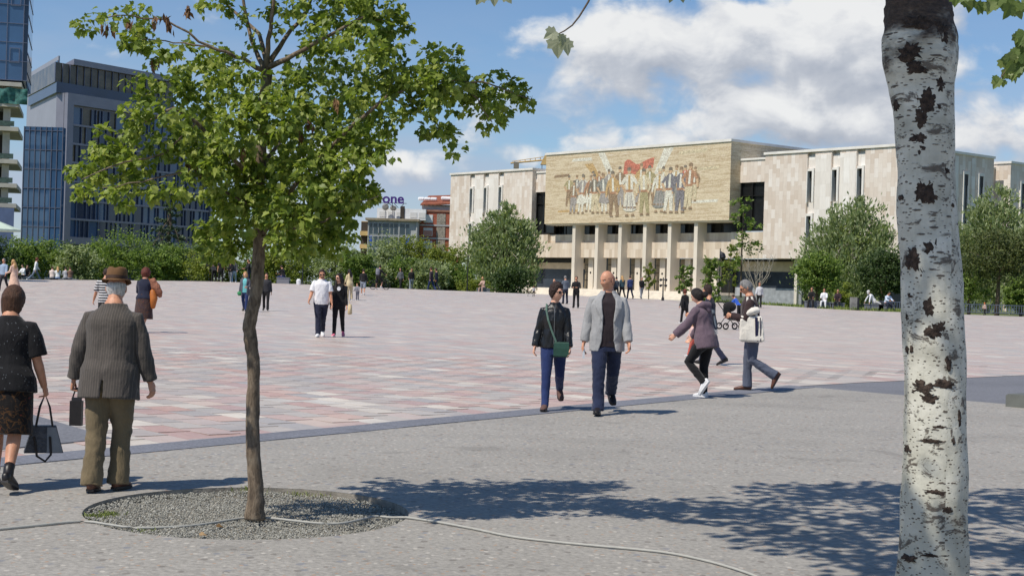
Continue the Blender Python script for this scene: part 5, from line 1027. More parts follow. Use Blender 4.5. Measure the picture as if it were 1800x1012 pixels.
M_SHB = pmat('black_leather_shoe', lin(34, 30, 30), .4, .2, 20); M_SHW = pmat('white_sneaker', lin(220, 220, 220), .6, .05, 20); M_SHBR = pmat('brown_leather_shoe', lin(92, 58, 44), .45, .2, 20); M_SHP = pmat('pink_sneaker', lin(228, 120, 142), .6, .08, 20); M_SHT = pmat('suede_boot', lin(98, 74, 68), .9, .15, 20); M_LENS = pmat('dark_lens', (.012, .012, .014), .1, .1, 5)
BOD_M = [(-.12, .12, .10, 0), (-.05, .160, .113, -.005), (.02, .164, .115, -.006), (.10, .150, .106, 0), (.19, .146, .104, .004), (.29, .158, .112, .006), (.37, .170, .112, .0), (.41, .164, .100, -.006), (.445, .138, .086, -.010), (.475, .106, .076, -.012), (.505, .078, .066, -.012), (.55, .058, .058, -.006)]
BOD_F = [(-.12, .13, .10, 0), (-.05, .166, .116, -.008), (.02, .164, .114, -.008), (.10, .138, .098, 0), (.19, .122, .090, .004), (.29, .136, .104, .014), (.36, .148, .106, .010), (.41, .142, .090, -.004), (.445, .120, .076, -.008), (.475, .092, .066, -.010), (.505, .066, .057, -.010), (.55, .049, .051, -.004)]
def prof(tab, z):
    if z <= tab[0][0]: return tab[0][1:]
    for a, b in zip(tab, tab[1:]):
        if z <= b[0]: f = (z - a[0]) / (b[0] - a[0]); f = f * f * (3 - 2 * f); return tuple(a[i] + (b[i] - a[i]) * f for i in (1, 2, 3))
    return tab[-1][1:]
def sstep(x, a, b): t = max(0, min(1, (x - a) / (b - a))); return t * t * (3 - 2 * t)
def head_pt(s, grow=0):
    """skull and face shape: s is a unit direction (x right, y to the face, z up)"""
    p = Vector((.0775 * s.x, .0965 * s.y, .120 * s.z))
    if s.z < 0:
        t = -s.z; p.x *= 1 - .30 * t ** 1.4; p.y *= (1 - .06 * t) if s.y > 0 else (1 - .42 * t)
    if s.y > 0:
        g = lambda cx, cz, wx, wz: math.exp(-(((abs(s.x) - cx) / wx) ** 2 + ((s.z - cz) / wz) ** 2))
        p.y += .013 * g(0, .02, .12, .2) + .022 * g(0, -.17, .15, .12) - .012 * g(.36, .08, .17, .11) + .005 * g(.3, .27, .3, .09) + .007 * g(0, -.50, .26, .08) - .005 * g(0, -.60, .26, .05) + .010 * g(0, -.86, .3, .14) + .004 * g(.5, -.12, .2, .16)
    return p + Vector((s.x, s.y, s.z)) * grow
def head_shell(mb, ctr, M, offf, seg=36, rings=26, xf=None):
    vs, fs = [], []
    for i in range(rings + 1):
        ph = math.pi * i / rings
        for k in range(seg):
            th = 2 * math.pi * k / seg; s = Vector((math.sin(ph) * math.cos(th), math.sin(ph) * math.sin(th), math.cos(ph))); p = head_pt(s, offf(s))
            if xf: p = xf(p, s)
            vs.append(ctr + M @ p)
    for i in range(rings):
        for k in range(seg): k2 = (k + 1) % seg; fs.append((i * seg + k, (i + 1) * seg + k, (i + 1) * seg + k2, i * seg + k2))
    mb.add(vs, fs)
def job(mb, name, mat, parent, vox, smooth=2, amp=0, fscale=9, seed=0, solid=0, zf=.75):
    o = mb.build(name, mat, parent)
    if solid: md = o.modifiers.new('s', 'SOLIDIFY'); md.thickness = solid; md.offset = 0
    md = o.modifiers.new('r', 'REMESH'); md.mode = 'VOXEL'; md.voxel_size = vox; md.use_smooth_shade = True
    if smooth: md = o.modifiers.new('m', 'SMOOTH'); md.factor = .5; md.iterations = smooth
    if vox < .0125: md = o.modifiers.new('d', 'DECIMATE'); md.ratio = .16 if vox < .005 else (.34 if vox < .009 else .5)
    JOBS.append((o, amp, fscale, seed, zf)); return o
def finish_people():
    dg = bpy.context.evaluated_depsgraph_get()
    new = [(o, bpy.data.meshes.new_from_object(o.evaluated_get(dg)), a, f, s, zf) for o, a, f, s, zf in JOBS]
    for o, me, amp, fs, seed, zf in new:
        o.modifiers.clear(); old = o.data; me.name = o.name
        if not me.materials:
            for mt in old.materials: me.materials.append(mt)
        o.data = me; bpy.data.meshes.remove(old); me.polygons.foreach_set('use_smooth', [True] * len(me.polygons))
        if amp:
            nv = len(me.vertices); co = np.empty(nv * 3); me.vertices.foreach_get('co', co); no = np.empty(nv * 3); me.vertex_normals.foreach_get('vector', no); no = no.reshape(-1, 3); C3 = co.reshape(-1, 3)
            d = np.empty(nv); ox, oy, oz = seed * 3.1, seed * 1.7, seed; nf = mnoise.noise
            for i, (x, y, z) in enumerate(C3.tolist()):
                q = Vector((x * fs + ox, y * fs + oy, z * fs * zf + x * fs * .5 + oz)); d[i] = abs(nf(q)) - .25 + .45 * (abs(nf(q * 2.3)) - .25)
            C3 = C3 - no * (amp * d)[:, None]; me.vertices.foreach_set('co', C3.ravel()); me.update()
    JOBS.clear()
class Fig: pass
def person(label, loc, face, h=1.75, sex='m', top=None, bottom=None, hair='short', hm=HB, sk=SK, shoe=M_SHB, legs=((0, 0, 3, 0), (0, 0, 3, 0)), arms=((0, 8, 8, 0), (0, 8, 8, 0)), lean=0, head=(0, 0), bw=1.0, belly=0, lod=1, topk=None, botk=None, group=None, glasses=False, curl=(28, 28), shoek='shoe', beard=None, hat=None, twist=0):
    """one continuous skin body, clothes, shoes and hair as parts. legs/arms: (left, right); leg = hip flex, knee flex, abduction, toe-down; arm = flex, abduction, elbow, inward"""
    topk = dict(sleeve='long', ease=.016, hem=-.06, sl_ease=.014, **{}) | (topk or {}); botk = dict(kind='trousers', ease=.012, hem=0, flare=.018) | (botk or {})
    k = h / 1.75; tab = [(z, w * bw, d * bw + (belly * math.exp(-((z - .14) / .13) ** 2)) * .5, y + belly * .5 * math.exp(-((z - .14) / .13) ** 2)) for z, w, d, y in (BOD_M if sex == 'm' else BOD_F)]
    F = Fig(); F.k = k; root = thing('person', label, 'person', (loc[0], loc[1], loc[2]), face, group); F.root = root
    vb = (.0046, .0085, .0195)[lod]; vc = (.0075, .011, .0205)[lod]; seg = (18, 14, 10)[lod]
    # legs
    hipw = .088 if sex == 'm' else .085; J = {}
    feet = []
    for i, s in enumerate((-1, 1)):
        hf, kf, ab, pit = legs[i][:4]; hp = Vector((s * hipw, 0, -.03)); d1 = Vector((s * math.sin(R(ab)), math.sin(R(hf)) * math.cos(R(ab)), -math.cos(R(hf)) * math.cos(R(ab))))
        kn = hp + d1 * .425; a2 = hf - kf; d2 = Vector((s * math.sin(R(ab)) * .6, math.sin(R(a2)), -math.cos(R(a2)))).normalized(); an = kn + d2 * .415
        fd = Vector((s * .14, math.cos(R(pit)), -math.sin(R(pit)))).normalized(); fu = Vector((0, math.sin(R(pit)), math.cos(R(pit)))); base = an - fu * .075
        J[s] = (hp, kn, an, fd, fu, base); feet.append(min((base - fd * .06).z, (base + fd * .18).z))
    zs = -min(feet); pel = Vector((0, 0, zs)); lr = R(lean); up = Vector((0, math.sin(lr), math.cos(lr))); fw = Vector((0, math.cos(lr), -math.sin(lr))); rt = Vector((1, 0, 0))
    tw_ = R(twist)
    def T(x, y, z): q = tw_ * max(0, min(1, z / .4)); z = z * 1.085 if z > 0 else z; xx = x * math.cos(q) - y * math.sin(q); yy = x * math.sin(q) + y * math.cos(q); return pel + rt * xx + fw * yy + up * z
    F.T = lambda x, y, z: T(x, y, z) * k
    for s in J: J[s] = tuple((v + pel) if n in (0, 1, 2, 5) else v for n, v in enumerate(J[s]))
    # arms
    A = {}; shw = (.178 if sex == 'm' else .152) * (1 + (bw - 1) * .6)
    for i, s in enumerate((-1, 1)):
        fl, ab, el, inw = arms[i][:4]; sh = T(s * shw * .97, -.006, .422); u = Vector((s * math.sin(R(ab)), math.cos(R(ab)) * math.sin(R(fl) + lr * .3), -math.cos(R(ab)) * math.cos(R(fl) + lr * .3))); e = Vector((-s * inw, math.cos(R(fl)), math.sin(R(fl)))); e = (e - u * e.dot(u)).normalized()
        eb = sh + u * .285; v = u * math.cos(R(el)) + e * math.sin(R(el)); wr = eb + v * .245; A[s] = (sh, eb, wr, u, v, e)
    S = lambda p: p * k
    body = MB()
    zz = [-.12, -.05, .02, .1, .19, .29, .38, .44, .485, .515, .55]
    def trunk(mb, ease, z0, z1, extra=None, cut=None):
        zl = [z0] + [z for z in (-.2, -.12, -.05, .02, .1, .19, .24, .29, .34, .38, .41, .44, .465, .485, .505) if z0 < z < z1] + [z1]; P_, R_ = [], []
        for z in zl:
            w, d, y = prof(tab, z)
            if z < -.05: w0, d0, y0 = prof(tab, -.05); w, d, y = w0, d0, y0
            ex = (extra(z) if extra else 0) + ease * (1 - .72 * sstep(z, .38, .49)); P_.append(S(T(0, y, z))); R_.append(((w + ex) * k, (d + ex) * k))
        mb.tube(P_, R_, seg + 8, (1, 0, 0), True, False, sq=.12)
    P_, R_ = [], []
    for z in zz: w, d, y = prof(tab, z); P_.append(S(T(0, y, z))); R_.append((w * k, d * k))
    body.tube(P_, R_, seg + 6, (1, 0, 0), True, False, sq=.1)
    hy, hpit = R(head[0]), R(head[1]); hc0 = T(0, .012, .648); Mh = Matrix.Rotation(hy + tw_, 3, 'Z') @ Matrix.Rotation(-hpit - lr * .3, 3, 'X'); hc = hc0 + Mh @ Vector((0, .02, 0)) - Vector((0, .008, 0)) - Vector((0, 0, .02 * math.sin(abs(hpit))))
    nk = .056 if sex == 'm' else .046; body.tube([S(T(0, -.012, .47)), S(T(0, -.004, .56)), S(hc + Mh @ Vector((0, -.018, -.05)))], [nk * 1.15 * k * (1 + (bw - 1) * .8), nk * k * (1 + (bw - 1) * .8), nk * .95 * k], seg, rnd=False)
    head_shell(body, Vector((0, 0, 0)), Matrix.Identity(3), lambda s: 0, *((44, 34) if lod == 0 else (24, 18))); nv = len(body.v); hn = (45 * 34 + 0) if False else None
    cnt = (44 * 35 if lod == 0 else 24 * 19)
    for i in range(nv - cnt, nv): body.v[i] = tuple(S(hc + Mh @ Vector(body.v[i])))
    for s in (-1, 1): body.ball(S(hc + Mh @ Vector((s * .0755, -.006, -.004))), (.011 * k, .021 * k, .033 * k), 8, 6, Mh @ Matrix.Rotation(s * .35, 3, 'Z'))
    fem = .93 if sex == 'f' else 1
    for i, s in enumerate((-1, 1)):
        sh, eb, wr, u, v, e = A[s]; bwk = (1 + (bw - 1) * .7) * fem
        body.tube([S(sh), S(sh.lerp(eb, .5)), S(eb), S(eb.lerp(wr, .25)), S(eb.lerp(wr, .7)), S(wr)], [.052 * k * bwk, .047 * k * bwk, .040 * k * bwk, .042 * k * bwk, .034 * k * bwk, .0265 * k * bwk], seg)
        # hand
        pn = Vector((-s, 0, 0)) * .9 + e * .25; pn = (pn - v * pn.dot(v)).normalized(); fr = v.cross(pn) * (1 if True else 0)
        if fr.dot(e) < 0: fr = -fr
        hs = k * (1.0 if sex == 'm' else .92)
        if lod < 2:
            body.tube([S(wr) - v * .01 * hs, S(wr) + v * .035 * hs, S(wr) + v * .088 * hs], [(.026 * hs, .019 * hs), (.039 * hs, .017 * hs), (.041 * hs, .014 * hs)], 12, fr)
            for fi, (off, ln) in enumerate(((.031, .074), (.0105, .083), (-.010, .077), (-.030, .061))):
                p = S(wr) + v * .084 * hs + fr * off * hs; d = v.copy(); ax = fr; pts = [p]; c_ = R(curl[i]) * (1 + .12 * fi)
                for q in range(3): d = d * math.cos(c_) + pn * math.sin(c_); d.normalize(); p = p + d * ln * hs * (.42, .33, .25)[q]; pts.append(p)
                body.tube(pts, [.0098 * hs, .0090 * hs, .0082 * hs, .0070 * hs], 8, fr)
            p = S(wr) + v * .020 * hs + fr * .028 * hs; d = (v * .75 + fr * .6 + pn * .25).normalized(); p1 = p + d * .042 * hs; d2 = (v * .95 + fr * .12 + pn * .4).normalized(); body.tube([p, p1, p1 + d2 * .03 * hs, p1 + d2 * .052 * hs], [.014 * hs, .0115 * hs, .0102 * hs, .008 * hs], 8, pn)
        else: body.tube([S(wr), S(wr) + v * .08 * hs, S(wr) + v * .15 * hs + pn * .03 * hs], [(.024 * hs, .02 * hs), (.038 * hs, .02 * hs), (.024 * hs, .014 * hs)], 8, fr)
        hp, kn, an, fd, fu, base = J[s]
        lg = [hp + Vector((0, 0, .05)), hp.lerp(kn, .3), kn, kn.lerp(an, .28), kn.lerp(an, .7), an]; lw = (.082, .075, .052, .053, .039, .034); lwk = (1 + (bw - 1) * .6)
        body.tube([S(q) for q in lg], [r * k * lwk for r in lw], seg); body.tube([S(an), S(base + fu * .045 + fd * .03), S(base + fu * .022 + fd * .15)], [.034 * k, (.036 * k, .036 * k), (.038 * k, .02 * k)], 10)
        setattr(F, 'hand_l' if s < 0 else 'hand_r', S(wr) + v * .09 * hs + pn * .015 * hs); setattr(F, 'sh_l' if s < 0 else 'sh_r', S(sh))
        # shoe
        m = MB(); P_, R_ = [], []
        for (a, w, hh_) in ((-.062, .030, .040), (-.03, .036, .046), (.03, .039, .046), (.08, .044, .036), (.13, .046, .027), (.175, .037, .021), (.20, .022, .015)): P_.append(S(base + fd * a + fu * (hh_ + .006))); R_.append((w * k, hh_ * k))
        m.tube(P_, R_, 14, fd.cross(fu), True, True, sq=.25)
        if shoek == 'boot': m.tube([S(base + fu * .05), S(an + fu * .06), S(an.lerp(kn, .22))], [.044 * k, .045 * k, .047 * k], 12)
        so = m.build('shoe', shoe, root, True)
        if lod < 2:
            m = MB()
            for (a, w) in ((-.066, .030), (0, .040), (.08, .046), (.14, .048), (.19, .036), (.207, .02)): m.v += [tuple(S(base + fd * a + fd.cross(fu) * q * w + fu * z_)) for q in (-1, 1) for z_ in (0, .02)]
            for q in range(5): o_ = q * 4; m.f += [(o_, o_ + 4, o_ + 5, o_ + 1), (o_ + 2, o_ + 3, o_ + 7, o_ + 6), (o_ + 1, o_ + 5, o_ + 7, o_ + 3), (o_, o_ + 2, o_ + 6, o_ + 4)]
            m.f += [(0, 1, 3, 2), (20, 22, 23, 21)]; m.build('sole', M_SHW if shoe in (M_SHW, M_SHP) else M_SHB, so)
    job(body, 'body', sk, root, vb, 1 if lod == 0 else 1)
    # trousers / skirt
    bk = botk['kind']; eb_ = botk['ease']
    if bk in ('trousers', 'shorts'):
        m = MB(); trunk(m, eb_, -.16, .05)
        for s in (-1, 1):
            hp, kn, an, fd, fu, base = J[s]; fl = botk['flare']; lg = [hp + Vector((0, 0, .06)), hp + Vector((0, 0, -.06)), hp.lerp(kn, .4), kn, kn.lerp(an, .4)]; lwk = (1 + (bw - 1) * .6); lw = [.088, .088, .078, .056, .052]
            if bk == 'trousers': lg += [kn.lerp(an, .8), an + (an - kn).normalized() * (.012 + botk['hem'])]; lw += [.042 + fl * .7, .040 + fl]
            else: lg = lg[:4]; lw = [.092, .094, .09, .084]
            m.tube([S(q) for q in lg], [(r * lwk + eb_) * k for r in lw], seg + 4, rnd=False)
        job(m, 'trousers' if bk == 'trousers' else 'shorts', bottom, root, vc, 2, min(.019, eb_ * .9) * k if lod < 2 else 0, 6.5, len(label), 0, 1.7)
    elif bk == 'skirt':
        m = MB(); hm_ = botk['hem']; P_, R_ = [], []; fy = (J[-1][1].y + J[1][1].y) / 2 * .5
        for z in (.11, .02, -.06, (hm_ - .06) / 2, hm_): w, d, y = prof(tab, max(z, -.05)); g_ = eb_ + botk['flare'] * max(0, -z) ; P_.append(S(T(0, y * .5 + fy * max(0, -z) * 2, z))); R_.append(((w + g_) * k, (d + g_ + .5 * abs(J[-1][1].y - J[1][1].y) * max(0, -z)) * k))
        m.tube(P_, R_, seg + 10, (1, 0, 0), True, False); job(m, 'skirt', bottom, root, vc, 2, .012 * k, 8, len(label))
    # upper garment
    es, hem = topk['ease'], topk['hem']; kind = topk.get('kind', 'closed')
    def sleeves(m, ex=0, open_=False):
        if not topk['sleeve']: return
        for s in (-1, 1):
            sh, eb, wr, u, v, e = A[s]; q = topk['sl_ease'] + ex; bwk = (1 + (bw - 1) * .7) * fem; ins = T(s * shw * .55, -.006, .425)
            if topk['sleeve'] == 'long': m.tube([S(ins), S(sh), S(sh.lerp(eb, .5)), S(eb), S(eb.lerp(wr, .5)), S(eb.lerp(wr, .96))], [(.046 * bwk + q * .3) * k, (.053 * bwk + q * .5) * k, (.050 * bwk + q) * k, (.043 * bwk + q) * k, (.040 * bwk + q) * k, (.031 * bwk + q) * k], seg + 2, rnd=False)
            else: m.tube([S(ins), S(sh), S(sh.lerp(eb, .35)), S(sh.lerp(eb, topk.get('slen', .72)))], [(.046 * bwk + q * .3) * k, (.053 * bwk + q * .5) * k, (.056 * bwk + q) * k, (.060 * bwk + q) * k], seg + 2, rnd=False)
    m = MB(); nm = topk.get('name', 'top'); fl_ = topk.get('flare', 0)
    if kind == 'closed':
        trunk(m, es, hem, topk.get('neck', .51), lambda z: fl_ * max(0, .1 - z))
        sleeves(m); job(m, nm, top, root, vc, 2, topk.get('fold', .012) * k if lod < 2 else 0, topk.get('fs', 8), len(label) + 3)
    else:
        # jacket as an open shell: gap at the front (or a slit at the back) by height
        gapf = topk['gap']; N = 48; zl = [hem + (.525 - hem) * i / 22 for i in range(23)]; gc = topk.get('gapc', 90)
        for z in zl:
            w, d, y = prof(tab, max(z, -.05)); g_ = R(max(.6, gapf(z))); ex = es * (1 - .7 * sstep(z, .38, .49)) + fl_ * max(0, .1 - z)
            for i in range(N):
                th = R(gc) + g_ + (2 * math.pi - 2 * g_) * i / (N - 1); c_, q_ = math.cos(th), math.sin(th); c_ = math.copysign(abs(c_) ** .88, c_); q_ = math.copysign(abs(q_) ** .88, q_); m.v.append(tuple(S(T(c_ * (w + ex), y + q_ * (d + ex), z))))
        for a in range(22): m.f += [(a * N + i, a * N + i + 1, (a + 1) * N + i + 1, (a + 1) * N + i) for i in range(N - 1)]
        if topk.get('lapel'):
            for s in (-1, 1):
                pts = []
                for z in (.49, .42, .34, .26, .18): w, d, y = prof(tab, z); g_ = gapf(z); pts.append((z, w, d, y, g_))
                o_ = len(m.v)
                for (z, w, d, y, g_) in pts:
                    for wd_, of in ((0, .020), ({.49: 16, .42: 26, .34: 21, .26: 12,   .18: 2}[z], .026)):
                        th = R(90) + s * R(g_ + wd_); e2 = es * (1 - .7 * sstep(z, .38, .49)) + of; m.v.append(tuple(S(T(math.cos(th) * (w + e2), y + math.sin(th) * (d + e2), z))))
                m.f += [(o_ + 2 * i, o_ + 2 * i + 1, o_ + 2 * i + 3, o_ + 2 * i + 2) for i in range(4)]
        shell = m; job(shell, nm, top, root, .008 if lod == 0 else vc, 2, topk.get('fold', .010) * k if lod < 2 else 0, topk.get('fs', 8), len(label) + 3, solid=.020 * k)
        m2 = MB(); sleeves(m2); job(m2, 'sleeves', top, root, vc, 2, topk.get('fold', .012) * k if lod < 2 else 0, 9, len(label) + 5)
        if topk.get('collar'):
            m3 = MB(); P_ = []; 
            for i in range(17): th = R(-10 + 200 * i / 16) + math.pi; P_.append(S(T(math.cos(th) * .088 * bw, -.012 + math.sin(th) * .078 * bw, .488)))
            m3.tube(P_, [(.008 * k, .020 * k)] * 17, 8, (1, 1, 0)); m3.build('collar', top, root, True)
    if topk.get('inner'):
        m = MB(); trunk(m, es * .8, hem + .05 if topk.get('inhem') is None else topk['inhem'], topk.get('neck', .50)); job(m, 'shirt', topk['inner'], root, vc, 2, .008 * k if lod < 2 else 0, 8, 5)
    if topk.get('hood'):
        m = MB(); m.tube([S(T(-.11, -.02, .47)), S(T(-.09, -.10, .49)), S(T(0, -.145, .47)), S(T(.09, -.10, .49)), S(T(.11, -.02, .47))], [.04 * k, .055 * k, .062 * k, .055 * k, .04 * k], 12); m.tube([S(T(0, -.12, .48)), S(T(0, -.15, .38))], [(.10 * k, .04 * k), (.06 * k, .03 * k)], 12); job(m, 'hood', top, root, vc, 2, .01 * k, 8, 2)
    # hair
    HC = lambda p: S(hc + Mh @ p)
    def hshell(fn, xf=None, nm='hair', mt=hm, amp=.006, vox=None):
        m = MB(); head_shell(m, Vector((0, 0, 0)), Matrix.Identity(3), fn, 40, 30, xf)
        for i in range(len(m.v)): m.v[i] = tuple(HC(Vector(m.v[i])))
        return job(m, nm, mt, root, vox or (.006 if lod == 0 else vb), 1, amp * k, 38, 3)
    def line(s):  # >0 inside the hair
        az = math.atan2(abs(s.x), s.y); f = az / math.pi; hl = .62 - 1.25 * sstep(f, .18, .62) - .08 * sstep(f, .6, 1) + .16 * mnoise.noise(s * 5.5)
        return s.z - hl
    if hair == 'short': hshell(lambda s: -.008 + .017 * sstep(line(s), -.05, .16) + .005 * max(0, s.z) + .006 * mnoise.noise(s * 7), amp=.010)
    elif hair == 'crop': hshell(lambda s: -.008 + .015 * sstep(line(s), -.05, .12))
    elif hair == 'fringe': hshell(lambda s: -.008 + .013 * sstep(line(s), -.05, .12) * (1 - sstep(s.z, .25, .5)))
    elif hair == 'full': hshell(lambda s: -.008 + .026 * sstep(line(s) + .03, -.06, .2) + .014 * max(0, s.z) + .012 * mnoise.noise(s * 7), amp=.016)
    elif hair == 'curly': hshell(lambda s: -.008 + .060 * sstep(line(s) + .22, -.06, .25), amp=.02)
    elif hair == 'bob': hshell(lambda s: -.008 + .030 * sstep(line(s) + .28 * sstep(math.atan2(abs(s.x), s.y), .9, 1.5), -.06, .2), lambda p, s: Vector((p.x * (1 + .18 * sstep(-s.z, 0, .8)), p.y, p.z - .05 * sstep(-s.z, .1, .9))) if s.y < .45 else p, amp=.008)
    elif hair in ('long', 'bun'):
        hshell(lambda s: -.008 + .026 * sstep(line(s) + .2 * sstep(math.atan2(abs(s.x), s.y), .9, 1.5), -.06, .2))
        m = MB()
        if hair == 'long':
            m.tube([HC(Vector((0, -.06, .03))), HC(Vector((0, -.10, -.08))), S(T(0, -.14, .46)), S(T(0, -.145, .32))], [(.07 * k, .05 * k), (.085 * k, .045 * k), (.10 * k, .035 * k), (.06 * k, .02 * k)], 14)
            for s in (-1, 1): m.tube([HC(Vector((s * .05, .03, .085))), HC(Vector((s * .082, .02, -.02))), S(T(s * .085, .05, .50)), S(T(s * .085, .12, .36))], [.025 * k, .028 * k, .032 * k, .016 * k], 10)
        else: m.ball(HC(Vector((0, -.125, -.03))), .052 * k, 14, 10)
        job(m, 'hair_length' if hair == 'long' else 'hair_bun', hm, root, .007 if lod == 0 else vb, 1, .008 * k, 20, 4)
    if beard: hshell(lambda s: -.006 + .009 * sstep(-s.z, .28, .42) * sstep(s.y, -.05, .25) * (1 - .8 * math.exp(-((s.x / .2) ** 2 + ((s.z + .5) / .06) ** 2))), nm='beard', mt=beard, amp=.002)
    if glasses:
        for s in (-1, 1): MB().ball(HC(Vector((s * .034, .0885, .008))), (.029 * k, .010 * k, .021 * k), 12, 8, Mh).build('sunglass_lens', M_LENS, root, True)
        MB().tube([HC(Vector((-.078, .0, .014))), HC(Vector((-.066, .075, .014))), HC(Vector((-.02, .101, .012))), HC(Vector((.02, .101, .012))), HC(Vector((.066, .075, .014))), HC(Vector((.078, .0, .014)))], [.004 * k] * 6, 6, (0, 0, 1)).build('sunglass_frame', M_LENS, root)
    elif lod == 0:
        for s in (-1, 1):
            ey = MB().ball(HC(Vector((s * .031, .0765, .008))), .0105 * k, 10, 8).build('eye', pmat('eye_white', lin(206, 198, 190), .3), root, True); MB().ball(HC(Vector((s * .031, .0825, .008))), .0056 * k, 8, 6).build('iris', pmat('dark_iris', lin(50, 36, 28), .2), ey, True)
            MB().tube([HC(Vector((s * .014, .0915, .027))), HC(Vector((s * .032, .0885, .032))), HC(Vector((s * .05, .073, .027)))], [.004 * k, .0045 * k, .003 * k], 6, (0, 0, 1)).build('eyebrow', hm, root, True)
    if hat:
        m = MB(); n_ = 40; 
        for (r_, z_, wv) in ((.132, .052, 1), (.128, .060, 1), (.098, .066, .3), (.096, .075, 0), (.094, .11, 0), (.088, .155, 0), (.075, .172, 0), (.04, .165, 0), (.0, .152, 0)):
            for i in range(n_):
                th = 2 * math.pi * i / n_; x_, y_ = math.cos(th) * r_ * .90, math.sin(th) * r_ * 1.08; z2 = z_ + wv * (.016 * abs(math.cos(th)) ** 2 - .006 + (.004 if math.sin(th) < 0 else -.008)) - (.012 * math.exp(-(x_ / .02) ** 2) if z_ > .15 else 0); m.v.append(tuple(HC(Vector((x_, y_ - .012, z2)))))
        for a in range(8): m.f += [(a * n_ + i, a * n_ + (i + 1) % n_, (a + 1) * n_ + (i + 1) % n_, (a + 1) * n_ + i) for i in range(n_)]
        o = m.build('hat', hat, root, True); sd_ = o.modifiers.new('s', 'SOLIDIFY'); sd_.thickness = .004
        m = MB(); 
        for z_ in (.074, .10):
            for i in range(n_): th = 2 * math.pi * i / n_; r_ = .0985 - (z_ - .074) * .05; m.v.append(tuple(HC(Vector((math.cos(th) * r_ * .90, math.sin(th) * r_ * 1.08 - .012, z_)))))
        m.f += [(i, (i + 1) % n_, n_ + (i + 1) % n_, n_ + i) for i in range(n_)]; m.build('hat_band', pmat('hat_ribbon', lin(64, 44, 34), .7, .1, 20), o, True)
    F.hc = S(hc); F.Mh = Mh; F.M = Matrix.Translation(Vector(loc)) @ Matrix.Rotation(face, 4, 'Z'); F.A = A; F.J = J
    return F
def spot(px, py): return hit(px, py)
def behind(px, Y, dz=0): p = at(px, 500, Y); return Vector((p.x, Y, ground(p.x, Y) + dz))
def px_h(n, Y): return n * Y / FPX
WALK_A = ((18, 6, 2, -6), (-14, 22, 2, 22)); WALK_B = ((-14, 24, 2, 24), (18, 6, 2, -6)); STAND = ((2, 3, 4, 0), (-2, 2, 4, 0)); SWING_A = ((-14, 7, 14, 0), (16, 7, 20, 0)); SWING_B = ((16, 7, 20, 0), (-14, 7, 14, 0)); SIT = ((82, 80, 6, 0), (80, 82, 8, 0)); LAP = ((26, 6, 50, .3), (26, 6, 50, .3))
CL = lambda n, r, g, b, kind='cotton', rough=.85: cloth(n, lin(r, g, b), kind, rough)
NAVY = CL('navy', 36, 40, 58); BLACK = CL('black', 30, 29, 31); JEANS = CL('dark_jeans', 34, 42, 66, 'denim'); BLUEJ = CL('blue_jeans', 36, 50, 92, 'denim'); WHITE = CL('white', 226, 226, 228); GREYC = CL('grey', 128, 130, 134); BEIGE = CL('beige', 206, 188, 150)

# ---- old man seen from behind
p = spot(188, 862)
om = person('elderly man with brown felt hat and pinstriped grey jacket seen from behind', p, R(-4), 1.60, 'm', CL('pinstripe_wool', 78, 73, 69, 'pinstripe'), CL('khaki_trousers', 114, 101, 78), 'fringe', HW, SKR, M_SHBR, ((-7, 5, -1, 4), (12, 18, -1, 3)), ((-6, 16, 14, .1), (0, 13, 8, 0)), 6, (8, 6), 1.12, .03, 0,
            dict(kind='open', gap=lambda z: .6 if z > -.02 else .6 + 1.2 * min(1, (-.02 - z) / .1), gapc=270, hem=-.20, ease=.036, sl_ease=.024, flare=.07, name='jacket', collar=True, fold=.016, fs=7), dict(ease=.024, flare=.020, hem=.02), hat=pmat('brown_felt', lin(106, 78, 52), .95, .1, 18, bump=.2, bscale=120), curl=(60, 30))
# pouch in his left hand
hp_ = om.M @ om.hand_l; pou = thing('wrist_bag', 'small black leather wrist bag in the left hand of the man in the hat', 'bag', (hp_.x + .025, hp_.y, hp_.z), R(-4))
m = MB(); m.box(-.045, .045, -.022, .022, -.27, -.085); m.build('pouch', M_SHB, pou); m = MB(); m.prism([(-.035, -.014), (.035, -.014), (.035, .014), (-.035, .014)], -.085, -.06); m.build('clasp', M_BLK, pou)
for s in (-1, 1): MB().tube([(s * .032, 0, -.065), (s * .018, 0, -.02), (0, 0, .012)], [.006, .006, .006], 6).build('strap', M_SHB, pou)
# ---- woman at the left edge
p = spot(8, 858)
wl = person('woman in black lace top and patterned skirt cut by the left edge', p, R(6), 1.50, 'f', CL('black_lace', 22, 22, 25, 'lace'), CL('patterned_skirt', 20, 17, 17, 'swirl'), 'bob', HBR, SK, M_SHB, ((14, 14, 2, 0), (-16, 20, 2, 22)), ((10, 8, 14, 0), (-2, 14, 10, 0)), 7, (-12, 12), 1.18, .03, 0,
            dict(kind='closed', hem=-.10, ease=.034, sleeve='short', slen=.9, sl_ease=.035, flare=.12, name='lace_top', fold=.01), dict(kind='skirt', hem=-.46, ease=.02, flare=.04), shoek='boot', curl=(30, 70))
hp_ = wl.M @ wl.hand_r; hb = thing('handbag', 'grey and black quilted handbag carried by the woman at the left edge', 'bag', (hp_.x, hp_.y, hp_.z), R(20)); M_QB = pmat('grey_quilted_leather', lin(70, 72, 78), .35, .35, 30, bump=.6, bscale=50); M_QB2 = pmat('pale_grey_leather', lin(128, 130, 132), .4, .1, 10)
m = MB(); m.add([(-.14, -.06, -.42), (.14, -.06, -.42), (.14, .06, -.42), (-.14, .06, -.42), (-.085, -.035, -.22), (.085, -.035, -.22), (.085, .035, -.22), (-.085, .035, -.22)], [(0, 3, 2, 1), (4, 5, 6, 7), (0, 1, 5, 4), (1, 2, 6, 5), (2, 3, 7, 6), (3, 0, 4, 7)]); m.build('bag_body', M_QB, hb)
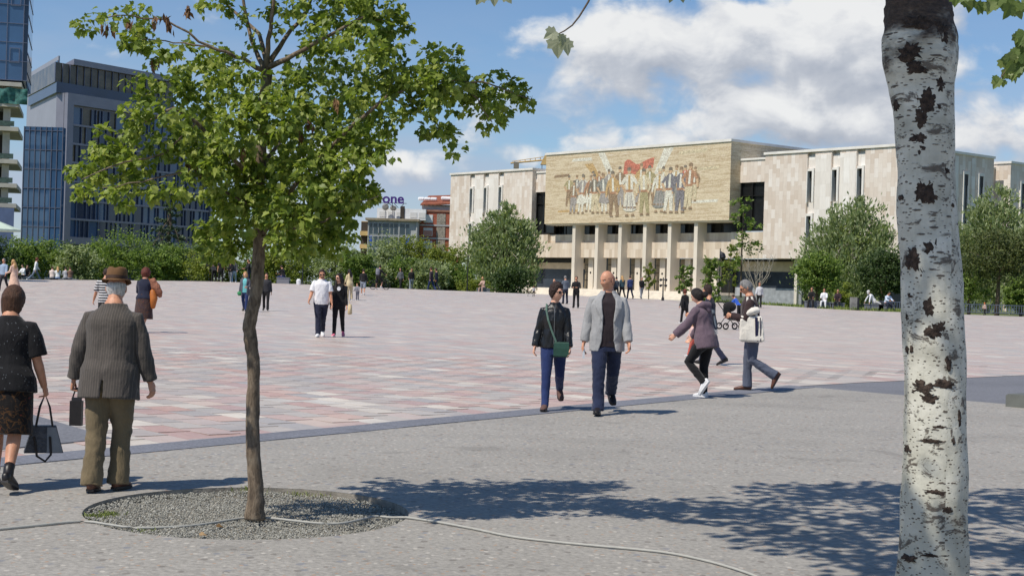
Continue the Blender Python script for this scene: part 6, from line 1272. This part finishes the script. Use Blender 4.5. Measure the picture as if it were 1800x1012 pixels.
m = MB(); m.add([(.02, -.0625, -.415), (.135, -.0625, -.415), (.083, -.039, -.23), (.02, -.039, -.23)], [(0, 1, 2, 3)]); m.add([(.02, -.066, -.415), (.135, -.066, -.415), (.083, -.0425, -.23), (.02, -.0425, -.23)], [(0, 1, 2, 3)]); m.build('side_panel', M_QB2, hb)
for y_ in (-.03, .03): MB().tube([(-.06, y_, -.23), (-.035, y_, -.08), (0, y_ * .4, .012), (.035, y_, -.08), (.06, y_, -.23)], [.007] * 5, 8, (0, 1, 0)).build('handle', M_SHB, hb)
MB().tube([(-.07, -.07, -.3), (-.05, -.075, -.44), (.01, -.075, -.48), (.05, -.072, -.43), (.04, -.06, -.3)], [.009] * 5, 8, (0, 1, 0)).build('shoulder_strap', M_SHB, hb)
# ---- couple in white and black
p = spot(563, 592)
person('man in white t-shirt and navy trousers walking hand in hand', p, R(186), 1.78, 'm', WHITE, NAVY, 'crop', HAB, SK, M_SHW, ((-10, 30, -4, 30), (16, 8, -3, -4)), ((4, 10, 8, 0), (8, 14, 34, 0)), 2, (4, 22), 1.08, .03, 0, dict(sleeve='short', hem=-.09, ease=.022, sl_ease=.018, name='t_shirt', slen=.8), dict(ease=.016, flare=.012), beard=HAB, glasses=True)
p = spot(594, 592)
wb = person('woman with long dark hair, black sweater and pink shoes beside the white t-shirt', p, R(182), 1.66, 'f', BLACK, CL('black_leggings', 26, 25, 27), 'long', HB, SKP, M_SHP, ((-12, 26, 2, 26), (14, 6, 1, -4)), ((2, 8, 8, 0), (4, 8, 8, 0)), 0, (-42, 6), .98, 0, 0, dict(hem=-.10, ease=.018, sl_ease=.012, name='sweater'), dict(ease=.007, flare=.002), glasses=True)
bd = MB(); 
for i in range(16): th = 2 * math.pi * i / 16; bd.v.append(tuple(wb.T(.052 * math.cos(th), .143 + .008 * abs(math.sin(th)), .375 + .055 * math.sin(th))))
bd.v.append(tuple(wb.T(0, .147, .375))); bd.f += [(i, (i + 1) % 16, 16) for i in range(16)]; bd.build('white_print', WHITE, wb.root)
q = wb.M @ wb.hand_l; bg = thing('shoulder_bag', 'small beige bag at the hip of the woman with pink shoes', 'bag', (q.x + .09, q.y + .04, q.z)); m = MB(); m.tube([(0, 0, .10), (0, 0, -.12)], [(.05, .08), (.06, .11)], 12, sq=.3); m.build('bag_body', BEIGE, bg, True); MB().tube([(0, 0, .1), (-.1, .02, .45), (-.13, .03, .62)], [.008] * 3, 6).build('strap', BEIGE, bg)
# ---- woman in leather jacket
LEATH = CL('black_leather', 20, 21, 23, 'leather', .38); p = spot(970, 721)
lw_ = person('woman with short hair, sunglasses and black leather jacket beside the bald man', p, R(178), 1.60, 'f', LEATH, BLUEJ, 'full', HAB, SKP, M_SHT, ((-20, 38, 1, 32), (16, 6, 1, -4)), ((8, 7, 12, 0), (-4, 12, 18, 0)), 1, (52, 2), 1.04, .01, 0, dict(hem=-.06, ease=.024, sl_ease=.018, name='jacket', fold=.022, fs=10, neck=.525), dict(ease=.0095, flare=.002), shoek='boot', glasses=True)
m = MB(); m.tube([lw_.T(0, .150, .0), lw_.T(0, .150, .10), lw_.T(0, .152, .2), lw_.T(0, .156, .3), lw_.T(0, .142, .38), lw_.T(0, .10, .47)], [.004] * 6, 6); m.build('zip', pmat('steel_zip', lin(150, 150, 150), .35, .1, 50, metal=.8), lw_.root)
gb_ = thing('crossbody_bag', 'dark green crossbody bag on the woman in the leather jacket', 'bag', tuple(p), R(178)); M_GRN = pmat('green_leather', lin(38, 72, 60), .5, .12, 20)
m = MB(); c = lw_.T(-.105, .165, -.06)
for (dz, w, d) in ((-.105, .088, .030), (-.09, .098, .038), (.0, .098, .036), (.07, .095, .026), (.082, .088, .016)): m.v += [tuple(c + Vector((sx * w, sy * d, dz))) for sx, sy in ((-1, -1), (1, -1), (1, 1), (-1, 1))]
for a in range(4): m.f += [(a * 4 + i, a * 4 + (i + 1) % 4, a * 4 + 4 + (i + 1) % 4, a * 4 + 4 + i) for i in range(4)]
m.f += [(3, 2, 1, 0), (16, 17, 18, 19)]; m.build('bag_body', M_GRN, gb_)
st = [lw_.T(-.03, .17, .03), lw_.T(.03, .17, .16), lw_.T(.085, .165, .30), lw_.T(.115, .12, .42), lw_.T(.115, .02, .50), lw_.T(.09, -.10, .44), lw_.T(0, -.15, .25), lw_.T(-.12, -.13, .05), lw_.T(-.2, .02, .0), lw_.T(-.18, .14, .01)]
MB().tube(st, [(.012, .003)] * 10, 8, (1, 0, .3)).build('strap', pmat('green_strap', lin(86, 112, 100), .6, .1, 20), gb_)
# ---- bald man in grey blazer
p = spot(1063, 727)
bm_ = person('bald man in light grey blazer over a dark shirt and jeans', p, R(180), 1.80, 'm', CL('light_grey_blazer', 158, 158, 158), JEANS, 'fringe', hairmat('stubble', lin(164, 116, 94)), SKR, M_SHB, ((-20, 34, 1, 30), (19, 7, 1, -6)), ((10, 8, 12, 0), (-8, 11, 14, 0)), 1, (-52, 12), 1.05, .03, 0,
             dict(kind='open', gap=lambda z: 20 + 12 * sstep(-z, .0, .2) + 6 * sstep(z, .2, .45) - 2, hem=-.155, ease=.028, sl_ease=.020, flare=.05, name='blazer', lapel=True, neck=.515, collar=True, inner=CL('dark_plum_shirt', 46, 38, 42), fold=.011, fs=9), dict(ease=.018, flare=.014, hem=.012))
ph = bm_.M @ bm_.hand_r; tag(MB().box(-.012, .012, -.035, .035, -.08, .07).build('phone', pmat('pale_phone', lin(200, 204, 208), .3), loc=(ph.x, ph.y - .02, ph.z - .03)), 'pale phone in the right hand of the bald man', 'phone')
# ---- girl in purple hoodie
HOOD = CL('mauve_hoodie', 104, 88, 98); p = spot(1237, 699)
hg = person('girl in mauve hoodie and black joggers stepping to the left', p, R(54), 1.60, 'f', HOOD, CL('black_joggers', 24, 24, 26), 'bun', HB, SKP, M_SHW, ((34, 78, 2, 58), (10, 12, 2, 0)), ((26, 14, 16, 0), (20, 8, 18, 0)), 12, (8, 24), 1.02, 0, 0, dict(hem=-.15, ease=.046, sl_ease=.034, name='hoodie', hood=True, fold=.030, fs=6, flare=.0), dict(ease=.016, flare=-.002), curl=(25, 25))
def back_print():
    """pale ring and lettering marks printed on the back of the hoodie"""
    m = MB()
    def bp(x, z): q = 2.35 * x; return hg.T(math.sin(q) * .205, -.013 - math.cos(q) * .190 - .012, z)
    def stroke(pts, w):
        for a, b in zip(pts, pts[1:]):
            d = Vector((b[0] - a[0], b[1] - a[1])).normalized(); n_ = Vector((-d.y, d.x)) * w; o = len(m.v); m.v += [tuple(bp(a[0] + n_.x, a[1] + n_.y)), tuple(bp(a[0] - n_.x, a[1] - n_.y)), tuple(bp(b[0] - n_.x, b[1] - n_.y)), tuple(bp(b[0] + n_.x, b[1] + n_.y))]; m.f.append((o, o + 1, o + 2, o + 3))
    stroke([(.055 * math.cos(2 * math.pi * i / 20), .22 + .085 * math.sin(2 * math.pi * i / 20)) for i in range(21)], .006)
    stroke([(.03 * math.cos(2 * math.pi * i / 14), .22 + .06 * math.sin(2 * math.pi * i / 14)) for i in range(15)], .018)
    for x0, gl in ((-.12, [(0, .05), (.03, .06), (.04, .04), (0, 0), (.045, 0)]), (-.06, [(.005, .06), (0, .01), (.02, 0), (.04, .01), (.045, .06)]), (0, [(0, 0), (0, .06), (.035, .05), (.03, .03), (0, .028), (.04, 0)]), (.055, [(.04, .055), (.01, .06), (0, .04), (.035, .022), (.03, 0), (0, .005)])): stroke([(x0 + a, .045 + b) for a, b in gl], .007)
    for x0 in (-.10, -.04, .03): stroke([(x0, .335), (x0 + .02, .40), (x0 + .05, .345), (x0 + .06, .39)], .008)
    m.build('back_print', CL('pale_print', 176, 180, 178), hg.root)
back_print()
# ---- grey haired man with tote bag
p = spot(1320, 687)
gm = person('grey haired man with sunglasses, brown sweater and grey trousers looking at his phone', p, R(84), 1.74, 'm', CL('brown_sweater', 58, 44, 44), CL('slate_trousers', 84, 90, 106), 'short', HG, SK, M_SHBR, ((0, 58, 2, 62), (8, 8, 2, 0)), ((12, 10, 92, .3), (-12, 10, 12, 0)), 8, (0, 26), 1.04, .02, 0, dict(hem=-.08, ease=.026, sl_ease=.018, name='sweater', fold=.02), dict(ease=.016, flare=.022), glasses=True, curl=(50, 30))
ph = gm.M @ gm.hand_l; tag(MB().box(-.04, .04, -.006, .006, -.05, .09).build('phone', M_LENS, loc=(ph.x, ph.y - .03, ph.z + .02)), 'dark phone held up by the grey haired man', 'phone')
tt = thing('tote_bag', 'white and navy tote bag hanging at the side of the grey haired man', 'bag', tuple(p), R(84)); c = gm.T(-.235, .03, .04); m = MB()
for (dz, w, d) in ((-.20, .15, .055), (-.17, .185, .07), (0, .18, .06), (.17, .165, .03), (.2, .155, .015)): m.v += [tuple(c + Vector((sx * d, sy * w + .05 * dz, dz))) for sx, sy in ((-1, -1), (1, -1), (1, 1), (-1, 1))]
for a in range(4): m.f += [(a * 4 + i, a * 4 + (i + 1) % 4, a * 4 + 4 + (i + 1) % 4, a * 4 + 4 + i) for i in range(4)]
m.f += [(3, 2, 1, 0), (16, 17, 18, 19)]; CANV = CL('cream_canvas', 222, 216, 204); NAVS = CL('navy_stripe', 32, 34, 62); job(m, 'bag_body', CANV, tt, .012, 2, .025, 7, 3)
for y_, w_ in ((-.075, .045), (-.135, .016)):
    m = MB()
    for i in range(9): dz = -.19 + .37 * i / 8; m.v += [tuple(c + Vector((-.072 + .04 * abs(dz) ** 1.2, y_ + s * w_ / 2 + .05 * dz, dz))) for s in (-1, 1)]
    m.f += [(2 * i, 2 * i + 1, 2 * i + 3, 2 * i + 2) for i in range(8)]; m.build('stripe', NAVS, tt)
for y_ in (-.08, .08): MB().tube([c + Vector((-.01, y_, .18)), gm.T(-.19, y_ * .7, .35), gm.T(-.15, y_ * .4, .50), gm.T(-.10, y_ * .5, .40)], [(.016, .004)] * 4, 8, (0, 1, 0)).build('handle', CANV, tt)
job(MB().tube([gm.T(-.22, -.10, .30), gm.T(-.245, -.02, .29), gm.T(-.24, .08, .27)], [.05, .06, .045], 10), 'folded_scarf', CANV, tt, .012, 2, .02, 14, 1)
# ---- middle distance
p = spot(252, 584)
nv = person('woman with curly auburn hair and navy sweater seen from behind past the hat', p, R(-8), 1.64, 'f', NAVY, CL('dark_print_skirt', 62, 48, 50, 'swirl'), 'curly', HR, SK, M_SHB, WALK_A, ((14, 10, 60, .3), (6, 14, 70, .2)), 4, (10, 0), 1.2, .03, 1, dict(hem=-.02, ease=.03, sl_ease=.02, name='sweater'), dict(kind='skirt', hem=-.55, ease=.02, flare=.08))
q = nv.M @ nv.T(.24, -.02, .02); ob_ = thing('shoulder_bag', 'orange leather shoulder bag of the auburn haired woman', 'bag', tuple(q)); OR = pmat('orange_leather', lin(178, 104, 44), .5, .15, 8); m = MB(); m.tube([(0, 0, .20), (.03, 0, 0), (.01, 0, -.24)], [(.06, .05), (.11, .09), (.07, .06)], 12); m.build('bag_body', OR, ob_, True); MB().tube([(0, 0, .18), (-.06, .0, .42), (-.1, .0, .5)], [.012] * 3, 6).build('strap', OR, ob_)
q = nv.M @ nv.T(.27, .0, .26); jk = MB(); jk.tube([q + Vector((-.06, 0, .24)), q + Vector((.03, 0, .05)), q + Vector((.13, .02, -.12)), q + Vector((.17, .02, -.20))], [(.08, .05), (.12, .08), (.10, .07), (.04, .03)], 12); o = job(jk, 'folded_jacket', pmat('rust_jacket', lin(146, 96, 74), .8, .25, 8), None, .014, 1, .03, 8, 4); tag(o, 'rust coloured jacket draped over the arm of the auburn haired woman', 'jacket')
p = spot(184, 588)
person('boy in black and white striped t-shirt half hidden behind the hat', p, R(10), 1.62, 'm', CL('striped_tee', 28, 28, 34, 'stripes'), BLACK, 'short', HAB, SK, M_SHB, WALK_B, ((6, 16, 20, 0), (0, 8, 8, 0)), 2, (0, 8), 1.0, 0, 1, dict(sleeve='short', hem=-.08, ease=.02, sl_ease=.022, slen=.9, name='t_shirt'))
p = spot(430, 547)
cw = person('woman in grey cardigan over turquoise top and jeans left of the maple trunk', p, R(178), 1.60, 'f', CL('grey_cardigan', 84, 86, 96), BLUEJ, 'bob', HBL, SKP, M_SHB, ((16, 4, 2, -4), (-14, 28, 2, 28)), ((14, 10, 70, .4), (2, 8, 10, 0)), 1, (0, 6), 1.08, .02, 1, dict(kind='open', gap=lambda z: 24, hem=-.24, ease=.03, sl_ease=.018, name='cardigan', inner=CL('turquoise_top', 112, 186, 190), inhem=-.10), dict(ease=.012, flare=.01))
q = cw.M @ cw.hand_r; tag(job(MB().ball(q, (.10, .07, .09), 12, 8), 'green_bag', CL('green_pouch', 60, 138, 92), None, .015, 1, .02, 9, 2), 'green bag held by the woman in the grey cardigan', 'bag')
p = spot(467, 546); person('person in dark coat mostly hidden behind the maple trunk', p, R(184), 1.56, 'm', CL('charcoal', 56, 56, 60), BLACK, 'short', HAB, SK, M_SHB, WALK_A, SWING_A, 2, lod=2)
p = spot(24, 514); person('long haired blond woman in pale pink dress striding left', p, R(60), 1.70, 'f', CL('rose_dress', 216, 182, 162), CL('rose_skirt', 216, 180, 158), 'long', HBL, SKP, M_SHB, ((22, 10, 2, -6), (-22, 24, 2, 30)), ((10, 10, 60, 0), (-12, 12, 30, 0)), 4, (20, 0), 1.05, 0, 1, dict(hem=-.02, ease=.016, name='dress_top'), dict(kind='skirt', hem=-.62, ease=.02, flare=.16))
p = spot(6, 512); person('man in pale blue shirt at the left edge behind the blond woman', p, R(170), 1.72, 'm', CL('pale_blue_shirt', 150, 168, 190), CL('dark_trousers', 44, 44, 52), 'short', HG, SK, M_SHB, WALK_B, SWING_B, 0, lod=2)
p = spot(614, 527); person('woman in beige tracksuit standing over a toddler', p, R(40), 1.68, 'f', BEIGE, CL('beige_pants', 204, 186, 150), 'long', HB, SK, M_SHW, STAND, ((10, 8, 30, 0), (16, 8, 30, 0)), 4, (-10, 14), 1.05, 0, 1, dict(hem=-.10, ease=.03, sl_ease=.02, name='sweatshirt'), dict(ease=.022, flare=.01))
p = spot(628, 528); person('toddler in grey beside the woman in beige', p, R(150), .92, 'm', CL('toddler_grey', 122, 122, 130), CL('toddler_pants', 92, 92, 104), 'short', HBL, SKP, M_SHW, STAND, ((20, 16, 20, 0), (10, 16, 20, 0)), 6, (0, 10), 1.25, .03, 2)
p = spot(607, 530); person('figure in black half hidden behind the woman with the pink shoes', p, R(30), 1.0, 'm', BLACK, BLACK, 'short', HB, SK, M_SHB, STAND, SWING_A, 4, lod=2)
p = spot(638, 519); person('boy in black hoodie and grey shorts right of the woman in beige', p, R(0), 1.62, 'm', BLACK, CL('grey_shorts', 132, 140, 152), 'short', HAB, SK, M_SHW, WALK_A, ((6, 10, 30, 0), (6, 10, 30, 0)), 3, lod=2, botk=dict(kind='shorts'))
# ---- cyclist
p = spot(667, 509); by = thing('bicycle', 'dark bicycle with the rider in the grey backpack', 'bicycle', tuple(p), R(-55)); M_BK = pmat('bike_black', lin(32, 32, 34), .5)
def torus(m, c, r, t, n=24, q=8):
    for i in range(n):
        for k in range(q): a = 2 * math.pi * i / n; b = 2 * math.pi * k / q; m.v.append((c[0] + t * math.sin(b), c[1] + (r + t * math.cos(b)) * math.cos(a), c[2] + (r + t * math.cos(b)) * math.sin(a)))
    for i in range(n):
        for k in range(q): m.f.append((i * q + k, ((i + 1) % n) * q + k, ((i + 1) % n) * q + (k + 1) % q, i * q + (k + 1) % q))
    return m
for yc in (-.52, .54):
    w = torus(MB(), (0, yc, .335), .31, .024).build('wheel', M_BK, by); sp_ = MB()
    for k in range(10): a = math.pi * k / 5; sp_.tube([(0, yc, .335), (0, yc + .29 * math.cos(a), .335 + .29 * math.sin(a))], [.003, .003], 4)
    tag(sp_.build('spokes', M_ALUD, w), kind='stuff')
for nm, pts, r in (('frame_tube', [(0, .30, .82), (0, -.08, .30)], .02), ('frame_tube', [(0, -.22, .86), (0, -.08, .30)], .017), ('frame_tube', [(0, .30, .80), (0, -.2, .78)], .017), ('frame_tube', [(0, -.2, .76), (0, -.52, .335)], .012), ('frame_tube', [(0, -.08, .30), (0, -.52, .335)], .012), ('fork', [(0, .28, .92), (0, .36, .70), (0, .54, .335)], .017)): MB().tube(pts, [r] * len(pts), 8).build(nm, M_BK, by)
MB().tube([(-.28, .22, .98), (-.1, .30, 1.0), (.1, .30, 1.0), (.28, .22, .98)], [.014] * 4, 8, (0, 0, 1)).build('handlebar', M_BK, by); MB().tube([(0, -.34, .90), (0, -.2, .91), (0, -.08, .90)], [(.07, .025), (.05, .025), (.02, .02)], 10).build('saddle', M_BK, by)
cy = person('cyclist in black with a grey backpack seen from behind', Vector((p.x, p.y, p.z)) + Vector((-.10, .0, .0)), R(-30), 1.72, 'm', BLACK, BLACK, 'short', HB, SK, M_SHW, ((8, 6, 10, 0), (42, 70, 10, 20)), ((40, 10, 20, 0), (40, 10, 20, 0)), 14, (0, 0), 1.0, 0, 1, dict(name='jacket', ease=.024), dict(kind='shorts'))
q = cy.M @ cy.T(0, -.17, .30); tag(job(MB().tube([q + Vector((0, 0, -.22)), q, q + Vector((0, .02, .2))], [(.13, .07), (.15, .09), (.12, .06)], 14), 'backpack', CL('grey_backpack', 124, 124, 134), None, .016, 2, .01, 8, 1), 'grey backpack on the cyclist', 'backpack')
# ---- far edge of the square, left: some stand, some sit on low ledges beyond the ridge
def ledge(px, Y, lb, w=.5):
    b = behind(px, Y); o = MB().box(-w, w, -.25, .25, -.1, .40).box(-w - .03, w + .03, -.28, .28, .40, .46).build('stone_ledge', M_KERB, loc=tuple(b)); tag(o, lb, 'bench'); return b
for (px, Y, lb, tp_, bt, hm_, fc, hr) in ((42, 107, 'seated person in white jacket by the hedge at far left', WHITE, BLACK, HAB, 150, 'short'), (48, 107.5, 'seated person in black next to the white jacket at far left', BLACK, BLACK, HB, 200, 'short'), (92, 110, 'seated person in pale pink shirt by the hedge left of the old man', CL('pale_pink', 222, 204, 196), GREYC, HBR, 10, 'short'), (102, 110, 'seated blond woman in white top and light jeans', WHITE, CL('light_jeans', 110, 140, 186, 'denim'), HBL, 20, 'long'), (116, 111, 'seated person in light grey top at the end of the seated row', CL('light_grey', 186, 186, 190), GREYC, HB, 30, 'short'), (124, 111, 'small seated person in brown at the hedge behind the old man', CL('brown_top', 120, 92, 78), GREYC, HBR, 30, 'short')):
    b = ledge(px, Y, 'stone ledge under the ' + lb.replace('seated ', '').split(' by ')[0].split(' at ')[0]); person(lb, b + Vector((0, -.08, 0)), R(fc), 1.66, 'm', tp_, bt, hr, hm_, SKP, M_SHB, SIT, LAP, 8, (0, 10), lod=2)
person('person in white shirt and grey jeans striding right at the far left edge', behind(62, 104), R(-70), 1.78, 'f', WHITE, CL('grey_jeans', 106, 116, 134, 'denim'), 'full', HR, SKP, M_SHW, ((30, 6, 2, -8), (-28, 20, 2, 30)), SWING_B, 5, lod=2)
person('bending man in black under the maple left side', behind(376, 111.5), R(20), 1.74, 'm', BLACK, BLACK, 'short', HB, SK, M_SHB, STAND, ((20, 6, 20, 0), (20, 6, 20, 0)), 58, (0, 20), lod=2)
person('man in black t-shirt standing beside the bending man', behind(388, 110.5), R(10), 1.80, 'm', BLACK, BLACK, 'crop', HB, SK, M_SHB, STAND, SWING_A, 0, lod=2, topk=dict(sleeve='short'))
person('woman in black top and grey jeans left of the couple near the maple trunk', behind(405, 110.6), R(170), 1.62, 'f', BLACK, CL('mid_jeans', 112, 116, 124, 'denim'), 'long', HB, SKP, M_SHW, WALK_A, LAP, 2, lod=2)
person('man in grey and black jacket with pale jeans near the maple trunk', behind(411, 110.8), R(185), 1.80, 'm', CL('grey_black', 74, 76, 80), CL('pale_jeans', 150, 172, 196, 'denim'), 'short', HB, SK, M_SHW, WALK_B, SWING_B, 0, lod=2)
person('man in black puffer jacket just left of the maple trunk far away', behind(437, 111), R(120), 1.80, 'm', BLACK, NAVY, 'crop', HBR, SK, M_SHB, STAND, LAP, 2, lod=2)
b = ledge(498, 109.6, 'stone ledge under the person in blue jeans', .45); person('seated person in black jacket and blue jeans beside the bright shrub', b + Vector((0, -.08, 0)), R(60), 1.72, 'm', BLACK, BLUEJ, 'short', HAB, SK, M_SHB, SIT, LAP, 14, (0, 14), lod=2)
tag(MB().tube([(0, 0, .02), (0, 0, .3), (0, 0, .38)], [(.16, .12), (.17, .13), (.10, .08)], 12).build('white_bag', WHITE, loc=tuple(behind(525, 108.6))), 'small white bag standing on the paving right of the seated person', 'bag')
for (px, Y, hh_, lb, tp_, bt, hr, hm_, fc, lg) in ((704, 109.5, 1.62, 'woman in grey with a white bag walking by the far shrubs', CL('dim_grey', 92, 94, 98), BLACK, 'long', HB, 150, WALK_A), (723, 109.5, 1.64, 'person in black with pale jeans walking by the far shrubs', BLACK, CL('pale_jeans2', 132, 138, 146, 'denim'), 'short', HAB, 190, WALK_B), (758, 109.5, 1.76, 'man in blue jeans walking left of the navy coat near the museum', CL('plum_jacket', 66, 54, 62), BLUEJ, 'short', HBR, 60, WALK_A), (767, 109.8, 1.72, 'person in navy coat walking near the museum corner', NAVY, NAVY, 'short', HAB, 70, WALK_B)):
    person(lb, behind(px, Y), R(fc), hh_, 'm', tp_, bt, hr, hm_, SK, M_SHB, lg, SWING_A, 2, lod=2)
b = ledge(850, 112, 'stone ledge under the person in the pink coat', .5); person('seated person in dusty pink coat by the bright round shrub', b + Vector((0, -.08, 0)), R(150), 1.66, 'f', CL('dusty_pink', 190, 158, 144), CL('dusty_pink2', 180, 150, 138), 'bob', HBL, SKP, M_SHB, SIT, LAP, 12, lod=2)
# ---- people before the museum
def far(lb, px, pyf, npx, tp_, bt, fc, hm_=HAB, hr='short', lg=WALK_A, ar=SWING_A, sx='m', **kw):
    p = spot(px, pyf) if pyf else None; return person(lb, p, R(fc), px_h(npx, p.y) * 1.02, sx, tp_, bt, hr, hm_, SK, kw.pop('shoe', M_SHB), lg, ar, kw.pop('lean', 2), lod=2, **kw)
far('man in grey coat turned away between the leather jacket and the blazer', 993, 534, 48, CL('grey_coat', 96, 104, 116), NAVY, 30, HG, lg=STAND, ar=((10, 8, 40, 0), (10, 8, 40, 0)), bw=1.1)
far('man in black with a dark jacket over his arm reading beside the bald man', 1012, 541, 54, BLACK, BLACK, 165, HAB, lg=STAND, ar=((16, 10, 80, .5), (16, 10, 80, .5)), bw=1.05)
far('balding man showing just above the hair of the woman in leather', 973, 538, 47, CL('pale_grey_shirt', 170, 170, 172), GREYC, 175, HW, 'fringe')
far('small person in white and black before the museum steps', 938, 521, 18, CL('white_black', 170, 170, 172), BLACK, 160, HB, lg=STAND); far('small dark person crouching at the museum steps', 928, 520, 12, BLACK, BLACK, 100, HB, lg=STAND)
for (px, n_, lb, c_) in ((1075, 40, 'dark haired person just right of the bald man far away', BLACK), (1083, 38, 'person in dark grey behind the blazer shoulder', CL('slate_coat', 70, 76, 84)), (1093, 40, 'blond woman in teal coat right of the blazer shoulder', CL('teal_coat', 52, 76, 84))): far(lb, px, 525, n_, c_, BLACK, 20, HBL if 'blond' in lb else HB, 'long' if 'blond' in lb else 'short')
far('man in navy blue suit walking toward the museum', 1107, 525, 40, CL('blue_suit', 44, 58, 102), CL('dark_blue', 34, 38, 58), 20, HAB, bw=1.08); far('grey haired person in black coat and grey trousers before the steps', 1127, 525, 38, BLACK, CL('mid_grey', 136, 140, 146), 200, HG, 'short', WALK_B)
gk = far('girl in black with backpack and white shoes in the middle of the square', 1203, 569, 60, BLACK, BLACK, 20, HR, 'bob', ((16, 8, 2, -4), (-10, 34, 2, 30)), ((6, 8, 20, 0), (6, 8, 20, 0)), 'f', shoe=M_SHW)
q = gk.M @ gk.T(-.20, -.10, .08); tag(MB().tube([q + Vector((0, 0, -.16)), q + Vector((0, 0, .16))], [(.07, .10), (.07, .09)], 10).build('backpack', BLACK, smooth=True), 'black backpack on the girl in black', 'backpack')
p = spot(1247, 641); person('person in navy jacket half hidden behind the girl in the hoodie', p, R(66), px_h(140, p.y), 'm', CL('navy_jacket', 30, 34, 48), CL('navy_trousers', 34, 38, 60), 'full', HAB, SK, M_SHB, WALK_B, ((20, 8, 60, 0), (10, 8, 30, 0)), 6, lod=1)
p = spot(1282, 579); sr = thing('stroller', 'dark baby stroller behind the grey haired man', 'stroller', tuple(p), R(-70))
for x_ in (-.26, .26):
    for y_ in (-.3, .36): torus(MB(), (x_, y_, .13), .105, .03, 16, 6).build('wheel', M_BK, sr)
    MB().tube([(x_, -.3, .13), (x_ * .95, .0, .55), (x_ * .9, -.42, 1.02)], [.016] * 3, 6).build('frame_tube', M_BK, sr); MB().tube([(x_, .36, .13), (x_ * .95, -.05, .62)], [.016] * 2, 6).build('frame_tube', M_BK, sr)
job(MB().tube([(0, .24, .40), (0, .02, .44), (0, -.16, .72), (0, -.12, .9)], [(.22, .06), (.23, .10), (.23, .12), (.2, .08)], 12), 'seat', BLACK, sr, .02, 2); job(MB().ball((0, -.02, .86), (.25, .26, .2), 14, 10), 'hood', BLACK, sr, .02, 1); MB().tube([(-.24, -.42, 1.02), (.24, -.42, 1.02)], [.018] * 2, 8, (0, 0, 1)).build('handle', M_BK, sr)
p = spot(1216, 627); person('blond toddler in pale pink and red half hidden by the hoodie girl', p, R(100), .82, 'f', CL('toddler_pink', 206, 176, 170), CL('toddler_red', 186, 92, 80), 'bob', HBL, SKP, M_SHW, WALK_A, ((10, 30, 10, 0), (10, 20, 10, 0)), 2, (0, 0), 1.2, .03, 2)
far('boy in bright blue and grey bending behind the grey haired man', 1298, 562, 46, CL('bright_blue', 52, 96, 196), BLACK, 60, HAB, 'short', STAND, ((30, 10, 30, 0), (30, 10, 30, 0)), lean=35)
far('man in white shirt and open dark jacket right of the grey haired man', 1334, 541, 44, CL('white_dark', 196, 196, 198), BLACK, 170, HR, 'short')
# ---- right: resting by the lawn
for (px, lb, tp_, bt) in ((1427, 'seated person in black at the lawn edge below the round tree', BLACK, BLACK), (1449, 'seated person in white shirt at the lawn edge below the round tree', WHITE, WHITE), (1473, 'seated person in dark plum near the grey pillar', CL('dark_plum', 54, 40, 46), BLACK)):
    b = ledge(px, 95.2, 'stone ledge under the ' + lb.split(' at ')[0].split(' near ')[0].replace('seated ', ''), .4); person(lb, b + Vector((0, -.08, 0)), R(160), 1.66, 'm', tp_, bt, 'short', HBR, SK, M_SHB, SIT, LAP, 6, lod=2)
b = ledge(1537, 94.2, 'stone ledge under the reclining person in white', .55); person('person in white reclining at the lawn edge left of the poplar trunk', b + Vector((0, -.02, 0)), R(-80), 1.70, 'f', WHITE, CL('white_pants', 216, 212, 204), 'bob', HW, SKP, M_SHW, ((62, 40, 4, 0), (66, 44, 4, 0)), ((-20, 16, 10, 0), (-10, 12, 10, 0)), -38, (0, 20), lod=2)
b = ledge(1558, 94.2, 'stone ledge under the person in the pale blue shirt', .5); person('seated person in pale blue shirt just left of the poplar trunk', b + Vector((0, -.08, 0)), R(200), 1.68, 'm', CL('pale_sky', 196, 208, 226), NAVY, 'short', HB, SK, M_SHB, SIT, LAP, 24, (0, 20), lod=2)
far('person with orange cap and pale top right of the poplar trunk', 1730, 554, 22, CL('pale_top', 176, 150, 140), BLACK, 120, hairmat('orange_cap', lin(224, 92, 40)), 'full', WALK_A)
finish_people()
